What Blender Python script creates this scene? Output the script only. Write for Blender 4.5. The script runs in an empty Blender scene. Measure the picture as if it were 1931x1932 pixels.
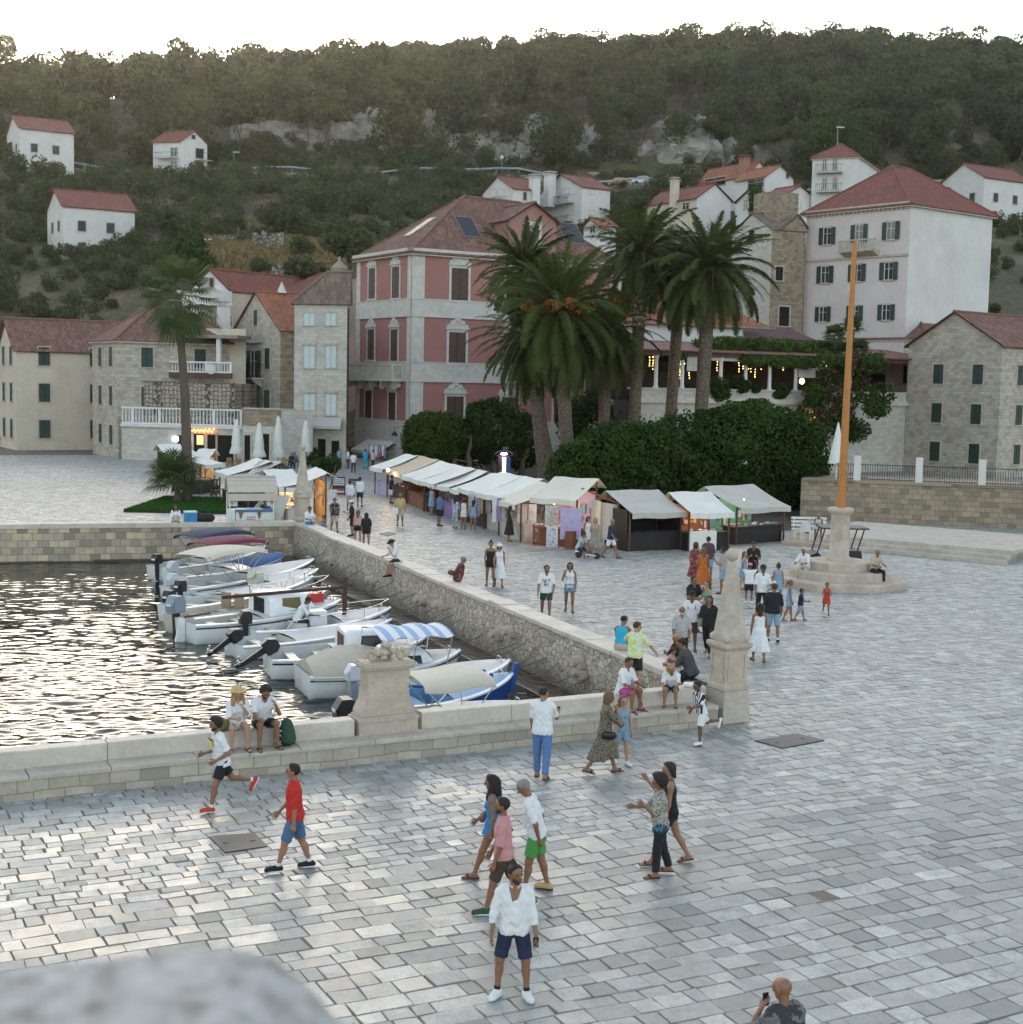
import bpy, math, random
import numpy as np
from mathutils import Vector, Matrix
rnd = random.Random(7)
RNG = np.random.default_rng(7)
S = bpy.context.scene
COL = S.collection
R = math.radians
# ---------------------------------------------------------------- camera
CAMH, PITCH, ROLL = 7.8, R(5.25), R(1.2)
FPX, CX, CY = 2684.0, 965.5, 966.0
_F = np.array([0, math.cos(PITCH), -math.sin(PITCH)])
_R0 = np.array([1.0, 0, 0]); _U0 = np.cross(_R0, _F)
_R = math.cos(ROLL)*_R0 + math.sin(ROLL)*_U0
_U = -math.sin(ROLL)*_R0 + math.cos(ROLL)*_U0
cam_d = bpy.data.cameras.new('camera'); cam = bpy.data.objects.new('camera', cam_d); COL.objects.link(cam)
S.camera = cam
cam_d.sensor_fit = 'HORIZONTAL'; cam_d.sensor_width = 36; cam_d.lens = FPX/1931*36
cam_d.clip_start = .1; cam_d.clip_end = 3000
cam.matrix_world = Matrix(((_R[0], _U[0], -_F[0], 0), (_R[1], _U[1], -_F[1], 0), (_R[2], _U[2], -_F[2], CAMH), (0, 0, 0, 1)))
cam_d.dof.use_dof = True; cam_d.dof.focus_distance = 42; cam_d.dof.aperture_fstop = 3.2
# ---------------------------------------------------------------- light
SUN_EL, SUN_AZ = R(9), R(-14)
w = bpy.data.worlds.new('World'); S.world = w; w.use_nodes = True
nt = w.node_tree; sky = nt.nodes.new('ShaderNodeTexSky'); sky.sky_type = 'NISHITA'; sky.sun_disc = False
sky.sun_elevation = SUN_EL; sky.sun_rotation = SUN_AZ; sky.air_density = 1.0; sky.dust_density = 1.6; sky.ozone_density = 1.0; sky.altitude = 0
bg = nt.nodes['Background']; bg.inputs['Strength'].default_value = .13
hs = nt.nodes.new('ShaderNodeHueSaturation'); hs.inputs['Saturation'].default_value = .62
nt.links.new(sky.outputs[0], hs.inputs['Color']); nt.links.new(hs.outputs[0], bg.inputs[0])
sl = bpy.data.lights.new('sun', 'SUN'); sl.energy = 2.0; sl.angle = R(.5); sl.color = (1, .86, .68)
so = bpy.data.objects.new('sun', sl); COL.objects.link(so); so.location = (-60, 200, 120)
so.rotation_euler = Vector((math.sin(SUN_AZ)*math.cos(SUN_EL), math.cos(SUN_AZ)*math.cos(SUN_EL), math.sin(SUN_EL))).to_track_quat('Z', 'Y').to_euler()
S.view_settings.view_transform = 'Standard'; S.view_settings.look = 'None'; S.view_settings.gamma = 1
S.view_settings.exposure = 2.3
S.cycles.max_bounces = 6; S.cycles.diffuse_bounces = 3; S.cycles.glossy_bounces = 3; S.cycles.transparent_max_bounces = 8; S.cycles.volume_bounces = 0
S.cycles.use_denoising = True
# ---------------------------------------------------------------- measuring helpers
def ray(x, y):
 return _F + _R*((x-CX)/FPX) - _U*((y-CY)/FPX)
def P(x, y, z=0.0):
 d = ray(x, y); t = (z-CAMH)/d[2]
 return np.array([d[0]*t, d[1]*t, z])
def PY(x, y, Y):
 d = ray(x, y); t = Y/d[1]
 return np.array([d[0]*t, Y, CAMH+d[2]*t])
def proj(p):
 v = np.asarray(p, float)-np.array([0, 0, CAMH]); d = v@_F
 return CX+FPX*(v@_R)/d, CY-FPX*(v@_U)/d
def PF(x, y, p0, d):
 r = ray(x, y); d = np.asarray(d[:2], float); A = np.array([[r[0], -d[0]], [r[1], -d[1]]])
 s, t = np.linalg.solve(A, np.asarray(p0[:2], float)); return t, CAMH+r[2]*s
CROPS = {'A': (330, 480, 3.513), 'B': (680, 370, 3.512), 'D': (1150, 370, 3.7135), 'E': (330, 850, 4.291), 'G': (700, 850, 3.862), 'H': (1170, 850, 3.862),
         'I': (330, 1150, 4.291), 'J': (550, 1150, 3.862), 'K': (1000, 1170, 3.862), 'L': (330, 1330, 4.83), 'M': (850, 1450, 3.511), 'N': (1450, 850, 4.832),
         'T': (1000, 0, 2.882), 'S': (330, 0, 2.882)}
def C(k, x, y):
 a = CROPS[k]; return (a[0]+x/a[2])/1.0352, (a[1]+y/a[2])/1.0352
# ---------------------------------------------------------------- objects
def prop(o, label=None, cat=None, group=None, kind=None):
 if label: o['label'] = label
 if cat: o['category'] = cat
 if group: o['group'] = group
 if kind: o['kind'] = kind
 return o
def empty(name, label, cat, loc=(0, 0, 0), rz=0, group=None):
 o = bpy.data.objects.new(name, None); COL.objects.link(o); o.empty_display_size = .2
 o.location = [float(v) for v in loc]; o.rotation_euler = (0, 0, rz)
 return prop(o, label, cat, group)
def wloc(o):
 v = np.zeros(3)
 while o is not None:
  v += np.array(o.location); o = o.parent
 return v
def link_mesh(name, me, parent=None, mats=()):
 for m in mats: me.materials.append(m)
 o = bpy.data.objects.new(name, me); COL.objects.link(o)
 if parent is not None: o.parent = parent
 return o
def np_mesh(name, V, Fc, mats, parent=None, smooth=False, mi=None, colattr=None):
 V = np.asarray(V, np.float32); Fc = np.asarray(Fc, np.int32); k = Fc.shape[1]
 me = bpy.data.meshes.new(name)
 me.vertices.add(len(V)); me.vertices.foreach_set('co', V.ravel())
 me.loops.add(Fc.size); me.loops.foreach_set('vertex_index', Fc.ravel())
 me.polygons.add(len(Fc)); me.polygons.foreach_set('loop_start', np.arange(0, Fc.size, k, dtype=np.int32))
 if mi is not None: me.polygons.foreach_set('material_index', np.asarray(mi, np.int32))
 me.polygons.foreach_set('use_smooth', np.full(len(Fc), bool(smooth)))
 me.update(calc_edges=True)
 if colattr is not None:
  a = me.color_attributes.new('tint', 'FLOAT_COLOR', 'POINT'); a.data.foreach_set('color', np.asarray(colattr, np.float32).ravel())
 return link_mesh(name, me, parent, mats if isinstance(mats, (list, tuple)) else [mats])
def copy_tree(o, parent=None):
 c = o.copy(); COL.objects.link(c); c.parent = parent
 for ch in list(o.children): copy_tree(ch, c)
 return c
def unit(v):
 v = np.asarray(v, float); n = np.linalg.norm(v); return v/n if n > 1e-9 else v
def frame(d):
 d = unit(d); a = np.array([0, 0, 1.0]) if abs(d[2]) < .9 else np.array([1.0, 0, 0])
 u = unit(np.cross(a, d)); return u, np.cross(d, u), d
Z3 = np.array([0, 0, 1.0])
class MB:
 """collects shapes, then links them as one mesh"""
 def __init__(s): s.v = []; s.f = []; s.m = []; s.uv = {}; s.n = 0; s.sm = []
 def add(s, vs, fs, mi=0, smooth=False, uvs=None):
  b = s.n; s.v.extend([tuple(map(float, v)) for v in vs]); s.n += len(vs)
  for i, f in enumerate(fs):
   if uvs is not None: s.uv[len(s.f)] = uvs[i]
   s.f.append([b+j for j in f]); s.m.append(mi); s.sm.append(smooth)
  return s
 def quad(s, a, b, c, d, mi=0, uv=None): return s.add([a, b, c, d], [(0, 1, 2, 3)], mi, False, [uv] if uv else None)
 def par(s, o, ax, ay, az, mi=0):
  o, ax, ay, az = [np.asarray(q, float) for q in (o, ax, ay, az)]
  v = [o+ax*i+ay*j+az*k for k in (0, 1) for j in (0, 1) for i in (0, 1)]
  f = [(0, 2, 3, 1), (4, 5, 7, 6), (0, 1, 5, 4), (2, 6, 7, 3), (0, 4, 6, 2), (1, 3, 7, 5)]
  if np.dot(np.cross(ax, ay), az) < 0: f = [q[::-1] for q in f]
  return s.add(v, f, mi)
 def box(s, c, size, rz=0, mi=0):
  ca, sa = math.cos(rz), math.sin(rz); ax = np.array([ca, sa, 0])*size[0]; ay = np.array([-sa, ca, 0])*size[1]; az = Z3*size[2]
  return s.par(np.asarray(c, float)-ax/2-ay/2-az/2, ax, ay, az, mi)
 def cyl(s, a, b, r0, r1=None, n=8, mi=0, smooth=True, cap=True):
  r1 = r0 if r1 is None else r1; a = np.asarray(a, float); b = np.asarray(b, float); u, v, d = frame(b-a); vs = []
  for p, r in ((a, r0), (b, r1)):
   for i in range(n):
    t = 2*math.pi*i/n; vs.append(p+u*(r*math.cos(t))+v*(r*math.sin(t)))
  s.add(vs, [(i, (i+1) % n, n+(i+1) % n, n+i) for i in range(n)], mi, smooth)
  if cap: s.add(vs[:n], [tuple(range(n))[::-1]], mi); s.add(vs[n:], [tuple(range(n))], mi)
  return s
 def tube(s, pts, r, n=6, mi=0):
  pts = [np.asarray(p, float) for p in pts]; rs = r if hasattr(r, '__len__') else [r]*len(pts); vs = []; u = None
  for i, p in enumerate(pts):
   d = unit(pts[min(i+1, len(pts)-1)]-pts[max(i-1, 0)])
   u = frame(d)[0] if u is None else unit(u-d*np.dot(u, d)); v = np.cross(d, u)
   for k in range(n):
    t = 2*math.pi*k/n; vs.append(p+u*(rs[i]*math.cos(t))+v*(rs[i]*math.sin(t)))
  fs = [(i*n+k, i*n+(k+1) % n, (i+1)*n+(k+1) % n, (i+1)*n+k) for i in range(len(pts)-1) for k in range(n)]
  s.add(vs, fs, mi, True); s.add(vs[:n], [tuple(range(n))[::-1]], mi); s.add(vs[-n:], [tuple(range(n))], mi); return s
 def lathe(s, c, prof, n=16, mi=0, rot=0, square=False, smooth=True, flat=1.0):
  c = np.asarray(c, float); vs = []
  for r, z in prof:
   for k in range(n):
    t = 2*math.pi*k/n+rot; vs.append(c+np.array([r*math.cos(t), r*math.sin(t)*flat, z]))
  m = len(prof); s.add(vs, [(i*n+k, i*n+(k+1) % n, (i+1)*n+(k+1) % n, (i+1)*n+k) for i in range(m-1) for k in range(n)], mi, smooth)
  s.add(vs[:n], [tuple(range(n))[::-1]], mi); s.add(vs[-n:], [tuple(range(n))], mi); return s
 def prism(s, poly, off, mi=0):
  poly = [np.asarray(p, float) for p in poly]; off = np.asarray(off, float); n = len(poly)
  nn = np.zeros(3)
  for i in range(n): nn += np.cross(poly[i], poly[(i+1) % n])
  if np.dot(nn, off) > 0: poly = poly[::-1]
  vs = poly+[p+off for p in poly]
  return s.add(vs, [tuple(range(n)), tuple(range(2*n-1, n-1, -1))]+[(i, n+i, n+(i+1) % n, (i+1) % n) for i in range(n)], mi)
 def ball(s, c, r, n=10, mi=0, sc=(1, 1, 1)):
  c = np.asarray(c, float); pr = [(max(1e-3, math.sin(math.pi*i/n)), -math.cos(math.pi*i/n)) for i in range(n+1)]; vs = []
  m = n+2
  for a, z in pr:
   for k in range(m):
    t = 2*math.pi*k/m; vs.append(c+np.array([a*math.cos(t)*sc[0], a*math.sin(t)*sc[1], z*sc[2]])*r)
  return s.add(vs, [(i*m+k, i*m+(k+1) % m, (i+1)*m+(k+1) % m, (i+1)*m+k) for i in range(n) for k in range(m)], mi, True)
 def sheet(s, fn, nu, nv, mi=0, thick=None, smooth=True):
  vs = [np.asarray(fn(i/nu, j/nv), float) for j in range(nv+1) for i in range(nu+1)]; q = nu+1
  fs = [(j*q+i, j*q+i+1, (j+1)*q+i+1, (j+1)*q+i) for j in range(nv) for i in range(nu)]
  s.add(vs, fs, mi, smooth)
  if thick:
   t = np.array(thick if hasattr(thick, '__len__') else (0, 0, -thick)); w_ = [p+t for p in vs]; s.add(w_, [f[::-1] for f in fs], mi, smooth)
   ed = [i for i in range(q)]+[j*q+nu for j in range(1, nv+1)]+[nv*q+i for i in range(nu-1, -1, -1)]+[j*q for j in range(nv-1, 0, -1)]
   n = len(ed); ev = [vs[i] for i in ed]+[w_[i] for i in ed]
   s.add(ev, [(i, n+i, n+(i+1) % n, (i+1) % n) for i in range(n)], mi)
  return s
 def build(s, name, mats, parent=None, label=None, local=False):
  off = np.zeros(3) if (parent is None or local) else wloc(parent)
  me = bpy.data.meshes.new(name); me.from_pydata([tuple(np.asarray(v)-off) for v in s.v], [], s.f)
  me.polygons.foreach_set('material_index', s.m); me.polygons.foreach_set('use_smooth', s.sm)
  if s.uv:
   ul = me.uv_layers.new(name='UVMap')
   for fi, uv in s.uv.items():
    p = me.polygons[fi]
    for k, li in enumerate(p.loop_indices): ul.data[li].uv = uv[k]
  me.update()
  o = link_mesh(name, me, parent, mats if isinstance(mats, (list, tuple)) else [mats])
  if label: o['label'] = label
  return o
# ---------------------------------------------------------------- materials
class NT:
 def __init__(s, name):
  s.m = bpy.data.materials.new(name); s.m.use_nodes = True; s.t = s.m.node_tree; s.b = s.t.nodes['Principled BSDF']; s.out = s.t.nodes['Material Output']
 def n(s, typ, **kw):
  n = s.t.nodes.new(typ)
  for k, v in kw.items():
   if k.startswith('i_'): n.inputs[int(k[2:]) if k[2:].isdigit() else k[2:]].default_value = v
   else: setattr(n, k, v)
  return n
 def l(s, a, b): s.t.links.new(a, b)
 def coord(s, kind='Object'): return s.n('ShaderNodeTexCoord').outputs[kind]
 def noise(s, vec, scale, detail=4, rough=.6):
  n = s.n('ShaderNodeTexNoise'); n.inputs['Scale'].default_value = scale; n.inputs['Detail'].default_value = detail; n.inputs['Roughness'].default_value = rough
  if vec is not None: s.l(vec, n.inputs['Vector'])
  return n.outputs['Fac']
 def ramp(s, fac, stops, interp='LINEAR'):
  r = s.n('ShaderNodeValToRGB'); r.color_ramp.interpolation = interp; e = r.color_ramp.elements
  while len(e) < len(stops): e.new(.5)
  for i, (p, c) in enumerate(stops): e[i].position = p; e[i].color = (*c, 1) if len(c) == 3 else c
  s.l(fac, r.inputs[0]); return r.outputs[0]
 def mix(s, fac, a, b, typ='MIX'):
  m = s.n('ShaderNodeMix', data_type='RGBA', blend_type=typ)
  for v, k in ((fac, 0), (a, 6), (b, 7)):
   if hasattr(v, 'links'): s.l(v, m.inputs[k])
   else: m.inputs[k].default_value = v if k == 0 else (*v, 1)
  return m.outputs[2]
 def math(s, op, a, b=0.0, c=0.0):
  m = s.n('ShaderNodeMath', operation=op)
  for v, k in ((a, 0), (b, 1), (c, 2)):
   if hasattr(v, 'links'): s.l(v, m.inputs[k])
   else: m.inputs[k].default_value = v
  return m.outputs[0]
 def map(s, vec, scale=(1, 1, 1), rot=(0, 0, 0)):
  m = s.n('ShaderNodeMapping'); s.l(vec, m.inputs[0]); m.inputs['Scale'].default_value = scale; m.inputs['Rotation'].default_value = rot; return m.outputs[0]
 def bump(s, h, strength=.3, dist=.02):
  b = s.n('ShaderNodeBump'); b.inputs['Strength'].default_value = strength; b.inputs['Distance'].default_value = dist
  s.l(h, b.inputs['Height']); s.l(b.outputs[0], s.b.inputs['Normal'])
 def set(s, col=None, rough=None, metal=None, spec=None):
  for v, k in ((col, 'Base Color'), (rough, 'Roughness'), (metal, 'Metallic'), (spec, 'Specular IOR Level')):
   if v is None: continue
   if hasattr(v, 'links'): s.l(v, s.b.inputs[k])
   else: s.b.inputs[k].default_value = (*v, 1) if k == 'Base Color' else v
  return s.m
def dark(c, f): return tuple(min(1, v*f) for v in c)
_mc = {}
def mat(name, col, rough=.6, var=.25, scale=3.0, bump=.15, bscale=30., metal=0., spec=.4, stain=None):
 """plain weathered paint, cloth, stone or metal: base colour mottled at two sizes, fine bump"""
 if name in _mc: return _mc[name]
 n = NT(name); co = n.coord(); a = n.noise(co, scale, 5); b = n.noise(co, scale*7, 3)
 f = n.math('MULTIPLY_ADD', a, .65, n.math('MULTIPLY', b, .35))
 c = n.ramp(f, [(.3, dark(col, 1-var)), (.7, dark(col, 1+var*.6))])
 if stain is not None:
  c = n.mix(n.ramp(n.noise(co, scale*.6, 6, .7), [(.5, (0, 0, 0)), (.75, (.7, .7, .7))]), c, stain)
 if bump: n.bump(n.noise(co, bscale, 4), bump, .02)
 _mc[name] = n.set(c, rough, metal, spec); return _mc[name]
def emit(name, col, st):
 if name in _mc: return _mc[name]
 n = NT(name); n.set(col, .5); n.b.inputs['Emission Color'].default_value = (*col, 1); n.b.inputs['Emission Strength'].default_value = st
 _mc[name] = n.m; return n.m
# ================================================================ SETTING
WZ = -.95
A0 = P(325, 1480)[:2]; B0 = P(1415, 1362)[:2]
N1 = unit(B0-A0); Q1 = np.array([-N1[1], N1[0]]); NWL = np.linalg.norm(B0-A0)
def NW(u, v, z=0.0): p = A0+N1*u+Q1*v; return np.array([p[0], p[1], z])
WT = .8
FC = P(556, 985, WT)[:2]; NC = P(1200, 1245, WT)[:2]
N2 = unit(FC-NC); Q2 = np.array([N2[1], -N2[0]])
def RW(u, v, z=0.0): p = NC+N2*u+Q2*v; return np.array([p[0], p[1], z])
RWL = np.linalg.norm(FC-NC)
_m = np.array([N2, -N1]).T; _t = np.linalg.solve(_m, NW(0, .9)[:2]-NC); RW0 = _t[0]; NCORN = NW(_t[1], .9)[:2]
FL = P(326, 987, WT)[:2]; N3 = unit(FL-FC)
N3 = unit(N3*np.array([1, 1]))
Q3 = np.array([N3[1], -N3[0]]); Q3 = Q3 if Q3[1] > 0 else -Q3
def FW(u, v, z=0.0): p = FC+N3*u+Q3*v; return np.array([p[0], p[1], z])
def v3(a, z=0.0): return np.array([a[0], a[1], z])
def stone_mat(name, cols, scale=(1, 1, 1), gap=(.05, .04, .03), gapw=.06, bump=.6, stain=None, low=None, rough=.8, rand=1.0):
 """irregular masonry: Voronoi stones, dark joints"""
 n = NT(name); co = n.coord(); j = n.noise(co, 3, 3)
 mp = n.map(co, scale); ad = n.n('ShaderNodeVectorMath', operation='ADD'); n.l(mp, ad.inputs[0])
 nn = n.n('ShaderNodeTexNoise'); nn.inputs['Scale'].default_value = 2.5; n.l(mp, nn.inputs[0])
 sc = n.n('ShaderNodeVectorMath', operation='SCALE'); n.l(nn.outputs['Color'], sc.inputs[0]); sc.inputs['Scale'].default_value = .45; n.l(sc.outputs[0], ad.inputs[1])
 v1 = n.n('ShaderNodeTexVoronoi', feature='F1'); v1.inputs['Scale'].default_value = 1; v1.inputs['Randomness'].default_value = rand; n.l(ad.outputs[0], v1.inputs['Vector'])
 v2 = n.n('ShaderNodeTexVoronoi', feature='DISTANCE_TO_EDGE'); v2.inputs['Scale'].default_value = 1; v2.inputs['Randomness'].default_value = rand; n.l(ad.outputs[0], v2.inputs['Vector'])
 sp = n.n('ShaderNodeSeparateColor'); n.l(v1.outputs['Color'], sp.inputs[0])
 k = len(cols); c = n.ramp(sp.outputs[0], [(i/max(1, k-1), q) for i, q in enumerate(cols)])
 c = n.mix(n.ramp(n.noise(co, 9, 5), [(.35, (0, 0, 0)), (.7, (.55, .55, .55))]), c, dark(cols[0], .55))
 if stain: c = n.mix(n.ramp(n.noise(co, .5, 5, .7), [(.5, (0, 0, 0)), (.7, (.6, .6, .6))]), c, stain)
 e = n.ramp(v2.outputs['Distance'], [(gapw*.4, (1, 1, 1)), (gapw, (0, 0, 0))])
 c = n.mix(e, c, gap)
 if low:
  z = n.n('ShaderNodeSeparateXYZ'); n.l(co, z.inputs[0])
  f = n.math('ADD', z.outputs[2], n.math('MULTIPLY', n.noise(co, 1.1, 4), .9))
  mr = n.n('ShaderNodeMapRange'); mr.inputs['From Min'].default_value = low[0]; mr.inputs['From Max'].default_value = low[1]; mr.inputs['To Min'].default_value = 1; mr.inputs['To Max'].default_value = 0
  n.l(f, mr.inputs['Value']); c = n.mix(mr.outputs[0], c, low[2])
 h = n.math('ADD', n.ramp(v2.outputs['Distance'], [(0, (0, 0, 0)), (gapw*2, (1, 1, 1))]), n.math('MULTIPLY', n.noise(co, 14, 4), .5))
 n.bump(h, bump, .04); return n.set(c, rough)
def ashlar_mat(name, col, bw=.6, bh=.28, uv=True, gap=(.12, .1, .075), var=.35, bump=.3, stain=(.2, .17, .13), warm=None):
 """squared blocks in courses; needs UVs in metres"""
 n = NT(name); co = n.coord('UV') if uv else n.coord()
 b = n.n('ShaderNodeTexBrick'); b.offset = .5; b.squash = 1.0
 for k, v in (('Scale', 1.0), ('Mortar Size', .012), ('Mortar Smooth', .3), ('Bias', 0.0), ('Brick Width', bw), ('Row Height', bh)): b.inputs[k].default_value = v
 b.inputs['Color1'].default_value = (0, 0, 0, 1); b.inputs['Color2'].default_value = (1, 1, 1, 1); b.inputs['Mortar'].default_value = (.5, .5, .5, 1)
 wv = n.n('ShaderNodeTexNoise'); wv.inputs['Scale'].default_value = 1.3; n.l(co, wv.inputs[0])
 sc = n.n('ShaderNodeVectorMath', operation='SCALE'); sc.inputs['Scale'].default_value = .12; n.l(wv.outputs['Color'], sc.inputs[0])
 ad = n.n('ShaderNodeVectorMath', operation='ADD'); n.l(co, ad.inputs[0]); n.l(sc.outputs[0], ad.inputs[1]); n.l(ad.outputs[0], b.inputs[0])
 c = n.ramp(b.outputs['Color'], [(0, dark(col, 1-var)), (.5, col), (1, dark(warm or col, 1+var*.5))])
 c = n.mix(n.ramp(n.noise(co, 4, 5), [(.4, (0, 0, 0)), (.8, (.5, .5, .5))]), c, dark(col, .6))
 c = n.mix(n.ramp(n.noise(co, .45, 6, .7), [(.48, (0, 0, 0)), (.72, (.75, .75, .75))]), c, stain)
 c = n.mix(n.math('MULTIPLY', b.outputs['Fac'], .8), c, gap)
 n.bump(n.math('SUBTRACT', n.math('MULTIPLY', n.noise(co, 12, 4), .5), b.outputs['Fac']), bump, .03)
 return n.set(c, .8)
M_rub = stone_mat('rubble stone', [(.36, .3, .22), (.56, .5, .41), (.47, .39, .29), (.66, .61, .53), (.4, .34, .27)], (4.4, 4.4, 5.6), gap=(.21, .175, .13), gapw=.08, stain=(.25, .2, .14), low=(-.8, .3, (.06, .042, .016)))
M_lime = mat('limestone', (.47, .41, .335), .75, .3, 1.6, .35, 20, stain=(.27, .25, .22))
M_limel = mat('worn limestone coping', (.53, .475, .40), .6, .25, 1.2, .3, 14, stain=(.3, .28, .26))
M_limew = mat('warm carved limestone', (.47, .39, .31), .8, .28, 2.2, .35, 24, stain=(.3, .26, .22))
M_block = ashlar_mat('bench wall blocks', (.42, .37, .3), .55, .3, True, (.2, .16, .11), .35, .35, (.24, .2, .15))
def blocks(mb, fn, u0, u1, v0, v1, z0, z1, lo, hi, gap=.012, jit=.01, mi=0):
 """row of long dressed stones between u0 and u1; fn(u,v,z) places them"""
 u = u0
 while u < u1-.05:
  L = min(rnd.uniform(lo, hi), u1-u); L = u1-u if u1-u-L < lo*.4 else L
  a = rnd.uniform(-jit, jit); b = rnd.uniform(-jit, jit); c = .02
  p = [fn(u+gap/2, v0+a, z0), fn(u+L-gap/2, v0+a, z0), fn(u+L-gap/2, v1, z0), fn(u+gap/2, v1, z0)]
  q = [fn(u+gap/2+c*.4, v0+a+c, z1+b), fn(u+L-gap/2-c*.4, v0+a+c, z1+b), fn(u+L-gap/2-c*.4, v1-c, z1+b), fn(u+gap/2+c*.4, v1-c, z1+b)]
  m = [fn(u+gap/2, v0+a, z1+b-c), fn(u+L-gap/2, v0+a, z1+b-c), fn(u+L-gap/2, v1, z1+b-c), fn(u+gap/2, v1, z1+b-c)]
  vs = p+m+q
  fs = [(3, 2, 1, 0)]+[(i, (i+1) % 4, 4+(i+1) % 4, 4+i) for i in range(4)]+[(4+i, 4+(i+1) % 4, 8+(i+1) % 4, 8+i) for i in range(4)]+[(8, 9, 10, 11)]
  mb.add(vs, fs, mi); u += L
# --- near sea wall: bench course, parapet slabs
nw = empty('sea_wall', 'low pale limestone wall with a bench ledge along the near edge of the harbour', 'wall', NW(0, 0))
mb = MB(); u0 = -22.0
mb.quad(NW(u0, 0, -.1), NW(NWL-.9, 0, -.1), NW(NWL-.9, 0, .40), NW(u0, 0, .40), 0, [(0, 0), (NWL-.9-u0, 0), (NWL-.9-u0, .5), (0, .5)])
mb.quad(NW(u0, .9, .4), NW(NWL-.9, .9, .4), NW(NWL-.9, .9, -2.2), NW(u0, .9, -2.2), 0, [(0, 0), (NWL-u0, 0), (NWL-u0, 2.5), (0, 2.5)])
mb.quad(NW(u0, 0, .40), NW(NWL-.9, 0, .40), NW(NWL-.9, .9, .40), NW(u0, .9, .40), 0, [(0, 0), (9, 0), (9, .9), (0, .9)])
mb.build('bench_base', [M_block], nw)
mb = MB(); blocks(mb, NW, u0, NWL-.9, -.04, .52, .38, .46, .9, 1.9); mb.build('ledge', [M_lime], nw)
mb = MB(); up = None
def nwu(px, py, z): p = P(px, py, z)[:2]-A0; return float(p@N1)
PU0, PU1 = nwu(676, 1393, .46), nwu(789, 1372, .46)
blocks(mb, NW, u0, PU0, .5, .86, .40, WT, 1.8, 3.2); blocks(mb, NW, PU1, NWL-.9, .5, .86, .40, WT, 1.6, 3.0)
mb.build('parapet', [M_limel], nw)
# --- right sea wall
rw = empty('sea_wall', 'long rubble wall with pale coping running away beside the moored boats', 'wall', RW(0, 0))
mb = MB()
def rwq(a, b, za, zb, va, vb): mb.quad(RW(a, va, za), RW(b, va, za), RW(b, vb, zb), RW(a, vb, zb))
segs = 40; us = [RW0+.1+(RWL-RW0-.1)*i/segs for i in range(segs+1)]
for a, b in zip(us[:-1], us[1:]):
 mb.quad(RW(b, -.12, -2.2), RW(a, -.12, -2.2), RW(a, 0, WT-.12), RW(b, 0, WT-.12))
 mb.quad(RW(a, .66, -.1), RW(b, .66, -.1), RW(b, .64, WT-.12), RW(a, .64, WT-.12))
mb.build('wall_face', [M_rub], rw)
mb = MB(); blocks(mb, RW, RW0+1.2, RWL-.3, -.05, .68, WT-.12, WT+.02, .9, 2.0, .015, .025); mb.build('coping', [M_limel], rw)
mb = MB()
for i in range(46):
 u = RW0+rnd.uniform(.0, 1.3); v = rnd.uniform(-.05, .6); s = rnd.uniform(.1, .26)
 mb.ball(RW(u, v, WT-.16+rnd.uniform(-.08, .1)-.14*(RW0+1.3-u)), s*.5, 5, 0, (1.3, 1, .8))
mb.build('broken_end', [M_rub], rw)
mb = MB(); M_wet = mat('wet footing stone', (.06, .045, .028), .45, .4, 1.5, .4, 12, stain=(.04, .03, .02))
blocks(mb, RW, RW0+.3, RWL-.2, -1.0, -.05, -2.2, WZ+.10, 1.2, 2.4, .03, .03); mb.build('footing', [M_wet], rw)
mb = MB()
for px, py in ((800, 1130), (836, 1140), (945, 1195), (968, 1190), (1103, 1268), (1100, 1247), (627, 1055), (706, 1093)):
 d = PF(px, py, RW(0, 0), N2); p = RW(d[0], -.03, d[1]); mb.cyl(p, p+v3(-Q2*.32), .17, .13, 10); mb.par(p+v3(N2*-.3)+v3(Q2*.1)-Z3*.16, v3(N2*.6), v3(-Q2*.3), Z3*.12)
mb.build('mooring_stone', [M_limew], rw)
# --- far sea wall
fw = empty('sea_wall', 'sunlit end wall of squared stones below the ice cream kiosk', 'wall', FW(0, 0))
fw['label'] = 'end wall of squared stones below the ice cream kiosk'
M_fw = ashlar_mat('harbour end wall', (.4, .34, .26), .46, .33, True, (.13, .1, .07), .45, .5, (.2, .16, .1), (.5, .38, .25))
FWL = 46.0
mb = MB(); mb.quad(FW(FWL, 0, -2.2), FW(0, 0, -2.2), FW(0, 0, WT-.2), FW(FWL, 0, WT-.2), 0, [(0, 0), (FWL, 0), (FWL, 2.8), (0, 2.8)])
mb.quad(FW(0, .6, 0), FW(FWL, .6, 0), FW(FWL, .6, WT-.2), FW(0, .6, WT-.2), 0, [(0, 0), (FWL, 0), (FWL, .6), (0, .6)]); mb.build('wall_face', [M_fw], fw)
mb = MB(); blocks(mb, FW, -.1, FWL, -.05, .7, WT-.2, WT+.02, 1.2, 2.4); mb.build('coping', [M_limel], fw)
mb = MB(); blocks(mb, FW, .3, FWL, -.5, -.03, -2.2, WZ+.06, 1.2, 2.4, .03, .03); mb.build('footing', [M_wet], fw)
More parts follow.
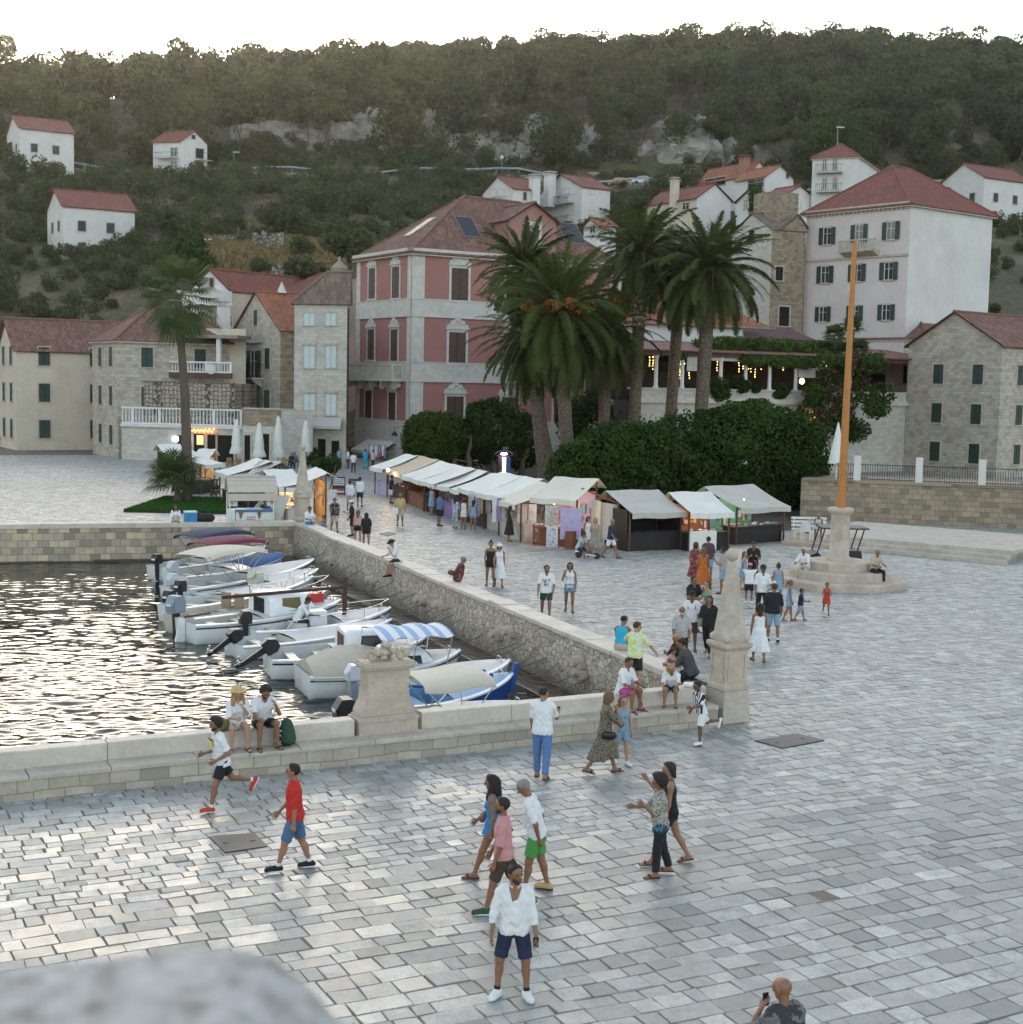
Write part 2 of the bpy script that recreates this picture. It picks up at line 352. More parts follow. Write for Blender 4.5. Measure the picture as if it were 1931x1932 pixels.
# --- water
def harbour(p, m=0.0):
 d1 = (p-A0)@Q1; d2 = (p-NC)@Q2; d3 = (p-FC)@Q3
 return (d1 > .45-m) & (d2 < .3+m) & (d3 < .3+m)
def water():
 n = NT('harbour water'); co = n.coord()
 n.bump(n.noise(n.map(co, (1.2, 3.2, 1)), 2.2, 3, .55), .12, .06)
 m = n.set((.008, .016, .014), .04); n.b.inputs['IOR'].default_value = 1.33
 xs = np.arange(-31, 7.01, .085); ys = np.arange(24, 73.01, .085); X, Y = np.meshgrid(xs, ys)
 Zw = np.zeros_like(X); g = np.random.default_rng(3)
 for i in range(54):
  L = g.uniform(.22, .85) if i > 3 else g.uniform(1.5, 2.4); a = g.normal(0, .5)+math.pi/2+.1; k = 2*math.pi/L; amp = .005*L*g.uniform(.5, 1.2)
  ph = g.uniform(0, 6.28); ox = g.uniform(-.25, .25)
  Zw += amp*np.sin(k*(X*np.cos(a)+Y*np.sin(a))+ph+.7*np.sin(.35*X+.21*Y*ox+ph))
 calm = np.clip((63-Y)/25, .45, 1); V = np.stack([X, Y, WZ+Zw*calm], -1).reshape(-1, 3)
 ny, nx = X.shape; i = np.arange(ny*nx).reshape(ny, nx)
 Fq = np.stack([i[:-1, :-1], i[:-1, 1:], i[1:, 1:], i[1:, :-1]], -1).reshape(-1, 4)
 c = V[Fq].mean(1)[:, :2]; Fq = Fq[harbour(c, .3)]
 o = np_mesh('harbour_water', V, Fq, [m], smooth=True); prop(o, kind='structure')
 o2 = np_mesh('harbour_water', [(-140, 10, WZ), (-31, 10, WZ), (-31, 75, WZ), (-140, 75, WZ)], [(0, 1, 2, 3)], [m]); prop(o2, kind='structure')
water()
# --- square: a bed of mortar and moss, and every stone on it
def bed_mat():
 n = NT('mortar and moss'); co = n.coord()
 c = n.ramp(n.noise(co, 1.2, 6, .7), [(.35, (.1, .08, .058)), (.55, (.17, .135, .1)), (.68, (.055, .065, .025))]); n.bump(n.noise(co, 25, 3), .4, .02); return n.set(c, .95)
def paving_mat():
 n = NT('polished limestone paving'); co = n.coord(); at = n.n('ShaderNodeAttribute', attribute_name='tint')
 sp = n.n('ShaderNodeSeparateColor'); n.l(at.outputs['Color'], sp.inputs[0])
 c = n.ramp(sp.outputs[0], [(0, (.17, .178, .165)), (.3, (.25, .264, .248)), (.6, (.325, .342, .322)), (.9, (.44, .458, .432)), (1, (.31, .29, .24))])
 c = n.mix(n.ramp(n.noise(co, 2.6, 6, .7), [(.42, (0, 0, 0)), (.7, (.8, .8, .8))]), c, (.17, .16, .145))
 c = n.mix(n.ramp(n.noise(co, 21, 5, .7), [(.5, (0, 0, 0)), (.7, (.6, .6, .6))]), c, (.13, .12, .105))
 c = n.mix(n.ramp(n.noise(co, .16, 4, .6), [(.45, (0, 0, 0)), (.72, (.4, .4, .4))]), c, (.25, .24, .22))
 c = n.mix(n.ramp(n.noise(co, 6, 6, .8), [(.62, (0, 0, 0)), (.7, (.75, .75, .75))]), c, (.1, .08, .05))
 ro = n.math('MULTIPLY_ADD', sp.outputs[1], .22, n.math('MULTIPLY_ADD', n.noise(co, 5, 4), .3, .2))
 n.bump(n.math('ADD', n.noise(co, 3, 3), n.math('MULTIPLY', n.noise(co, 45, 3), .35)), .22, .03); n.set(c, ro, spec=.5); return n.m
M_bed = bed_mat()
mb = MB()
k = 400
mb.quad(NW(-120, -60, -.013), NW(k, -60, -.013), NW(k, .2, -.013), NW(-120, .2, -.013))
mb.quad(v3(NCORN, -.013)+v3(Q2*.3), NW(k, .2, -.013), v3(FC+Q2*.3+N1*200, -.013), RW(RWL, .3, -.013))
mb.quad(FW(0, .3, -.013)+v3(Q2*.3), v3(FC+Q2*.3+N1*200, -.013), (200, 330, -.013), (-30, 330, -.013))
mb.quad(FW(140, .3, -.013), FW(0, .3, -.013)+v3(Q2*.3), (-30, 330, -.013), (-260, 330, -.013))
o = mb.build('ground', [M_bed]); prop(o, kind='structure')
VZ = float((P(623, 1653)[:2]-A0)@Q1)
def paving():
 V = []; T = []; g = np.random.default_rng(11)
 def rows(d, q, o, vmin, vmax, test, wmin, wmax):
  v = vmin
  while v < vmax:
   wd = g.uniform(wmin, wmax)*(1.22 if v < VZ else 1); mid = o+q*(v+wd/2)
   us = np.arange(-140, 140, 1.0); pts = mid+np.outer(us, d); ok = (np.abs(pts[:, 0]) < .385*pts[:, 1]+2.5) & (pts[:, 1] > 9) & (pts[:, 1] < 139)
   if ok.any():
    u = us[ok][0]-g.uniform(0, 1); ue = us[ok][-1]+1; band = g.normal(0, .1)
    while u < ue:
     L = float(np.clip(g.lognormal(-.98, .3), .2, .8))*(.75+wd*.7)*(1.12 if v < VZ else 1); gp = g.uniform(.006, .017)
     uv = [(u+gp/2, v+gp/2), (u+L-gp/2, v+gp/2), (u+L-gp/2, v+wd-gp/2), (u+gp/2, v+wd-gp/2)]
     c = o+d*(u+L/2)+q*(v+wd/2)
     if test(c):
      j = g.normal(0, .009, (4, 2)); z0 = g.normal(0, .004); tl = g.normal(0, .006, 2)
      top = []; bot = []
      for i, (a, b) in enumerate(uv):
       a += j[i, 0]; b += j[i, 1]+.05*math.sin(.5*a+.35*b)+.018*math.sin(2.3*a+.8*b); sa = 1 if i in (0, 3) else -1; sb = 1 if i in (0, 1) else -1; e = .009
       p = o+d*a+q*b; bot.append((p[0], p[1], -.02))
       p = o+d*(a+sa*e)+q*(b+sb*e); top.append((p[0], p[1], z0+tl[0]*(a-u-L/2)+tl[1]*(b-v-wd/2)))
      V.extend(bot+top); t = float(np.clip(g.beta(2.2, 2)+band-(.16 if v < VZ else -.05), 0, 1)); T.extend([(t, g.uniform(), g.uniform(), 1)]*8)
     u += L
   v += wd
 rows(N1, Q1, A0, -24, 112, lambda c: not bool(harbour(c, .1)),   .23, .36)
 V = np.array(V, np.float32); m = len(V)//8; b = (np.arange(m)*8)[:, None]
 Fq = np.concatenate([b+np.array(f) for f in ((4, 5, 6, 7), (0, 1, 5, 4), (1, 2, 6, 5), (2, 3, 7, 6), (3, 0, 4, 7))])
 o = np_mesh('paving', V, Fq, [paving_mat()], colattr=T); prop(o, kind='structure')
paving()
# --- hill
_zy = np.array([(60, -.06), (139, -.06), (146, .8), (158, 6), (175, 15), (195, 24.5), (215, 30), (232, 34), (250, 40), (258, 43.6), (266, 44.2), (276, 51), (290, 58.5), (310, 66), (340, 77), (370, 87), (400, 94), (425, 97.5), (450, 98), (480, 93), (560, 60), (700, 10), (1200, 0)])
def hillz(X, Y):
 X = np.asarray(X, float); Y = np.asarray(Y, float)
 z = np.interp(Y-.05*np.clip(X, -200, 200)*(Y > 170), _zy[:, 0], _zy[:, 1])
 q = np.clip((X+105)/150, -.12, 1.0); f = np.clip((Y-250)/150, 0, 1)
 z = z*(1-f*(.165-.165*q))
 left = np.clip((-35-X)/25, 0, 1)*np.clip((Y-150)/12, 0, 1)*np.clip((235-Y)/40, 0, 1)
 z = z-left*np.clip((Y-150)*.12, 0, 4.2)
 n = np.sin(X*.11+Y*.07)*np.sin(Y*.09-X*.05)*1.2+np.sin(X*.31+1.3)*np.sin(Y*.27)*.5
 return z+n*np.clip((Y-165)/60, 0, 1)
def hill():
 ys = np.concatenate([np.arange(146, 300, 1.5), np.arange(300, 460, 3.0), np.arange(460, 1200, 30)]); xs = np.arange(-420, 421, 3.0)
 X, Y = np.meshgrid(xs, ys); Zh = hillz(X, Y); i = np.arange(X.size).reshape(X.shape)
 Fq = np.stack([i[:-1, :-1], i[:-1, 1:], i[1:, 1:], i[1:, :-1]], -1).reshape(-1, 4)
 n = NT('dry hillside'); co = n.coord()
 c = n.ramp(n.noise(co, .09, 6, .7), [(.3, (.045, .05, .022)), (.5, (.10, .085, .045)), (.62, (.17, .135, .07)), (.75, (.23, .2, .15))])
 c = n.mix(n.ramp(n.noise(co, 1.2, 5), [(.45, (0, 0, 0)), (.7, (.7, .7, .7))]), c, (.05, .05, .025)); n.bump(n.noise(co, .8, 5), 1, .6)
 o = np_mesh('hillside', np.stack([X, Y, Zh], -1).reshape(-1, 3), Fq, [n.set(c, .95)], smooth=True); prop(o, kind='structure')
hill()
# --- air
mb = MB(); mb.par((-470, -6, -4), (940, 0, 0), (0, 1240, 0), (0, 0, 134)); _h = NT('evening haze'); _v = _h.n('ShaderNodeVolumePrincipled'); _v.inputs['Color'].default_value = (1, .97, .9, 1); _v.inputs['Density'].default_value = .0001; _v.inputs['Anisotropy'].default_value = .88
_h.t.nodes.remove(_h.b); _h.l(_v.outputs[0], _h.out.inputs['Volume']); prop(mb.build('haze', [_h.m]), 'thin pale evening haze in the air', 'haze', kind='stuff')
# ================================================================ BUILDINGS
E1 = np.array([math.cos(R(31.5)), math.sin(R(31.5))]); E2 = np.array([-E1[1], E1[0]])
def zp(p, y):
 a, b = 0.0, 20.0; fa = proj((p[0], p[1], a))[1]-y; fb = proj((p[0], p[1], b))[1]-y
 for _ in range(6):
  c = b-fb*(b-a)/(fb-fa); a, fa = b, fb; b = c; fb = proj((p[0], p[1], b))[1]-y
  if abs(fb) < .01: break
 return b
def tile_mat(name, cols, w=.25, h=.42):
 n = NT(name); uv = n.coord('UV'); s = n.n('ShaderNodeSeparateXYZ'); n.l(uv, s.inputs[0])
 u = n.math('FLOOR', n.math('DIVIDE', s.outputs[0], w)); v = n.math('FLOOR', n.math('DIVIDE', s.outputs[1], h))
 cb = n.n('ShaderNodeCombineXYZ'); n.l(u, cb.inputs[0]); n.l(v, cb.inputs[1])
 wn = n.n('ShaderNodeTexWhiteNoise', noise_dimensions='2D'); n.l(cb.outputs[0], wn.inputs['Vector'])
 k = len(cols); c = n.ramp(wn.outputs['Value'], [(i/(k-1), q) for i, q in enumerate(cols)])
 co = n.coord(); c = n.mix(n.ramp(n.noise(co, .5, 6, .7), [(.45, (0, 0, 0)), (.75, (.6, .6, .6))]), c, (.09, .07, .055))
 fr = n.math('FRACT', n.math('DIVIDE', s.outputs[1], h)); e = n.ramp(fr, [(.0, (1, 1, 1)), (.10, (0, 0, 0))]); c = n.mix(n.math('MULTIPLY', e, .55), c, (.04, .025, .02))
 return n.set(c, .85)
M_tile = tile_mat('old clay roof tiles', [(.115, .053, .037), (.164, .078, .053), (.213, .107, .074), (.139, .066, .049), (.246, .139, .098)])
M_tileo = tile_mat('orange clay roof tiles', [(.246, .082, .037), (.312, .115, .053), (.213, .070, .033), (.344, .148, .074)])
M_tiler = tile_mat('red clay roof tiles', [(.180, .057, .041), (.230, .078, .053), (.156, .049, .037)])
M_tileb = tile_mat('brown stone roof tiles', [(.156, .115, .082), (.205, .156, .115), (.123, .094, .070), (.246, .189, .139)])
M_pink = mat('pink stucco', (.328, .152, .131), .85, .14, .35, .12, 40, stain=(.254, .131, .111))
M_pinkd = mat('pink stucco dormer', (.312, .164, .139), .85, .14, .5, .12, 40)
M_orn = mat('carved white stone', (.52, .50, .45), .75, .22, 1.5, .7, 5, stain=(.36, .33, .28))
M_white = mat('white limewash', (.6, .585, .56), .85, .14, .3, .1, 30, stain=(.45, .42, .37))
M_cream = mat('cream plaster', (.55, .48, .38), .85, .18, .4, .12, 30, stain=(.38, .32, .25))
M_offw = mat('rose white plaster', (.6, .53, .5), .85, .16, .3, .12, 30, stain=(.46, .42, .39))
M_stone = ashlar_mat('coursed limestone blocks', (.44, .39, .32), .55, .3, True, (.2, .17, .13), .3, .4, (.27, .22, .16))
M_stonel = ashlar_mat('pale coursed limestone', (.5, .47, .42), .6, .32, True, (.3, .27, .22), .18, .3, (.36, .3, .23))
M_stoned = ashlar_mat('brown and shaded coursed limestone', (.3, .235, .165), .5, .3, True, (.1, .075, .05), .4, .5, (.17, .13, .09))  # darker stone; on right-hand house faces it puts their shade into the colour
M_patt = stone_mat('patterned rubble wall', [(.34, .29, .23), (.42, .37, .3), (.28, .23, .18)], (2.6, 2.6, 2.6), gap=(.06, .045, .03), gapw=.12, rand=.35)
M_brown = mat('brown louvre paint', (.075, .04, .028), .6, .25, 2, .1, 20)
M_green = mat('dark green louvre paint', (.02, .045, .035), .55, .25, 2, .1, 20)
M_mgreen = mat('mid green shutter paint', (.06, .12, .07), .55, .25, 2, .1, 20)
M_pale = mat('pale blue shutter paint', (.5, .58, .58), .6, .12, 2, .1, 20)
M_dark = mat('dark interior', (.012, .010, .009), .9, .3, 1, 0)  # near-black stand-in for the shade inside doors, windows and vents
M_wood = mat('dark brown wood', (.09, .045, .025), .6, .35, 3, .2, 18)
M_glass = mat('window glass', (.03, .035, .04), .08, .2, 1, 0, spec=.8)
M_wframe = mat('white window paint', (.62, .62, .6), .5, .08, 2, 0)
M_iron = mat('black iron', (.02, .02, .02), .5, .3, 5, .1, 30, metal=.4)
M_zinc = mat('zinc gutter', (.22, .2, .18), .5, .3, 3, .1, 20, metal=.3)
M_canv = mat('white canvas', (.66, .65, .6), .8, .1, .8, .12, 12, stain=(.52, .49, .42))
M_canvg = mat('grey beige canvas', (.45, .43, .38), .8, .12, .8, .12, 12, stain=(.36, .33, .28))
E_warm = emit('warm lamp', (1, .62, .25), 9.0); E_glow = emit('lit interior', (1, .58, .22), 1.1); E_fairy = emit('fairy light', (1, .6, .18), 5.0)
class Face:
 def __init__(s, p0, d, out): s.p0 = np.asarray(p0[:2], float); s.d = unit(d[:2]); s.o = unit(out[:2])
 def at(s, t, z, o=0.0): p = s.p0+s.d*t+s.o*o; return np.array([p[0], p[1], z])
 def px(s, x, y): return PF(x, y, s.p0, s.d)
 def rect(s, k, x0, y0, x1, y1):
  a = [s.px(*C(k, *q)) for q in ((x0, y0), (x1, y0), (x0, y1), (x1, y1))]
  t = sorted([(a[0][0]+a[2][0])/2, (a[1][0]+a[3][0])/2]); return t[0], t[1], (a[2][1]+a[3][1])/2, (a[0][1]+a[1][1])/2
 def slab(s, mb, t0, t1, z0, z1, o0, o1, mi=0): mb.par(s.at(t0, z0, o0), v3(s.d*(t1-t0)), v3(s.o*(o1-o0)), Z3*(z1-z0), mi); return mb
def wallface(mb, f, t0, t1, z0, z1, mi=0, top=None):
 """upright quad or, with top (t,z) points, a gable; UV in metres"""
 pts = [(t0, z0), (t1, z0), (t1, z1)]+(top or [])+[(t0, z1)]
 fl = np.cross(v3(f.d), Z3)@v3(f.o) < 0
 if fl: pts = pts[::-1]
 mb.add([f.at(t, z) for t, z in pts], [tuple(range(len(pts)))], mi, False, [[(t, z) for t, z in pts]])
def roof_plane(mb, a, b, Sv, l=0.0, r=0.0, tw=.25, mi=0, th=.42, rel=.055):
 """pantiles on one roof slope: eave a->b, slope vector Sv, hips cut l and r metres in at the top"""
 a = np.asarray(a, float); b = np.asarray(b, float); Sv = np.asarray(Sv, float); W = np.linalg.norm(b-a); e = (b-a)/W; L = np.linalg.norm(Sv)
 nn = unit(np.cross(e, Sv)); nn = nn if nn[2] > 0 else -nn
 nc = max(2, int(W/tw)); nr = max(2, int(L/th)); sub = 4; q = nc*sub+1; vs = []; uv = []
 for j in range(nr+1):
  for i in range(q):
   s = W*i/(q-1); vm = 1.0
   if l > 0: vm = min(vm, s/l)
   if r > 0: vm = min(vm, (W-s)/r)
   v = vm*j/nr; ph = (i % sub)/sub*2*math.pi
   vs.append(a+e*s+Sv*v+nn*(rel*(.5+.5*math.cos(ph)))); uv.append((s, v*L))
 fs = [(j*q+i, j*q+i+1, (j+1)*q+i+1, (j+1)*q+i) for j in range(nr) for i in range(q-1)]
 mb.add(vs, fs, mi, True, [[uv[k] for k in f] for f in fs])
 c = [a, b, b+Sv-e*r, a+Sv+e*l]; c = [p-nn*.06 for p in c]; mb.add(c, [(0, 1, 2, 3)], mi)
 mb.par(a-nn*.07, e*W, nn*.09, unit(Sv)*.1, mi)
def ridge(mb, a, b, r=.13, mi=0):
 a = np.asarray(a, float); b = np.asarray(b, float); n = max(2, int(np.linalg.norm(b-a)/.42)); pts = [a+(b-a)*i/n for i in range(n+1)]
 for p, q in zip(pts[:-1], pts[1:]):
  mb.cyl(p, q, r*1.08, r*.92, 8, mi)
def window(f, r, kind, parent, frame=M_lime, shut=M_brown, fw=.13, sill=True, label=None):
 t0, t1, z0, z1 = r; w_, h_ = t1-t0, z1-z0
 mb = MB(); f.slab(mb, t0-fw, t0, z0, z1, 0, .07); f.slab(mb, t1, t1+fw, z0, z1, 0, .07); f.slab(mb, t0-fw, t1+fw, z1, z1+fw, 0, .075)
 f.slab(mb, t0-fw*1.3, t1+fw*1.3, z0-fw*.8, z0, 0, .14 if sill else .07)
 win = mb.build('window', [frame], parent, label)
 def leaf(name, a, b, o, m):
  s = MB(); f.slab(s, a, a+.06, z0, z1, o, o+.04); f.slab(s, b-.06, b, z0, z1, o, o+.04)
  n = max(4, int(h_/.12)); f.slab(s, a, b, z0, z0+.08, o, o+.04); f.slab(s, a, b, z1-.08, z1, o, o+.04)
  for i in range(n):
   z = z0+.08+(h_-.16)*i/n; p = f.at(a+.06, z, o+.03); s.par(p, v3(f.d*(b-a-.12)), v3(f.o*-.012)+Z3*.012, v3(f.o*-.02)+Z3*((h_-.16)/n), 0)
  s.build(name, [m], win)
 if kind == 'closed':
  m = (t0+t1)/2; leaf('shutter', t0, m-.012, .012, shut); leaf('shutter', m+.012, t1, .012, shut)
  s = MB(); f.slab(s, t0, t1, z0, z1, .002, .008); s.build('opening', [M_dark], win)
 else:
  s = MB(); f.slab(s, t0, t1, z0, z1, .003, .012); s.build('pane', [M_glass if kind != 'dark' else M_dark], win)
  if kind != 'dark':
   s = MB(); g = .05
   f.slab(s, t0, t0+g, z0, z1, .013, .05); f.slab(s, t1-g, t1, z0, z1, .013, .05); f.slab(s, t0+g, t1-g, z0, z0+g, .013, .048); f.slab(s, t0+g, t1-g, z1-g, z1, .013, .048)
   m = (t0+t1)/2; f.slab(s, m-.03, m+.03, z0+g, z1-g, .013, .052); f.slab(s, t0+g, t1-g, z0+h_*.62, z0+h_*.62+.04, .013, .046); s.build('sash', [M_wframe], win)
  if kind == 'open': leaf('shutter', t0-w_*.5-.04, t0-.03, .09, shut); leaf('shutter', t1+.03, t1+w_*.5+.04, .09, shut)
 return win
def railing(f, t0, t1, z0, z1, o0, parent, m=M_iron, name='balcony', step=.14, deck=.12, slabm=M_orn):
 mb = MB(); f.slab(mb, t0, t1, z0-deck, z0, -.02, o0, 1); r = .018
 pts = [f.at(t0, z1, .05), f.at(t0, z1, o0), f.at(t1, z1, o0), f.at(t1, z1, .05)]; mb.tube(pts, .028, 6); mb.tube([p-Z3*(z1-z0-.08) for p in pts], .02, 6)
 n = int((t1-t0)/step)
 for i in range(n+1): t = t0+(t1-t0)*i/n; mb.cyl(f.at(t, z0, o0), f.at(t, z1, o0), r, n=5)
 return mb.build(name, [m, slabm], parent)
def balusters(f, t0, t1, z0, z1, o, parent, m=M_orn, step=.3, name='balustrade', depth=.16):
 mb = MB(); f.slab(mb, t0, t1, z0, z0+.14, o-depth, o); f.slab(mb, t0, t1, z1-.14, z1, o-depth-.02, o+.02)
 n = max(2, int((t1-t0)/step)); h = z1-z0-.28
 for i in range(n+1):
  t = t0+.1+(t1-t0-.2)*i/n
  if i % 8 == 0: f.slab(mb, t-.12, t+.12, z0+.14, z1-.14, o-depth+.01, o-.01)
  else: mb.lathe(f.at(t, z0+.14, o-depth/2), [(.045, 0), (.075, h*.3), (.05, h*.5), (.035, h*.75), (.05, h)], 7)
 return mb.build(name, [m], parent)
def awning(f, t0, t1, z1, drop, o, parent, m, val=.25, name='awning'):
 mb = MB()
 mb.sheet(lambda u, v: f.at(t0+(t1-t0)*u, z1-drop*v-.05*math.sin(math.pi*v), .05+(o-.05)*v), 12, 6, 0, .02)
 mb.sheet(lambda u, v: f.at(t0+(t1-t0)*u, z1-drop-val*v, o-.01+.02*math.sin(u*24)*v), 24, 2, 0, tuple(v3(f.o)*.01))
 mb.tube([f.at(t0+.1, z1-drop*.9-.1, .05), f.at(t0+.1, z1-drop-.03, o)], .025); mb.tube([f.at(t1-.1, z1-drop*.9-.1, .05), f.at(t1-.1, z1-drop-.03, o)], .025)
 return mb.build(name, [m], parent)
class House:
 """corner c is nearest the viewer; the left face runs along dl, the right face along dr"""
 def __init__(s, name, label, corner, dl, dr, ll, lr, z0, ze, wallm, roofm, roof, rise, over=.35, cat='house', group=None, lm=None, tw=.25):
  s.c = np.asarray(corner[:2], float); s.dl, s.dr = unit(dl), unit(dr); s.ll, s.lr = ll, lr; s.z0, s.ze = z0, ze
  s.root = empty(name, label, cat, v3(s.c, z0), 0, group)
  s.L = Face(s.c, s.dl, -s.dr); s.R = Face(s.c, s.dr, -s.dl)
  far = s.c+s.dl*ll+s.dr*lr; s.LB = Face(s.c+s.dl*ll, s.dr, s.dl); s.RB = Face(s.c+s.dr*lr, s.dl, s.dr)
  mb = MB(); gl = roof == 'gl'; gr = roof == 'gr'
  for f, n, g, mi in ((s.L, ll, gl, 1), (s.R, lr, gr, 0), (s.LB, lr, gr, 0), (s.RB, ll, gl, 1)): wallface(mb, f, 0, n, z0, ze, mi, [(n/2, ze+rise)] if g else None)
  s.wall = mb.build('wall', [wallm, lm or wallm], s.root)
  mb = MB(); o = over; L_, R_ = v3(s.dl), v3(s.dr); c = v3(s.c, ze)
  if roof in ('gl', 'gr'):
   A, B, na, nb = (L_, R_, ll, lr) if roof == 'gl' else (R_, L_, lr, ll)
   k = rise/(na/2); ez = -o*k
   a0 = c-A*o-B*o+Z3*ez; a1 = c-A*o+B*(nb+o)+Z3*ez; Sv = A*(na/2+o)+Z3*(rise+o*k)
   roof_plane(mb, a0, a1, Sv, tw=tw)
   b0 = c+A*(na+o)-B*o+Z3*ez; b1 = c+A*(na+o)+B*(nb+o)+Z3*ez; roof_plane(mb, b1, b0, -A*(na/2+o)+Z3*(rise+o*k), tw=tw)
   s.ra, s.rb = c+A*na/2-B*o+Z3*(rise+.05), c+A*na/2+B*(nb+o)+Z3*(rise+.05); ridge(mb, s.ra, s.rb)
  elif roof == 'hip':
   hl = min(ll, lr)/2; hip = s.hip = getattr(s, 'hip', hl+o)
   k = rise/(ll/2); H_ = rise+o*k; ez = -o*k; a = c-L_*o-R_*o+Z3*ez; b = c-L_*o+R_*(lr+o)+Z3*ez; d = c+L_*(ll+o)-R_*o+Z3*ez; g = c+L_*(ll+o)+R_*(lr+o)+Z3*ez
   W2 = ll/2+o; run = min(HIPRUN.get(label, W2), lr/2+o)
   roof_plane(mb, a, b, L_*W2+Z3*H_, run, run, tw=tw); roof_plane(mb, g, d, -L_*W2+Z3*H_, run, run, tw=tw)
   roof_plane(mb, d, a, R_*run+Z3*H_, W2, W2, tw=tw); roof_plane(mb, b, g, -R_*run+Z3*H_, W2, W2, tw=tw)
   r0 = a+L_*W2+R_*run+Z3*(H_+.04); r1 = b+L_*W2-R_*run+Z3*(H_+.04); s.ra, s.rb = r0, r1
   for p, q in ((a, r0), (d, r0), (b, r1), (g, r1), (r0, r1)): ridge(mb, p+Z3*.05, q, .14)
  elif roof == 'flat':
   mb.par(c-L_*o-R_*o, L_*(ll+2*o), R_*(lr+2*o), Z3*.25)
  if mb.v: s.roof = mb.build('roof', [roofm], s.root)
  if roof == 'hip':
   mb = MB(); mb.par(c-L_*o*.8-R_*o*.8-Z3*(o*k+.16), L_*(ll+1.6*o), R_*(lr+1.6*o), Z3*.1); mb.build('eaves', [M_orn], s.root)
 def win(s, side, k, x0, y0, x1, y1, kind='closed', **kw):
  f = s.L if side == 'L' else s.R; return window(f, f.rect(k, x0, y0, x1, y1), kind, s.root, **kw)
 def chimney(s, p, w_, z0, z1, m=M_cream, cap=True):
  mb = MB(); mb.box((p[0], p[1], (z0+z1)/2), (w_, w_, z1-z0), R(31.5)); mb.box((p[0], p[1], z1+.06), (w_*1.3, w_*1.3, .12), R(31.5))
  if cap:
   for i in range(4): a = R(31.5+45+90*i); mb.box((p[0]+.42*w_*math.cos(a), p[1]+.42*w_*math.sin(a), z1+.27), (.1, .1, .3), R(31.5))
   mb.box((p[0], p[1], z1+.47), (w_*1.2, w_*1.2, .1), R(31.5))
  return mb.build('chimney', [m], s.root)
HIPRUN = {}
def corner(k, x, Y, y=700): return PY(*C(k, x, y), Y)[:2]
def ext(k, x, c, d): return PF(*C(k, x, 500), c, d)[0]
# ---------------------------------------------------------------- pink palace
PLAB = 'pink three storey palace with white carved bands and a hipped tile roof'
HIPRUN[PLAB] = 9.2
pc = corner('B', 436, 134.0); pll = ext('B', 66, pc, E2)
zc = lambda y: zp(pc, C('B', 436, y)[1])
z_corn0, z_corn1 = zc(446), zc(398); zb = [(zc(860), zc(750)), (zc(1308), zc(1186)), (0, zc(1600))]
pk = House('pink_palace', PLAB, pc, E2, E1, pll, 24.0, 0, z_corn1, M_pink, M_tile, 'hip', 5.9, .5, 'building', tw=.3)
mb = MB()
for f, n in ((pk.L, pk.ll), (pk.R, pk.lr)):
 for za, zb_ in zb: f.slab(mb, -.085, n+.08, za, zb_, 0, .085)
 for za, zb_ in zb[:2]: f.slab(mb, -.14, n+.12, za-.14, za, 0, .16); f.slab(mb, -.12, n+.12, zb_, zb_+.1, 0, .13)
 f.slab(mb, -.14, n+.12, zb[2][1], zb[2][1]+.14, 0, .16)
 for za, zb_ in ((zb[0][1]+.1, z_corn0), (zb[1][1]+.1, zb[0][0]-.14), (zb[2][1]+.14, zb[1][0]-.14)):
  a = 1.35 if f is pk.R else .75; f.slab(mb, -.06, a, za, zb_, 0, .06); f.slab(mb, n-a, n+.06, za, zb_, 0, .06)
mb.build('stone_band', [M_orn], pk.root)
mb = MB()
for f, n in ((pk.L, pk.ll), (pk.R, pk.lr)):
 f.slab(mb, -.15, n+.1, z_corn0, z_corn0+.25, 0, .15); f.slab(mb, -.45, n+.3, z_corn1-.3, z_corn1-.02, 0, .45)
 for i in range(int(n/.55)): t = .1+i*.55; f.slab(mb, t, t+.24, z_corn0+.25, z_corn1-.3, 0, .34)
mb.build('cornice', [M_orn], pk.root)
def crest(f, t0, t1, z, h, parent):
 mb = MB(); m = (t0+t1)/2; w_ = t1-t0+.5
 prof = [(-.5, 0), (.5, 0), (.5, .22), (.36, .3), (.3, .55), (.16, .6), (.12, .9), (0, 1.0), (-.12, .9), (-.16, .6), (-.3, .55), (-.36, .3), (-.5, .22)]
 mb.prism([f.at(m+x*w_, z+y*h, .02) for x, y in prof], v3(f.o*.1)); f.slab(mb, m-w_*.56, m+w_*.56, z-.14, z, 0, .2)
 for x, y, r in ((0, .55, .16), (-.26, .28, .11), (.26, .28, .11), (-.13, .35, .08), (.13, .35, .08)): mb.ball(f.at(m+x*w_, z+y*h, .13), r, 6)
 mb.build('pediment', [M_orn], parent)
for r in ((145, 540, 190, 750), (305, 530, 355, 745), (137, 960, 183, 1168), (295, 960, 343, 1176), (120, 1380, 165, 1588), (280, 1392, 328, 1612)):
 q = pk.L.rect('B', *r); wn = window(pk.L, q, 'closed', pk.root, M_orn, M_brown, .2); crest(pk.L, q[0], q[1], q[3]+.34, 1.0, wn)
cols = [pk.R.rect('B', *r) for r in ((708, 540, 824, 760), (690, 980, 806, 1198), (675, 1420, 790, 1650))]
for q in cols:
 for dt in (0, 6.1, 12.2):
  qq = (q[0]+dt, q[1]+dt, q[2], q[3]); wn = window(pk.R, qq, 'closed', pk.root, M_orn, M_brown, .24); crest(pk.R, qq[0], qq[1], qq[3]+.4, 1.25, wn)
mb = MB(); f = pk.L; t0b, t1b = 1.3, pk.ll+.9; zbz = zb[1][0]+.05; f.slab(mb, t0b, t1b, zbz-.2, zbz, .085, 1.35)
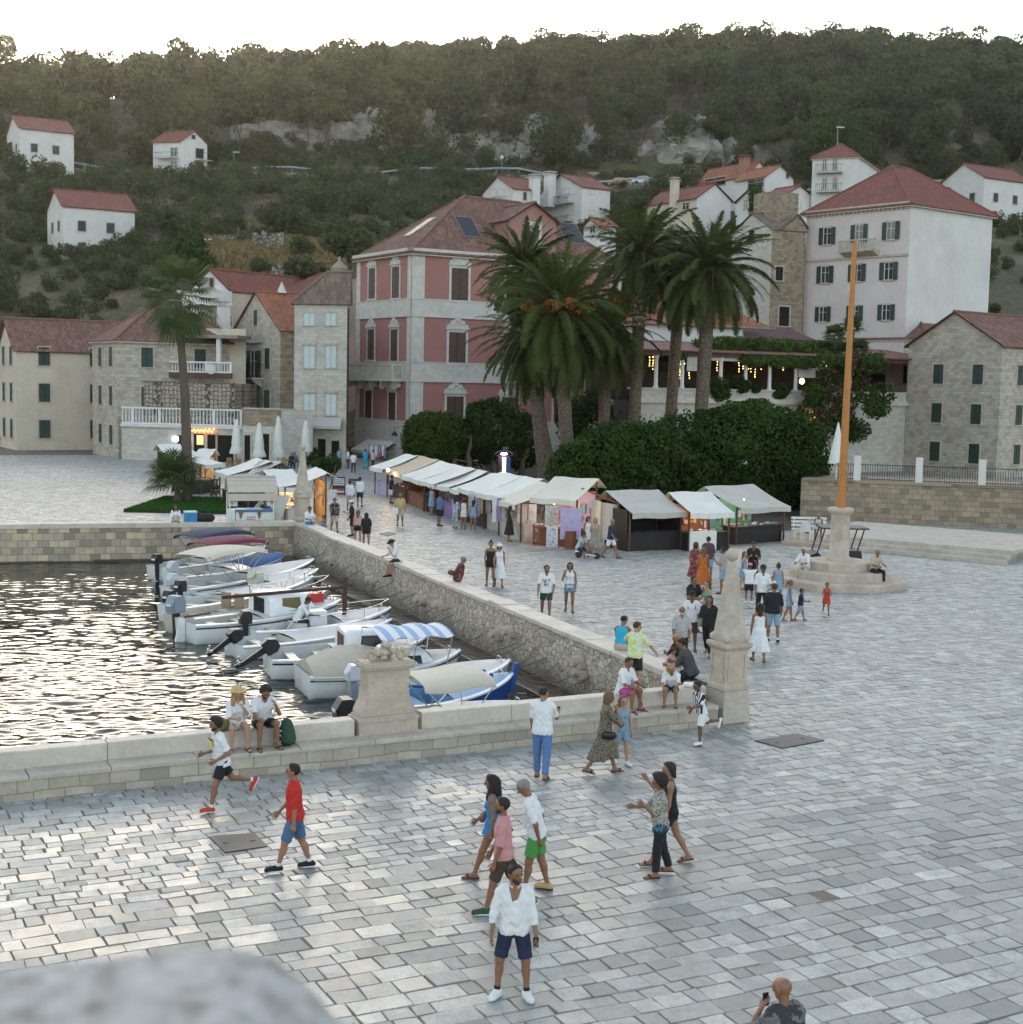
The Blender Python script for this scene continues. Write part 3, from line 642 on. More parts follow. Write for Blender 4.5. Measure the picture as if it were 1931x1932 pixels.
for t in (1.8, 4.3, 6.8, 9.3, 11.6): f.slab(mb, t, t+.4, zbz-.75, zbz-.2, .085, .9); mb.cyl(f.at(t, zbz-.75, .75), f.at(t+.4, zbz-.75, .75), .22, n=10)
bal = mb.build('balcony', [M_orn], pk.root)
balusters(f, t0b, t1b, zbz, zbz+1.45, 1.3, bal, M_orn, .27)
mb = MB(); sd = Face(f.at(t0b, 0)[:2], f.o, -f.d); balusters(sd, .1, 1.14, zbz, zbz+1.45, .02, bal, M_orn, .27)
f = pk.R; td0, td1 = f.px(*C('B', 1105, 300))[0], f.px(*C('B', 1425, 300))[0]; zd1 = zp(f.at(td0, 0)[:2], C('B', 1105, 196)[1]); zda = zp(f.at((td0+td1)/2, 0)[:2], C('B', 1268, 92)[1])
mb = MB(); D = Face(f.at(0, 0, .1)[:2], f.d, f.o); wallface(mb, D, td0, td1, z_corn1-.05, zd1, 0, [((td0+td1)/2, zda)])
for t, o_ in ((td0, -f.d), (td1, f.d)):
 g = Face(D.at(t, 0)[:2], -f.o, o_); wallface(mb, g, 0, 6.5, z_corn1-.05, zd1)
dm = mb.build('dormer', [M_pinkd], pk.root)
mb = MB(); hw = (td1-td0)/2; rs = zda-zd1; kk = rs/hw; back = v3(-f.o)
a = D.at(td0-.35, zd1-.35*kk, .35); roof_plane(mb, a, a+back*8, v3(f.d)*(hw+.35)+Z3*(rs+.35*kk), tw=.3)
a = D.at(td1+.35, zd1-.35*kk, .35); roof_plane(mb, a+back*8, a, -v3(f.d)*(hw+.35)+Z3*(rs+.35*kk), tw=.3)
ridge(mb, D.at((td0+td1)/2, zda+.05, .4), D.at((td0+td1)/2, zda+.05, -8)); mb.build('dormer_roof', [M_tile], dm)
q = D.rect('B', 1225, 240, 1312, 395); window(D, q, 'glass', dm, M_orn, fw=.25)
def skylight(plane_p, e, Sv, px, py, w_, h_):
 nn = unit(np.cross(e, Sv)); nn = nn if nn[2] > 0 else -nn; d = ray(*C('B', px, py)); o = np.array([0, 0, CAMH]); t = ((plane_p-o)@nn)/(d@nn); c = o+d*t; e = unit(e); s_ = unit(Sv)
 mb = MB(); p = c-e*w_/2-s_*h_/2+nn*.05; mb.par(p, e*w_, s_*h_, nn*.08); fr = mb.build('skylight', [M_zinc], pk.root)
 mb = MB(); p = c-e*(w_/2-.1)-s_*(h_/2-.1)+nn*.131; mb.par(p, e*(w_-.2), s_*(h_-.2), nn*.01); mb.build('pane', [mat('dark roof glass', (.03, .035, .045), .45, .2, 1, 0, spec=.25)], fr)
c0 = v3(pc, z_corn1)-v3(E1)*.5-v3(E2)*.5-Z3*.5*5.9/(pll/2)
skylight(c0, v3(E1), v3(E2)*(pll/2)+Z3*5.9, 820, 260, 2.0, 3.0); skylight(c0, v3(E1), v3(E2)*(pll/2)+Z3*5.9, 1530, 305, 2.4, 3.2)
skylight(c0, v3(E2), v3(E1)*9.2+Z3*5.9*1.08, 495, 262, 1.6, 3.4)
f = pk.L
for r, m in (((92, 1762, 128, 1930), M_dark), ((232, 1800, 265, 1930), M_dark)):
 t0, t1, z0, z1 = f.rect('B', *r); window(f, (t0, t1, 0.02, z1), 'dark', pk.root, M_lime, fw=.22, sill=False)
t0, t1, z0, z1 = f.rect('B', 172, 1805, 196, 1930); mb = MB(); f.slab(mb, t0, t1, .05, z1, .09, .11); mb.build('lit_doorway', [E_glow], pk.root)
t0, t1, z0, z1 = f.rect('B', 138, 1705, 330, 1790); awning(f, t0, t1, z1-.2, 1.0, 1.9, pk.root, M_canv, .3)
mb = MB(); p = f.at(.35, zc(1630), .09); mb.tube([p, p+v3(f.o*1.3)], .03); q = p+v3(f.o*1.3); mb.cyl(q, q-Z3*.4, .02, n=6)
lan = mb.build('lantern', [M_iron], pk.root)
mb = MB(); mb.lathe(q-Z3*1.6, [(.12, 0), (.3, .75), (.34, .8)], 6, 0, R(30)); mb.build('lantern_glass', [mat('lantern glass', (.35, .42, .45), .2, .1, 1, 0)], lan)
mb = MB(); mb.lathe(q-Z3*.8, [(.4, 0), (.2, .25), (.06, .42)], 6, 0, R(30)); mb.lathe(q-Z3*1.66, [(.06, -.1), (.16, .06)], 6, 0, R(30)); mb.build('lantern_cap', [M_iron], lan)
# ---------------------------------------------------------------- stone house with pale blue shutters
dS = unit(np.array([-1, .12])); c_ = corner('A', 1222, 129.0); dSb = corner('A', 1288, 138.5)-c_; wl = ext('A', 862, c_, dS); sl_ = ext('A', 1288, c_, dSb); ze = zp(c_, C('A', 1222, 405)[1])
sh = House('stone_house', 'narrow pale stone house with pale blue shutters beside the pink palace', c_, dS, dSb, wl, sl_, 0, ze, M_stoned, M_tileb, 'none', 1.7, .35, lm=M_stonel)  # alley side wears the darker stone, so its shade is in the colour
mb = MB(); L_, R_ = v3(sh.dl), v3(sh.dr); c3 = v3(c_, ze); hb_ = sl_/2+.35; a = c3+L_*(wl+.35)-R_*.35; b = c3-L_*.35-R_*.35; a2 = a+R_*(sl_+.7); b2 = b+R_*(sl_+.7)
roof_plane(mb, a, b, R_*hb_+Z3*2.9, 3.3, 0); roof_plane(mb, b2, a2, -R_*hb_+Z3*2.9, 0, 3.3); roof_plane(mb, a2, a, -L_*3.3+Z3*2.9, hb_, hb_); ridge(mb, a, a-L_*3.3+R_*hb_+Z3*2.95); ridge(mb, b+R_*hb_+Z3*2.95, a-L_*3.3+R_*hb_+Z3*2.95); mb.build('roof', [M_tileb], sh.root)
mb = MB(); wallface(mb, sh.R, 0, sl_, ze-.02, ze, 0, [(sl_/2, ze+2.7)]); mb.build('gable', [M_stoned], sh.root)
for yy in ((462, 545), (680, 838), (1015, 1162)):
 for xx in ((928, 1000), (1078, 1146)): wn = sh.win('L', 'A', xx[0], yy[0], xx[1], yy[1], 'closed', shut=M_pale, frame=M_lime, fw=.12)
mb = MB()
for yy in (672, 1000):
 for xx in ((915, 1012), (1065, 1160)): t0, t1, z0, z1 = sh.L.rect('A', xx[0], yy-8, xx[1], yy+8); sh.L.slab(mb, t0, t1, z0, z1, 0, .18)
mb.build('lintel', [M_lime], sh.root)
t0, t1, z0, z1 = sh.L.rect('A', 842, 1172, 1188, 1245); awning(sh.L, t0, t1, z1, .8, 1.3, sh.root, M_canvg, .25)
for r in ((962, 1318, 985, 1500), (1022, 1325, 1076, 1530), (1116, 1338, 1170, 1470)):
 t0, t1, z0, z1 = sh.L.rect('A', *r); window(sh.L, (t0, t1, 0.05 if r[0] == 1022 else z0, z1), 'dark', sh.root, M_lime, fw=.14)
mb = MB(); mb.tube([sh.R.at(.25, ze-.3, .1), sh.R.at(.25, 4, .1), sh.R.at(.3, .2, .12)], .07); mb.build('downpipe', [mat('brown downpipe', (.05, .03, .025), .5)], sh.root)
# ---------------------------------------------------------------- gabled stone house
c_ = corner('A', 765, 132.5); gl_ = ext('A', 442, c_, E2); ze = zp(c_, C('A', 765, 575)[1]); za = zp((c_+E2*gl_/2), C('A', 602, 318)[1])
gh = House('gabled_house', 'stone house with a steep gable, iron balcony and orange tile roof', c_, E2, E1, gl_, ext('A', 1090, c_, E1), 0, ze, M_stoned, M_tileo, 'gl', za-ze, .2, lm=M_stone)  # right face darker than the gable front: shade painted by the material
gh.win('L', 'A', 585, 440, 611, 548, 'closed', shut=M_green, fw=.1); gh.win('L', 'A', 660, 702, 695, 845, 'closed', shut=M_green, fw=.12)
gh.win('L', 'A', 655, 988, 695, 1120, 'closed', shut=M_mgreen, fw=.12); gh.win('L', 'A', 484, 985, 506, 1115, 'closed', shut=M_mgreen, fw=.1)
gh.win('L', 'A', 565, 718, 610, 905, 'open', shut=M_green, fw=.1); gh.win('L', 'A', 478, 700, 506, 808, 'open', shut=M_green, fw=.1)
t0, t1, z0, z1 = gh.L.rect('A', 438, 812, 648, 905); railing(gh.L, t0, t1, z0, z1, 1.1, gh.root)
mb = MB()
for i in range(4): t = t0+.3+(t1-t0-.6)*i/3; mb.prism([gh.L.at(t, z0-.14, .02), gh.L.at(t, z0-.14, .95), gh.L.at(t, z0-.35, .9), gh.L.at(t, z0-.9, .02)], v3(gh.L.d*.22))
mb.build('corbel', [M_stone], gh.root)
t0, t1, z0, z1 = gh.L.rect('A', 550, 655, 635, 668); mb = MB(); gh.L.slab(mb, t0, t1, z0, z1, 0, .2); mb.build('lintel', [M_lime], gh.root)
mb = MB(); p = gh.ra+(gh.rb-gh.ra)*.55; mb.lathe(p+Z3*.0, [(.55, 0), (.1, .9), (.02, 1.1)], 4, 0, R(31.5+45)); mb.build('roof_vent', [M_white], gh.root)
tF = Face(corner('A', 775, 125.0), unit(np.array([-1, .14])), np.array([-.14, -1]))
tw_ = tF.px(*C('A', 510, 1100))[0]; tz0, tz1 = tF.px(*C('A', 640, 1240))[1], tF.px(*C('A', 640, 1122))[1]
mb = MB(); wallface(mb, tF, 0, tw_, 0, tz0); sd = Face(tF.p0, E1, -E2); wallface(mb, sd, 0, 3, 0, tz1); wallface(mb, tF, 0, tw_, tz0, tz1, 1)
a = tF.at(0, tz1-.02); mb.quad(a, a+v3(tF.d*tw_), a+v3(tF.d*tw_)-v3(tF.o*6), a-v3(tF.o*6)); tF.slab(mb, -.05, tw_+.05, tz1, tz1+.12, -.3, .12)
ter = mb.build('terrace_front', [M_stonel, M_stoned], gh.root)
for r in ((640, 1290, 690, 1480), (520, 1300, 560, 1470)):
 t0, t1, z0, z1 = tF.rect('A', *r); window(tF, (t0, t1, .05, z1), 'dark', ter, M_lime, fw=.15, sill=False)
# ---------------------------------------------------------------- terrace restaurant house at the left
lF = Face(corner('A', 512, 127.0), unit(np.array([-1, .16])), np.array([-.16, -1])); LW = 11.5
zz = lambda x, y: lF.px(*C('A', x, y))[1]
th = empty('terrace_house', 'terraced house with white balustrades and a patterned stone wall at the harbour corner', 'house', lF.at(0, 0))
mb = MB(); z1_ = zz(300, 1235); wallface(mb, lF, 0, LW, 0, z1_); a = lF.at(0, z1_); mb.quad(a, lF.at(LW, z1_), lF.at(LW, z1_, -9), lF.at(0, z1_, -9)); sd = Face(lF.at(0, 0)[:2], -lF.o, -lF.d); wallface(mb, sd, 0, 9, 0, z1_); mb.build('wall', [M_stonel], th)
balusters(lF, .1, LW, z1_, zz(300, 1118), .05, th, M_wframe, .32)
mb = MB(); lF.slab(mb, -.1, LW, z1_-.25, z1_-.01, .01, .3); mb.build('floor_band', [M_white], th)
f2 = Face(lF.at(0, 0, -2.6)[:2], lF.d, lF.o); z2 = f2.px(*C('A', 300, 945))[1]; x2 = f2.px(*C('A', 452, 1000))[0]
mb = MB(); wallface(mb, f2, x2, LW, z1_, z2); sd = Face(f2.at(x2, 0)[:2], -lF.o, -lF.d); wallface(mb, sd, 0, 6, z1_, z2); a = f2.at(x2, z2); mb.quad(a, f2.at(LW, z2), f2.at(LW, z2, -7), f2.at(x2, z2, -7)); f2.slab(mb, x2-.05, LW, z2, z2+.1, -.3, .1); mb.build('patterned_wall', [M_patt], th)
f3 = Face(lF.at(0, 0, -4.2)[:2], lF.d, lF.o); x3 = f3.px(*C('A', 430, 800))[0]; zb3, zt3 = f3.px(*C('A', 300, 872))[1], f3.px(*C('A', 300, 795))[1]
balusters(f3, x3, LW, zb3, zt3, 0, th, M_wframe, .3)
mb = MB(); f3.slab(mb, x3, LW, zb3-.5, zb3, -.3, .05); mb.build('beam', [M_wood], th)
f4 = Face(lF.at(0, 0, -8.0)[:2], lF.d, lF.o); zt4 = f4.px(*C('A', 300, 640))[1]; mb = MB(); wallface(mb, f4, x3, LW, z2, zt4+1.0)
mb.build('loggia_wall', [M_cream], th)
mb = MB(); f4.slab(mb, x3-.5, f4.px(*C('A', 95, 640))[0]+.3, zt4, zt4+.3, 0, 3.6); mb.build('loggia_roof', [M_zinc], th)
mb = MB()
for x in (110, 160, 425): t = f4.px(*C('A', x, 700))[0]; f4.slab(mb, t-.2, t+.2, zb3, zt4, 2.9, 3.3)
mb.build('loggia_post', [M_white], th)
for r in ((190, 665, 250, 790), (300, 668, 360, 790)):
 window(f4, f4.rect('A', *r), 'dark', th, M_cream, fw=.08)
for r in ((172, 1290, 245, 1500), (265, 1295, 322, 1500), (335, 1300, 445, 1500), (60, 1300, 140, 1500)):
 t0, t1, z0, z1 = lF.rect('A', *r); window(lF, (t0, t1, .05, z1), 'dark', th, M_lime, fw=.15, sill=False)
t0, t1, z0, z1 = lF.rect('A', 192, 1300, 238, 1365); mb = MB(); lF.slab(mb, t0, t1, z0, z1, .02, .035); mb.build('lit_window', [emit('dim lit window', (1, .7, .3), .16)], th)
t0, t1, z0, z1 = lF.rect('A', 172, 1244, 318, 1275); mb = MB()
for i in range(16): t = t0+(t1-t0)*i/15; mb.ball(lF.at(t, z1-.15-.25*abs(math.sin(i*1.1)), .35), .07, 5)
mb.build('heater_lamps', [emit('orange heater', (1, .25, .05), 2.2)], th)
mb = MB()
t0, t1, z0, z1 = lF.rect('A', 30, 1312, 150, 1340)
for t in (t0, t1-.5): lF.slab(mb, t, t+.5, z0, z1, .02, .2)
mb.build('wall_lamp', [emit('white wall lamp', (.8, .88, 1), 1.6)], th)
mb = MB(); c = f3.at(f3.px(*C('A', 295, 860))[0], zb3+.35, .35); u = unit(np.array([.55, -.8, .3])); a_, b_, _ = frame(u)
for k in range(3): mb.cyl(c+u*(.03*k), c+u*(.03*k+.03), .5-.1*k, .5-.08*k, 16)
mb.cyl(c, c+u*.45, .02); prop(mb.build('satellite_dish', [M_white]), 'white satellite dish in front of the upper terrace balustrade', 'satellite dish')
c_ = corner('A', 420, 146.0); dG = unit(np.array([-.93, .36])); ll = ext('A', 150, c_, dG)
zeb = zp(c_, C('A', 430, 300)[1]); zab = zp(c_+dG*ll/2, C('A', 290, 163)[1])
rh = House('red_roof_house', 'white gabled house with a long dark red roof behind the terraces', c_, dG, np.array([.62, .78]), ll, 17, 0, zeb, M_cream, M_tiler, 'gl', zab-zeb, .25, lm=M_white)
rh.win('L', 'A', 282, 220, 310, 282, 'closed', shut=M_brown, fw=.08); rh.win('L', 'A', 290, 478, 330, 553, 'glass', fw=.08); rh.win('L', 'A', 405, 480, 440, 560, 'glass', fw=.08)
mb = MB(); mb.par(rh.L.at(-.3, zeb-1.7, .1), v3(dG*4.6), v3(rh.L.o*2.2), Z3*1.5); mb.build('side_wing', [M_white], rh.root)
p = corner('A', 375, 140.0); zt = zp(p, C('A', 375, 412)[1]); rh.chimney(p, 1.0, zt-7.5, zt, M_white)
c_ = corner('A', 1020, 150.0); ze = zp(c_, C('A', 1020, 335)[1]); ll = ext('A', 740, c_, dG)
rh2 = House('red_roof_house', 'low house behind the steep gable of which only the long red roof shows', c_, dG, np.array([.62, .78]), ll, 12, 0, ze, M_cream, M_tiler, 'gr', 2.6, .25)
p = corner('A', 1165, 150.0); tz = lambda y: zp(p, C('A', 1165, y)[1]); k = 150/2684/1.0352/3.513
tc = empty('turret_chimney', 'round pink turret shaped chimney with a pointed cap between the roofs', 'chimney', v3(p, tz(420)))
mb = MB(); mb.lathe(v3(p), [(48*k, tz(420)), (46*k, tz(240)), (50*k, tz(232)), (56*k, tz(212)), (56*k, tz(158))], 14); mb.build('shaft', [mat('rose chimney plaster', (.42, .27, .21), .8, .2, .8, .2)], tc)
mb = MB(); mb.lathe(v3(p), [(62*k, tz(158)), (55*k, tz(148)), (20*k, tz(112)), (9*k, tz(108)), (10*k, tz(80)), (1*k, tz(72))], 14); mb.build('cap', [mat('chimney cap stone', (.3, .25, .2), .8)], tc)
mb = MB()
for i in range(14): a = 2*math.pi*i/14; q = v3(p, tz(222))+56.3*k*np.array([math.cos(a), math.sin(a), 0]); mb.box(q, (.12, .12, .45), a)
mb.build('vent_hole', [M_dark], tc)
# ---------------------------------------------------------------- right hand side of the square
def pxhouse(name, label, k, xc, Y, xl, xr, y_eave, y_apex, zbase, wallm, roofm, roof, dl=None, dr=None, over=.35, group=None, lm=None, tw=.3, xa=None):
 c = corner(k, xc, Y); dl = E2 if dl is None else unit(np.array(dl, float)); dr = E1 if dr is None else unit(np.array(dr, float))
 ll = ext(k, xl, c, dl); lr = ext(k, xr, c, dr); ze = zp(c, C(k, xc, y_eave)[1])
 if roof == 'gl': rise = zp(c+dl*ll/2, C(k, 0, y_apex)[1])-ze
 elif roof == 'gr': rise = zp(c+dr*lr/2, C(k, 0, y_apex)[1])-ze
 else: rise = zp(c+dl*ll/2+dr*min(lr, ll)/2, C(k, 0, y_apex)[1])-ze
 return House(name, label, c, dl, dr, ll, lr, zbase, ze, wallm, roofm, roof, rise, over, 'house', group, lm, tw)
wp = corner('D', 1566, 152.0); dW = unit(np.array([.62, -.78])); dWb = np.array([.78, .62])
zeW = zp(wp, C('D', 1566, 160)[1])
HIPRUN['tall pale house with dark green open shutters and a stone balcony'] = 6
wh = House('green_shutter_house', 'tall pale house with dark green open shutters and a stone balcony', wp+dW*13, -dW, dWb, 13, 14, 4, zeW, M_white, M_tiler, 'hip', 4.6, .5, lm=M_offw)
fW = Face(wp, dW, np.array([-.78, -.62]))
for r in ((1706, 275, 1762, 400), (1690, 556, 1748, 680), (1676, 850, 1730, 960)): window(fW, fW.rect('D', *r), 'open', wh.root, M_lime, M_green, .12)
for i, r in enumerate(((1706, 275, 1762, 400), (1690, 556, 1748, 680), (1676, 850, 1730, 960))):
 t0, t1, z0, z1 = fW.rect('D', *r)
 for dt in (4.1, 8.0): window(fW, (t0+dt, t1+dt, z0, z1), 'open', wh.root, M_lime, M_green, .12)
mb = MB(); zs = fW.px(*C('D', 1700, 510))[1]; fW.slab(mb, -.05, 13.05, zs-.15, zs+.1, 0, .14); fW.slab(mb, -.1, 13.1, zeW-.45, zeW, 0, .3)
for i in range(24): fW.slab(mb, .1+i*.54, .32+i*.54, zeW-.7, zeW-.45, 0, .22)
mb.build('string_course', [M_lime], wh.root)
mb = MB(); t0, t1, z0, z1 = fW.rect('D', 1800, 385, 1900, 540); pr = [(0, 0), (.15, .1), (.5, .45), (.9, .8), (1.0, 1.0), (1.0, 1.12), (0, 1.12)]
q = [fW.at(t0+1.2, z0+(z1-z0)*.25+y*(z1-z0)*.25, x*1.1) for x, y in pr]; mb.prism(q, v3(fW.d*4.2)); sb = mb.build('stone_balcony', [M_lime], wh.root)
balusters(fW, t0+1.0, t0+5.6, z0+(z1-z0)*.53, z0+(z1-z0)*1.05, 1.1, sb, M_lime, .3)
tp = corner('D', 1318, 149.0); ll = ext('D', 1040, tp, E2*np.array([1, 1])); lr = ext('D', 1568, tp, np.array([.9, .43]))
dR = unit(np.array([.9, .43])); zeT = zp(tp, C('D', 1318, 285)[1])
st = House('stone_tower_house', 'old brown stone house with two small gables and a square stone chimney', tp, E2, dR, ll, lr, 4, zeT, M_stoned, M_tileb, 'gl', zp(tp+E2*ll/2, C('D', 1190, 172)[1])-zeT, .15, lm=M_stonel)  # pale left face, dark right face: the light is painted into the stone
f = st.R; ta, za = f.px(*C('D', 1520, 180)); tb, zb2 = f.px(*C('D', 1395, 285))
mb = MB(); G = Face(f.at(0, 0, .012)[:2], f.d, f.o); wallface(mb, G, tb-1, lr, zeT-.5, zeT-.1, 0, [(lr, zb2+.3), (ta, za), (tb, zb2)][0:3]); mb.build('gable', [M_stoned], st.root)
mb = MB(); a = G.at(tb, zb2, .15); b = G.at(ta, za, .15); bk = v3(-G.o)
roof_plane(mb, a+bk*5, a, b-a, tw=.3); e_ = G.at(lr+.3, zb2+.2, .15); roof_plane(mb, e_, e_+bk*5, b-e_, tw=.3); mb.build('gable_roof', [M_tileb], st.root)
for r in ((1165, 295, 1205, 380), ): st.win('L', 'D', *r, kind='dark', fw=.12)
for r in ((1355, 560, 1410, 660), (1380, 850, 1455, 990)): st.win('R', 'D', *r, kind='dark', fw=.14, frame=M_lime)
p = corner('D', 1338, 153.0); zt = zp(p, C('D', 1338, 45)[1]); mb = MB()
hb = 1.65;
for f_, o_ in ((E2, -E1), (E1, -E2)):
 q = Face(p-E1*hb-E2*hb, f_, o_); wallface(mb, q, 0, 2*hb, zt-8, zt)
mb.par(v3(p-E1*hb-E2*hb, zt), v3(E1)*2*hb, v3(E2)*2*hb, Z3*.2); mb.build('chimney', [M_stoned], st.root)
rp = corner('D', 600, 121.0); rF = Face(rp, E1, np.array([E1[1], -E1[0]])); RL = 36.0
zr = lambda y, x=640: rF.px(*C('D', x, y))[1]
ts = empty('terrace_restaurant', 'raised restaurant terrace with a long tiled pergola roof, white columns and fairy lights', 'restaurant', rF.at(0, 0))
zf, zwall, zroof = zr(1455, 870), zr(1640, 870), zr(1168)
mb = MB(); wallface(mb, rF, -4, RL, 0, zf); mb.build('terrace_wall', [M_stonel], ts)
mb = MB(); rF.slab(mb, -4, RL, zf-1.15, zf-.85, 0, .3); rF.slab(mb, -4, RL, zf-.85, zf-.7, 0, .18); rF.slab(mb, -4, RL, zf-.02, zf+.12, -.35, .08); mb.build('moulding', [M_limel], ts)
mb = MB(); a = rF.at(-4, zf-.9); mb.quad(rF.at(-4, zf-.9), rF.at(RL, zf-.9), rF.at(RL, zf-.9, -7), rF.at(-4, zf-.9, -7)); mb.quad(rF.at(-4, zf-1, -6.5), rF.at(RL, zf-1, -6.5), rF.at(RL, zroof+.6, -6.5), rF.at(-4, zroof+.6, -6.5)); mb.build('terrace_room', [mat('dim terrace room', (.045, .03, .02), .8, .5, .6)], ts)  # shade of the room put into one dark colour for floor and back wall
mb = MB(); a = rF.at(-4.3, zroof, .5); b = rF.at(RL, zroof, .5); roof_plane(mb, a, b, v3(-rF.o)*7.3+Z3*1.0, tw=.4); mb.build('pergola_roof', [tile_mat('faded pergola tiles', [(.2, .1, .075), (.25, .13, .1), (.17, .085, .065)])], ts)
mb = MB(); rF.slab(mb, -4.2, RL, zroof-.45, zroof-.1, -.2, .1); mb.build('beam', [M_wood], ts)
for x in (500, 690, 970, 1150, 1325, 1515, 1705, 1910):
 t = rF.px(*C('D', x, 1350))[0]; mb = MB(); mb.lathe(rF.at(t, zf+.1, -.2), [(.24, 0), (.24, .12), (.17, .2), (.15, zroof-zf-.8), (.23, zroof-zf-.62), (.23, zroof-zf-.5)], 12); mb.build('column', [M_wframe], ts)
def blind(x0, y0, x1, y1, m, nm='blind'):
 t0, t1, z0, z1 = rF.rect('D', x0, y0, x1, y1); mb = MB(); mb.sheet(lambda u, v: rF.at(t0+(t1-t0)*u, z1+(z0-z1)*v, -.12+.02*math.sin(u*9)), 10, 4, 0, tuple(v3(rF.o)*-.02)); return mb.build(nm, [m], ts)
blind(722, 1188, 795, 1316, M_canvg); blind(900, 1188, 1112, 1244, M_canvg); ban = blind(1532, 1215, 1702, 1366, M_canv, 'banner')
def text(body, size, loc, xdir, zdir, m, parent=None, name='lettering', ext_=.004, align='CENTER'):
 cu = bpy.data.curves.new(name, 'FONT'); cu.body = body; cu.size = size; cu.extrude = ext_; cu.align_x = align; cu.align_y = 'CENTER'
 o = bpy.data.objects.new('tmp', cu); COL.objects.link(o); dg = bpy.context.evaluated_depsgraph_get(); me = bpy.data.meshes.new_from_object(o.evaluated_get(dg)); bpy.data.objects.remove(o)
 x = unit(xdir); z = unit(zdir); y = np.cross(z, x); off = np.zeros(3) if parent is None else wloc(parent)
 n = len(me.vertices); co = np.zeros(n*3, np.float32); me.vertices.foreach_get('co', co); co = co.reshape(-1, 3)
 wv = np.asarray(loc)-off+np.outer(co[:, 0], x)+np.outer(co[:, 1], z)-np.outer(co[:, 2], y); me.vertices.foreach_set('co', wv.astype(np.float32).ravel()); me.materials.clear(); me.update()
 return link_mesh(name, me, parent, [m])
t0, t1, z0, z1 = rF.rect('D', 1532, 1215, 1702, 1366); text('PARK', (t1-t0)*.32, rF.at(t0+(t1-t0)*.52, z0+(z1-z0)*.68, -.05), v3(rF.d), Z3, mat('grey lettering', (.14, .14, .14), .6, 0, 1, 0), ban)
mb = MB(); g = random.Random(5)
for x in list(range(680, 780, 34))+list(range(900, 1010, 40))+list(range(1130, 1330, 36))+list(range(1350, 1520, 36))+[1690, 1720, 1752]+[470, 510]:
 t = rF.px(*C('D', x+g.uniform(-9, 9), 1300))[0]; o_ = g.uniform(-1.2, -.05)
 for k in range(g.randint(4, 9)): mb.ball(rF.at(t+g.uniform(-.05, .05), zroof-.35-k*.24-g.uniform(0, .08), o_), .028, 3)
mb.build('fairy_lights', [E_fairy], ts)
for x, y in ((1615, 1392), ): t, z = rF.px(*C('D', x, y)); mb = MB(); mb.lathe(rF.at(t, z-.25, -1.2), [(.05, 0), (.22, .12), (.24, .35), (.1, .5)], 10); mb.build('lamp_shade', [emit('amber lamp shade', (1, .5, .14), 4.0)], ts)
t, z = rF.px(*C('D', 1612, 1664)); mb = MB(); mb.ball(rF.at(t, z, .25), .22, 8); mb.build('door_lamp', [emit('amber door lamp', (1, .4, .08), 5)], ts)
mb = MB(); t0, t1, z0, z1 = rF.rect('D', 1480, 1628, 1640, 1760); rF.slab(mb, t0, t1, 0, z1, .01, .05); mb.build('opening_shade', [M_dark], ts)  # flat dark slab painting the shade of an opening; no hole is cut
bp = rF.at(2, 0, -8)[:2]; bF = Face(bp, E1, rF.o); bz = lambda y, x=800: bF.px(*C('D', x, y))[1]
t1 = bF.px(*C('D', 1112, 1050))[0]
mb = MB(); wallface(mb, bF, -2, t1, 0, bz(985)); bl = empty('orange_roof_house', 'low pale house with a steep orange tile roof behind the palms', 'house', bF.at(0, 0)); mb.build('wall', [M_white], bl)
mb = MB(); a = bF.at(-2.5, bz(985), .4); t2 = bF.px(*C('D', 1330, 990))[0]; ap = bF.px(*C('D', 860, 770))[1]-bz(985); roof_plane(mb, a, bF.at(t2, bz(985), .4), v3(-bF.o)*5+Z3*ap*1.15, 5, 5.5, tw=.3); mb.build('roof', [M_tileo], bl)
mb = MB(); mb.tube([bF.at(-2.5, bz(985)-.05, .5), bF.at(t2, bz(985)-.05, .5)], .1); mb.build('gutter', [M_zinc], bl)
mb = MB(); t0, t3 = bF.px(*C('D', 1112, 1050))[0], bF.px(*C('D', 1640, 1050))[0]; zc_, zd_ = bz(1085, 1350), bz(1012, 1350)
pr = empty('purple_roof_shed', 'low shed with a purple brown tile roof above the pergola', 'shed', bF.at(t0, 0))
roof_plane(mb, bF.at(t0+.02, zc_, .3), bF.at(t3, zc_, .3), v3(-bF.o)*4+Z3*(zd_-zc_+.3), 3.2, 0, tw=.35); mb.build('roof', [tile_mat('purple brown tiles', [(.1, .05, .055), (.13, .065, .07), (.085, .045, .05)])], pr)
mb = MB(); mb.quad(bF.at(t0+.5, 0, -.4), bF.at(t3, 0, -.4), bF.at(t3, zc_, -.4), bF.at(t0+.5, zc_, -.4)); mb.build('wall', [M_cream], pr)
# ---------------------------------------------------------------- houses up the slope
def hz(c): return float(hillz(c[0], c[1]))-2.5
def up(label, k, xc, Y, xl, xr, ye, ya, roof, wallm=M_white, roofm=M_tiler, **kw):
 return pxhouse('hill_house', label, k, xc, Y, xl, xr, ye, ya, hz(corner(k, xc, Y)), wallm, roofm, roof, group='houses on the hillside', tw=.4, **kw)
h = up('white gabled house on the slope with its balcony right above the pink palace roof', 'T', 15, 222, -152, 172, 1056, 992, 'gl'); h.win('L', 'T', -118, 1068, -88, 1112, 'closed', shut=M_wframe, fw=.1); h.win('L', 'T', -72, 1068, -44, 1112, 'closed', shut=M_wframe, fw=.1)
t0, t1, z0, z1 = h.L.rect('T', -150, 1118, -22, 1136); railing(h.L, t0, t1, z0, z1, 1.2, h.root, step=.35); h.win('R', 'T', 64, 1082, 82, 1126, 'closed', shut=M_wood, fw=.1)
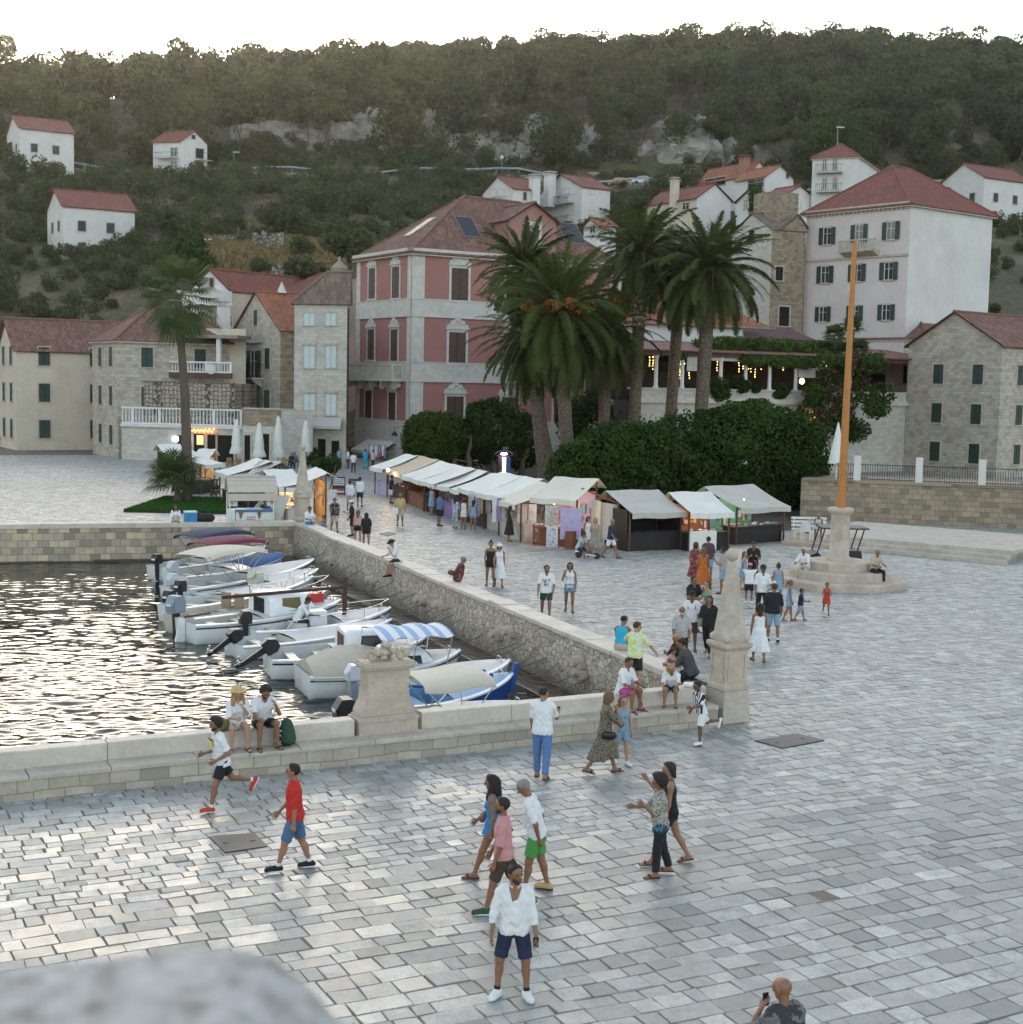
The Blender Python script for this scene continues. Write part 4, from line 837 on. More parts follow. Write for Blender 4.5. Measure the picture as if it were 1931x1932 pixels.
p = corner('T', 136, 224); zt = zp(p, C('T', 136, 1000)[1]); h.chimney(p, 1.3, zt-5, zt, M_white)
h = up('tall white gabled house with two balconies and a satellite dish on the slope', 'T', 405, 225, 175, 570, 1048, 982, 'gl')
for x in (245, 293): h.win('L', 'T', x, 1062, x+30, 1106, 'closed', shut=M_wframe, fw=.1)
for x in (288, ): h.win('L', 'T', x, 1172, x+34, 1215, 'closed', shut=M_wframe, fw=.1)
for x, y in ((440, 1065), (436, 1184), (505, 1196)): h.win('R', 'T', x, y, x+24, y+26, 'closed', shut=M_wframe, fw=.08)
for r in ((182, 1112, 352, 1152), (228, 1222, 350, 1250)): t0, t1, z0, z1 = h.L.rect('T', *r); railing(h.L, t0, t1, z0, z1, 1.3, h.root, step=.3)
p = corner('T', 222, 230); zt = zp(p, C('T', 222, 985)[1]); h.chimney(p, 1.4, zt-5, zt, M_white)
pd = PY(*C('T', 462, 985), 229.); mb = MB(); mb.lathe(pd, [(.05, -.1), (.9, .3), (.92, .34)], 16); o = mb.build('dish', [M_white], h.root)
h = up('white house with a wide dark red roof behind the tallest palm', 'T', 1055, 212, 770, 1256, 1108, 1034, 'gr', lm=M_cream); h.win('L', 'T', 962, 1140, 1000, 1180, 'glass', fw=.12); p = corner('T', 928, 216); zt = zp(p, C('T', 928, 1018)[1]); h.chimney(p, 1.0, zt-4, zt, M_cream)
h = up('upper house with a bright orange roof and a chimney on the slope', 'T', 1345, 236, 1075, 1465, 980, 905, 'gr', roofm=M_tileo)
h.win('L', 'T', 1085, 1000, 1205, 1048, 'glass', fw=.1); p = corner('T', 1318, 238); zt = zp(p, C('T', 1318, 893)[1]); h.chimney(p, 1.3, zt-3, zt, M_pink)
h = up('lower house with a bright orange roof and a grey stone gable on the slope', 'T', 1440, 228, 1280, 1606, 988, 930, 'gr', roofm=M_tileo, lm=M_white); h.win('R', 'T', 1545, 975, 1560, 1002, 'dark', fw=.1); h.win('L', 'T', 1330, 1010, 1420, 1056, 'glass', fw=.1)
h = up('white house with a plain gable directly below the orange roofs', 'T', 1512, 205, 1390, 1765, 1118, 1044, 'gr'); h.win('R', 'T', 1600, 1140, 1625, 1170, 'closed', shut=M_wframe, fw=.08)
h = up('small white house with two pointed dormers beside an ivy clump', 'T', 1440, 200, 1290, 1500, 1112, 1062, 'gl'); h.win('L', 'T', 1308, 1125, 1328, 1178, 'glass', fw=.1); h.win('L', 'T', 1395, 1120, 1412, 1168, 'glass', fw=.1)
h = up('white three storey house with iron balconies at the right end of the slope', 'T', 1960, 205, 1710, 2080, 872, 812, 'hip', dl=(-.9, .43), dr=(.43, .9))
for y in (893, 1002):
 for x in (1750, 1808): h.win('L', 'T', x, y, x+24, y+64, 'glass', fw=.1)
for y in (930, 1038): t0, t1, z0, z1 = h.L.rect('T', 1722, y, 1865, y+42); railing(h.L, t0, t1, z0, z1, 1.3, h.root, step=.3)
h = up('little white dormer house with red roofs just right of the pink palace', 'T', 500, 178, 425, 610, 1262, 1228, 'gl', roofm=M_tileo); h.win('L', 'T', 442, 1270, 470, 1312, 'glass', fw=.1)
h = up('white house with balconies at the left end of the slope', 'S', 66, 256, -90, 216, 790, 738, 'gr', dl=(-.95, .3), dr=(.75, .66))
for y in (830, 905): t0, t1, z0, z1 = h.L.rect('S', -40, y+30, 60, y+60); railing(h.L, t0, t1, z0, z1, 1.5, h.root, step=.4); h.win('L', 'S', 10, y, 48, y+50, 'glass', fw=.1)
h.win('R', 'S', 128, 760, 148, 782, 'dark', fw=.1)
for y in (850, 925): t0, t1, z0, z1 = h.R.rect('S', 140, y+10, 205, y+50); railing(h.R, t0, t1, z0, z1, 1.5, h.root, step=.4); h.win('R', 'S', 150, y-15, 195, y+40, 'dark', fw=.1)
for i, (x, Y, ll, lr, zh, lb) in enumerate(((120, 200, 9, 10, 7.5, 'white house far left on the slope above the terraces'), (1740, 215, 9, 10, 7, 'white house beyond the right end of the slope'), (1850, 240, 9, 12, 8, 'highest white house at the far right of the slope'), (40, 245, 10, 9, 8, 'white house at the very left of the slope'))):
 c = PY(x, 500, Y)[:2]; z = hz(c); hh = House('hill_house', lb, c, E2, E1, ll, lr, z, z+2.5+zh, M_white, M_tiler, 'gl', 2.6, .35, group='houses on the hillside', tw=.4)
 for j in (0, 1):
  for q in (.2, .6): window(hh.L, (ll*q, ll*q+1.1, z+3.6+j*3, z+5+j*3), 'closed', hh.root, shut=M_green, fw=.1); window(hh.R, (lr*q, lr*q+1.1, z+3.6+j*3, z+5+j*3), 'closed', hh.root, shut=M_green, fw=.1)
for i, (x, Y, ll, lr, zh, m, lb) in enumerate(((222, 130, 8.5, 12, 11, M_stone, 'tall stone house left of the terraces'), (30, 140, 8, 12, 10, M_cream, 'cream house at the left end of the quay'), (1745, 140, 10, 14, 13, M_cream, 'cream house right of the tall pale house'), (1890, 128, 10, 14, 12, M_stone, 'stone house at the far right of the square'))):
 c = PY(x, 700, Y)[:2]; hh = House('town_house', lb, c, E2 if x < 900 else np.array([-.62, .78]), E1 if x < 900 else np.array([.78, .62]), ll, lr, 0, zh, m, M_tile, 'gl' if i % 2 else 'hip', 3, .35, tw=.35)
 for j in range(3):
  for q in (.18, .6): window(hh.L, (ll*q, ll*q+1.1, 1.2+j*3.6, 3+j*3.6), 'closed', hh.root, shut=M_green, fw=.12); window(hh.R, (lr*q, lr*q+1.1, 1.2+j*3.6, 3+j*3.6), 'closed', hh.root, shut=M_green, fw=.12)
M_rock = mat('grey limestone rock', (.3, .275, .235), .95, .75, .42, 1.0, 2.5, stain=(.05, .055, .025))
M_dry = stone_mat('dry stone terrace wall', [(.3, .28, .24), (.4, .37, .32), (.25, .23, .19)], (1.6, 1.6, 2.2), gap=(.05, .045, .03), gapw=.12, stain=(.12, .11, .06))
rx = np.arange(-120, 121, 4.0)
def roadY(x): return 257+.05*np.clip(x, -200, 200)
rwl = empty('retaining_wall', 'long low stone retaining wall under the hill road', 'wall', (0, 257, 42)); mb = MB()
for a, b in zip(rx[:-1], rx[1:]):
 za, zb_ = hillz(a, roadY(a)+3)-.2, hillz(b, roadY(b)+3)-.2; mb.quad((a, roadY(a), za-4), (b, roadY(b), zb_-4), (b, roadY(b), zb_), (a, roadY(a), za)); mb.quad((a, roadY(a), za), (b, roadY(b), zb_), (b, roadY(b)+.6, zb_), (a, roadY(a)+.6, za))
mb.build('wall_face', [M_dry], rwl)
gr = empty('guard_rail', 'grey metal guard rail along the hill road', 'guard rail', (0, 257.4, 45)); mb = MB()
mb.tube([(x, roadY(x)+.3, hillz(x, roadY(x)+3)+.75) for x in rx], .17); mb.build('rail', [mat('galvanised steel', (.3, .33, .36), .5, .2, .2, 0)], gr)
mb = MB(); [mb.cyl((x, roadY(x)+.35, hillz(x, roadY(x)+3)-.3), (x, roadY(x)+.35, hillz(x, roadY(x)+3)+.85), .08, n=5) for x in rx]; o = mb.build('post', [mat('galvanised steel', (.3, .33, .36))], gr); o['kind'] = 'stuff'
mb = MB(); [mb.quad((a, roadY(a)+.6, hillz(a, roadY(a)+3)-.12), (b, roadY(b)+.6, hillz(b, roadY(b)+3)-.12), (b, roadY(b)+8, hillz(b, roadY(b)+6)+.12), (a, roadY(a)+8, hillz(a, roadY(a)+6)+.12)) for a, b in zip(rx[:-1], rx[1:])]
o = mb.build('hill_road', [mat('worn asphalt', (.06, .058, .055), .9)]); prop(o, kind='structure')
def lamp_post(k, x, y0, y1, Y, lab, globe=False):
 b = PY(*C(k, x, y0), Y); t = PY(*C(k, x, y1), Y); r = empty('lamp_post', lab, 'lamp post', b, 0, 'slim lamp posts on the slope'); mb = MB(); mb.cyl(b-Z3*2, t, .11, .07, 6); mb.build('pole', [M_zinc], r)
 mb = MB(); mb.ball(t, .35, 6) if globe else mb.box(t+np.array([.4, 0, 0]), (1.1, .3, .15)); mb.build('lamp_head', [M_white], r)
lamp_post('S', 1875, 985, 885, 256, 'slim pole with a round white lamp by the guard rail', True); lamp_post('S', 366, 930, 855, 258, 'slim pole beside the bushes near the left hill house'); lamp_post('S', 200, 1440, 1345, 190, 'grey lamp post standing in the dry grass'); lamp_post('T', 896, 880, 815, 258, 'slim pole on the hill road above the big bush'); lamp_post('T', 1836, 820, 715, 215, 'slim pole behind the right end house')
def car(k, x, y, Y, lab, m, L=4.2):
 p = PY(*C(k, x, y), Y); X = p[0]; z = float(hillz(X, roadY(X)+3))-.02; p = np.array([X, roadY(X)+3.2, z]); r = empty('parked_car', lab, 'car', p, 0, 'cars parked on the hill road')
 prof = [(-.5, .25), (-.5, .8), (-.42, .95), (-.3, 1.0), (-.2, 1.42), (.12, 1.46), (.27, 1.0), (.46, .9), (.5, .7), (.5, .25)]
 mb = MB(); mb.prism([p+np.array([a*L, -.85, h_]) for a, h_ in prof], (0, 1.7, 0)); mb.build('body', [m], r)
 mb = MB(); mb.prism([p+np.array([a*L, -.87, h_]) for a, h_ in ((-.27, 1.02), (-.19, 1.36), (.11, 1.39), (.22, 1.02))], (0, 1.74, 0)); mb.build('side_window', [M_glass], r)
 for a in (-.3, .31):
  for s_ in (-.8, .8): mb = MB(); mb.cyl(p+np.array([a*L, s_-.09, .3]), p+np.array([a*L, s_+.09, .3]), .31, n=12); mb.build('wheel', [M_iron], r)
car('T', 617, 970, 258, 'yellow orange car parked on the hill road', mat('orange car paint', (.5, .22, .04), .35, .1, 1, 0)); car('T', 750, 968, 258, 'white car parked on the hill road', mat('white car paint', (.65, .65, .65), .35, .1, 1, 0))
car('T', 1060, 955, 260, 'silver car parked on the hill road near the orange roofs', mat('silver car paint', (.4, .42, .44), .3, .1, 1, 0))
def rock(mb, c, r, g, sc):
 n = 5; m = 7; vs = []
 for i in range(n+1):
  for k in range(m):
   t = 2*math.pi*k/m+.4*(i % 2); a = max(.12, math.sin(math.pi*i/n)); q = 1+g.normal(0, .16); vs.append(np.asarray(c)+np.array([a*math.cos(t)*sc[0], a*math.sin(t)*sc[1], -math.cos(math.pi*i/n)*sc[2]])*r*q)
 mb.add(vs, [(i*m+k, i*m+(k+1) % m, (i+1)*m+(k+1) % m, (i+1)*m+k) for i in range(n) for k in range(m)]+[tuple(range(m))[::-1], tuple(range(n*m, n*m+m))])
def crag(cx, cy_, w_, h_, d_, lab, seed):
 g = np.random.default_rng(seed); mb = MB()
 for i in range(int(26+w_*1.6)):
  u = g.uniform(-.5, .5); t = g.uniform(0, 1)**1.2; x = cx+u*w_; top = h_*.66*(.85-1.1*abs(u)**1.6*(1 if g.uniform() < .8 else .4)); z = top*t; r = g.uniform(.9, 2.2)*(.7+h_/22)
  rock(mb, (x, cy_+d_*t*1.7+g.uniform(-.8, .8), float(hillz(x, cy_))-.6+z), r, g, (g.uniform(.8, 1.4), .9, g.uniform(.7, 1.35)))
 o = mb.build('rock_outcrop', [M_rock]); prop(o, lab, 'rock', 'limestone outcrops on the hillside')
for i, (k, x, y, w_, h_, lab) in enumerate((('S', 520, 900, 11, 8, 'small pale crag right of the left hill house'), ('S', 700, 930, 10, 8, 'jagged pale crag above the road, second from the left'), ('S', 1190, 920, 19, 15, 'tall leaning crag under the pines, in the middle left'), ('S', 1600, 910, 28, 14, 'widest pale cliff above the road, in the middle'), ('S', 1840, 920, 16, 13, 'dark cleft crag at the end of the widest cliff'), ('T', 100, 880, 28, 13, 'cliff with a grassy foot left of the big bush'), ('T', 600, 930, 26, 6, 'low ledge of rock behind the parked cars'), ('T', 1010, 850, 9, 16, 'narrow rocky gully below the leaning pine'), ('T', 1340, 890, 9, 8, 'rock knob just above the orange roofs'))):
 p = PY(*C(k, x, y), 276+rnd.uniform(-2, 3)); crag(p[0], p[1], w_, h_, 4.5, lab, 20+i)
for i, (k, x0, x1, y, Y, h_, lab) in enumerate((('S', 270, 480, 1225, 205, 1.3, 'short terrace wall in the scrub at the left'), ('S', 470, 640, 1320, 195, 2.2, 'pale terrace wall above the dry grass'), ('S', 580, 830, 1420, 183, 2.4, 'rough terrace wall below the dry grass'), ('S', 1010, 1330, 1275, 200, 1.2, 'low terrace wall left of the palace roof'), ('S', 480, 780, 1010, 248, 1.2, 'pale stone edge under the guard rail'))):
 a = PY(*C(k, x0, y), Y); b = PY(*C(k, x1, y), Y); mb = MB(); n = 14
 for j in range(n):
  xa = a[0]+(b[0]-a[0])*j/n; xb = a[0]+(b[0]-a[0])*(j+1)/n; za, zb_ = float(hillz(xa, Y)), float(hillz(xb, Y)); mb.par((xa, Y+rnd.uniform(-.3, .3), za-1), (xb-xa, 0, 0), (0, 1.2, 0), (0, 0, 1+h_*rnd.uniform(.7, 1.2)))
 o = mb.build('terrace_wall', [M_dry]); prop(o, lab, 'wall', 'dry stone terrace walls')
# ================================================================ VEGETATION
def leaf_mat(name, cols, trans=.3, tint=.35, rough=.6):
 n = NT(name); oi = n.n('ShaderNodeObjectInfo'); at = n.n('ShaderNodeAttribute', attribute_name='tint'); sp = n.n('ShaderNodeSeparateColor'); n.l(at.outputs['Color'], sp.inputs[0])
 f = n.math('ADD', n.math('MULTIPLY', oi.outputs['Random'], .5), n.math('MULTIPLY', sp.outputs[0], .5)); k = len(cols)
 c = n.ramp(f, [(i/(k-1), q) for i, q in enumerate(cols)]); n.set(c, rough, spec=.12)
 tr = n.n('ShaderNodeBsdfTranslucent'); n.l(c, tr.inputs[0]); mx = n.n('ShaderNodeMixShader'); mx.inputs[0].default_value = trans; n.l(n.b.outputs[0], mx.inputs[1]); n.l(tr.outputs[0], mx.inputs[2]); n.l(mx.outputs[0], n.out.inputs[0]); return n.m
M_pine = leaf_mat('pine needles', [(.022, .034, .011), (.049, .064, .019), (.079, .086, .030), (.056, .056, .022)])
M_scrub = leaf_mat('olive and scrub leaves', [(.044, .056, .024), (.076, .088, .040), (.064, .080, .028), (.108, .108, .052)])
M_hedge = leaf_mat('dark evergreen leaves', [(.013, .029, .007), (.022, .048, .009), (.044, .081, .016), (.018, .035, .008)], .22)
M_palm = leaf_mat('date palm leaflets', [(.034, .049, .014), (.055, .078, .020), (.085, .102, .032)], .3)
M_fan = leaf_mat('fan palm leaves', [(.045, .075, .025), (.07, .1, .035), (.1, .11, .045)], .25)
M_vine = leaf_mat('vine leaves', [(.05, .09, .02), (.08, .13, .03), (.11, .15, .045)], .3)
M_dryl = leaf_mat('dry grass', [(.16, .12, .055), (.24, .18, .085), (.2, .15, .07)], .2)
M_bark = mat('grey brown bark', (.12, .09, .065), .9, .4, 2, .6, 8)
M_ptrunk = None
def palm_trunk_mat():
 n = NT('palm trunk bark'); co = n.coord(); b = n.map(co, (1, 1, 3.2)); v = n.n('ShaderNodeTexVoronoi', feature='DISTANCE_TO_EDGE'); v.inputs['Scale'].default_value = 2.6; n.l(b, v.inputs['Vector'])
 c = n.ramp(v.outputs['Distance'], [(.0, (.035, .025, .018)), (.12, (.15, .11, .075)), (.5, (.21, .16, .11))]); c = n.mix(n.ramp(n.noise(co, 1.2, 4), [(.4, (0, 0, 0)), (.7, (.6, .6, .6))]), c, (.09, .065, .045)); n.bump(v.outputs['Distance'], .8, .08); return n.set(c, .9)
M_ptrunk = palm_trunk_mat()
def quads(cent, ax, ay, tint):
 V = np.stack([cent-ax-ay, cent+ax-ay*.6, cent+ax*.7+ay, cent-ax*.8+ay*.8], 1).reshape(-1, 3); Fq = np.arange(len(V)).reshape(-1, 4)
 col = np.repeat(np.stack([tint, tint, tint, np.ones_like(tint)], 1), 4, 0); return V, Fq, col
def rot_axes(g, n, size, up=None):
 a = g.normal(size=(n, 3))
 if up is not None: a -= up*np.sum(a*up, 1, keepdims=True)*.75
 a /= np.linalg.norm(a, axis=1, keepdims=True); b = g.normal(size=(n, 3)); b -= a*np.sum(a*b, 1, keepdims=True); b /= np.linalg.norm(b, axis=1, keepdims=True)
 s = size*g.uniform(.6, 1.3, (n, 1)); return a*s, b*s*.7
def crown(seed, lobes, nleaf, size, fill=.55):
 """leaf faces spread through overlapping lobes [(centre, radii)]"""
 g = np.random.default_rng(seed); vol = np.array([np.prod(r)**(2/3) for _, r in lobes]); cnt = np.maximum(8, (nleaf*vol/vol.sum()).astype(int)); cs = []; ups = []; ts = []
 for (c, r), n in zip(lobes, cnt):
  d = g.normal(size=(n, 3)); d /= np.linalg.norm(d, axis=1, keepdims=True); rr = fill+(1-fill)*g.uniform(size=(n, 1))**.5; rr *= 1+.1*g.normal(size=(n, 1))
  cs.append(np.array(c)+d*rr*np.array(r)); ups.append(d); ts.append(np.clip(g.normal(.5, .1, n)+g.normal(0, .22), 0, 1))
 c = np.concatenate(cs); ax, ay = rot_axes(g, len(c), size, np.concatenate(ups)); return quads(c, ax, ay, np.concatenate(ts))
def branches(mb, base, top, r, g, lobes, n=5):
 base, top = np.asarray(base, float), np.asarray(top, float); k = 5; pts = [base+(top-base)*i/k+np.array([g.normal(0, .03), g.normal(0, .03), 0])*np.linalg.norm(top-base)*(0 < i) for i in range(k+1)]
 mb.tube(pts, [r*(1-.6*i/k) for i in range(k+1)], 7)
 for c, rad in lobes[:n]:
  s = pts[g.integers(2, k+1)]; e = np.array(c, float); m = (s+e)/2+np.array([0, 0, -.1*np.linalg.norm(e-s)]); mb.tube([s, m, e], [r*.42, r*.28, r*.1], 5)
def pine_lobes(g, h, w_, kind):
 L = []
 n = g.integers(7, 12)
 for i in range(n):
  if kind == 0: a = g.uniform(0, 6.28); q = w_*g.uniform(.0, .42); z = h*(.9-.22*(q/w_)**2*4+g.uniform(-.1, .04)); r = w_*g.uniform(.16, .27); L.append(((q*math.cos(a), q*math.sin(a), z-r*.3), (r, r, r*.55)))
  elif kind == 1: t = g.uniform(.2, 1); q = w_*.36*(1-t*.6)*g.uniform(.3, 1.1); a = g.uniform(0, 6.28); r = w_*g.uniform(.16, .26); L.append(((q*math.cos(a), q*math.sin(a), h*t-r*.5), (r, r, r*.8)))
  else: a = g.uniform(0, 6.28); q = w_*.32*g.uniform(0, 1)**.5; t = g.uniform(.3, .85); r = w_*g.uniform(.2, .32); L.append(((q*math.cos(a), q*math.sin(a), h*t), (r, r, r*.85)))
 return L
class Proto:
 pass
def tree_proto(name, seed, h, w_, kind, nleaf, size, lm, tr=.16):
 g = np.random.default_rng(seed); L = pine_lobes(g, h, w_, kind); q = Proto(); V, Fq, col = crown(seed, L, nleaf, size, .72); q.V, q.F, q.col, q.m = V, Fq, col, lm
 q.h = h; q.crown = np_mesh('crown', V, Fq, [lm], colattr=col).data; bpy.data.objects.remove(bpy.data.objects['crown'])
 mb = MB(); branches(mb, (0, 0, -.8), (g.normal(0, .04)*h, g.normal(0, .04)*h, h*.72), tr*h/8, g, L); o = mb.build('trunk', [M_bark]); q.trunk = o.data; bpy.data.objects.remove(o); return q
def plant(q, name, label, cat, loc, rz, s, group, trunk=True):
 r = empty(name, label, cat, loc, rz, group); r.scale = (s, s, s*rnd.uniform(.9, 1.15))
 o = bpy.data.objects.new('crown', q.crown); COL.objects.link(o); o.parent = r
 if trunk: o = bpy.data.objects.new('trunk', q.trunk); COL.objects.link(o); o.parent = r
 return r
PINES = [tree_proto('pine', 100+i, 8.5, 7.5, (0, 1, 2, 0, 2, 1, 0, 2)[i], 1300, .25, M_pine) for i in range(8)]
BUSH = [tree_proto('bush', 200+i, 2.6, 3.8, 2, 600, .15, M_scrub, .1) for i in range(5)]
def forest():
 g = np.random.default_rng(17); sp = []; pr = []
 for Y in np.arange(262, 452, 7.4):
  for X in np.arange(-.4*Y-8, .4*Y+8, 7.8):
   x, y = X+g.uniform(-2.6, 2.6), Y+g.uniform(-2.6, 2.6); z = float(hillz(x, y)); px, py = proj((x, y, z+3))
   if y < roadY(x)+9.5: continue
   if y < 290 and 430 < px < 1330 and g.uniform() < .28: continue
   if 1290 < px < 1330 and y < 300: continue
   k = int(g.integers(0, 8)); s = g.uniform(.9, 1.45)*(1.1 if y > 395 else 1.0)*(.65 if g.uniform() < .15 else 1)
   if y > 392: s = min(s*g.uniform(.9, 1.25), 1.5)
   pr.append((s/y, x, y, z, k, s, g.uniform(0, 6.28)))
 pr.sort(reverse=True); ridge_ = [p for p in pr if p[2] > 405]; front = [p for p in pr if p[2] <= 405]
 ind = front[:230]+ridge_[:60]; rest = front[230:]+ridge_[60:]
 labs = ('flat topped pine on the wooded hill', 'tall uneven pine on the wooded hill', 'round bushy evergreen on the wooded hill')
 for _, x, y, z, k, s, a in ind: plant(PINES[k], 'pine_tree', labs[(0, 1, 2, 0, 2, 1, 0, 2)[k]], 'tree', (x, y, z), a, s, ('flat topped pines on the hill', 'tall pines on the hill', 'round evergreens on the hill')[(0, 1, 2, 0, 2, 1, 0, 2)[k]])
 Vs, Fs, Cs, o = [], [], [], 0
 for _, x, y, z, k, s, a in rest:
  q = PINES[k]; c, si = math.cos(a), math.sin(a); v = q.V*s; v = np.stack([v[:, 0]*c-v[:, 1]*si+x, v[:, 0]*si+v[:, 1]*c+y, v[:, 2]+z], 1); t = q.col.copy(); t[:, :3] = np.clip(t[:, :3]+g.normal(0, .28), 0, 1)
  Vs.append(v); Fs.append(q.F+o); Cs.append(t); o += len(v)
 f = np_mesh('forest', np.concatenate(Vs), np.concatenate(Fs), [M_pine], colattr=np.concatenate(Cs)); prop(f, 'dense pine wood covering the rest of the hill', 'wood', kind='stuff')
forest()
def scrub():
 g = np.random.default_rng(23); n = 0; Vs, Fs, Cs, o = [], [], [], 0; pr = []
 for Y in np.arange(158, 276, 3.2):
  for X in np.arange(-.4*Y-5, .4*Y+5, 3.4):
   x, y = X+g.uniform(-1.6, 1.6), Y+g.uniform(-1.5, 1.5)
   if roadY(x)-1.5 < y < roadY(x)+8.5: continue
   z = float(hillz(x, y)); px, py = proj((x, y, z))
   if 385 < px < 690 and 455 < py < 520 and g.uniform() < .93: continue
   if 470 < px < 600 and 395 < py < 425 and g.uniform() < .7: continue
   d = .5+.5*math.sin(x*.13+1)*math.sin(y*.21+.6)
   if g.uniform() > .52+.45*d: continue
   s = g.uniform(.55, 1.25)*(1.2 if y > 225 else 1)
   if px > 880 and py > 330: s *= .7
   pr.append((s/y, x, y, z, int(g.integers(0, 5)), s, g.uniform(0, 6.28)))
 pr.sort(reverse=True)
 for _, x, y, z, k, s, a in pr[:220]: plant(BUSH[k], 'scrub_bush', 'rounded grey green bush in the scrub below the hill road', 'bush', (x, y, z-.2), a, s, 'bushes in the scrub', True)
 for _, x, y, z, k, s, a in pr[220:]:
  q = BUSH[k]; c, si = math.cos(a), math.sin(a); v = q.V*s; v = np.stack([v[:, 0]*c-v[:, 1]*si+x, v[:, 0]*si+v[:, 1]*c+y, v[:, 2]+z-.3], 1); t = q.col.copy(); t[:, :3] = np.clip(t[:, :3]+g.normal(0, .28), 0, 1)
  Vs.append(v); Fs.append(q.F+o); Cs.append(t); o += len(v)
 f = np_mesh('scrub', np.concatenate(Vs), np.concatenate(Fs), [M_scrub], colattr=np.concatenate(Cs)); prop(f, 'low scrub covering the slope below the hill road', 'scrub', kind='stuff')
 N = 26000; x = g.uniform(-50, 6, N); y = g.uniform(172, 222, N); z = hillz(x, y); pp = np.array([proj((a, b, c)) for a, b, c in zip(x[::1], y, z)])
 ok = (pp[:, 0] > 370) & (pp[:, 0] < 720) & (((pp[:, 1] > 452) & (pp[:, 1] < 530)) | (g.uniform(size=N) < .12)); x, y, z = x[ok], y[ok], z[ok]; c = np.stack([x, y, z+.3], 1); n_ = len(c)
 ax = np.stack([g.normal(size=n_), g.normal(size=n_), np.zeros(n_)], 1); ax /= np.linalg.norm(ax, axis=1, keepdims=True); ay = np.stack([g.normal(0, .2, n_), g.normal(0, .2, n_), np.ones(n_)*.5], 1)*g.uniform(.6, 1.3, (n_, 1))
 V, Fq, col = quads(c, ax*.2, ay, np.clip(g.normal(.5, .25, n_), 0, 1)); f = np_mesh('dry_grass', V, Fq, [M_dryl], colattr=col); prop(f, 'dry yellow grass on the slope behind the old roofs', 'grass', kind='stuff')
scrub()
def big_tree(label, Y, lobes_px, nleaf, size, trunk_px, seed, m=None, name='evergreen_tree', r0=.28, group=None):
 """lobes given as print ellipses (x, y, half width, half height, dY)"""
 base = P(*trunk_px[0]) if len(trunk_px[0]) == 2 else np.array(trunk_px[0]); base = np.array([PY(trunk_px[0][0], 700, Y)[0], Y, 0.0]); r = empty(name, label, 'tree', base, 0, group); L = []; g = np.random.default_rng(seed)
 for x, y, a, b, dy in lobes_px: c = PY(x, y, Y+dy); k = (Y+dy)/FPX; L.append((c-base, (a*k, a*k*.85, b*k)))
 sub = []
 for c, rd in L:
  for i in range(30):
   d = g.normal(size=3); d /= np.linalg.norm(d); s = g.uniform(.16, .3); sub.append((np.array(c)+d*np.array(rd)*(1-s*.75), np.array(rd)*s))
 sub += [(c, np.array(rd)*.9) for c, rd in L]
 V, Fq, col = crown(seed, sub, int(nleaf*1.35), size, .8); np_mesh('crown', V, Fq, [m or M_hedge], r, colattr=col)
 mb = MB()
 for i, (x, y) in enumerate(trunk_px): p = np.array([PY(x, 700, Y)[0], Y, 0])-base; branches(mb, p-Z3*.1, p+np.array([g.normal(0, .6), g.normal(0, .4), L[0][0][2]]), r0, g, [L[j] for j in g.permutation(len(L))], 3)
 mb.build('trunk', [M_bark], r, None, True); return r
big_tree('broad clipped evergreen dome behind the brown stall, left half of the big green mass', 86, [(1150, 872, 105, 62, 0), (1090, 885, 62, 55, -1), (1215, 850, 80, 62, 1), (1165, 835, 60, 40, 2), (1120, 915, 70, 40, -1), (1210, 910, 70, 45, 0)], 42000, .085, [(1140, 900), (1185, 900)], 301)
big_tree('widest clipped evergreen dome behind the three near stalls', 91, [(1400, 850, 125, 88, 0), (1310, 850, 90, 78, 1), (1500, 860, 72, 80, -1), (1420, 810, 95, 55, 2), (1280, 890, 80, 50, -2), (1520, 900, 45, 45, 0), (1380, 925, 90, 45, 0), (1460, 925, 80, 45, 0), (1300, 925, 60, 40, 0)], 78000, .085, [(1390, 900), (1440, 900), (1520, 940)], 302)
big_tree('dark rounded evergreen in front of the palace corner', 113, [(822, 822, 60, 48, 0), (790, 830, 34, 46, -1), (860, 835, 40, 40, 1)], 15000, .12, [(885, 900), (870, 900)], 303)
big_tree('dark spreading evergreen between the palace and the palm trunks', 115, [(935, 812, 72, 60, 0), (985, 830, 45, 55, 1), (895, 835, 40, 50, 0), (1110, 800, 60, 60, 5)], 20000, .12, [(930, 900), (985, 900)], 304)
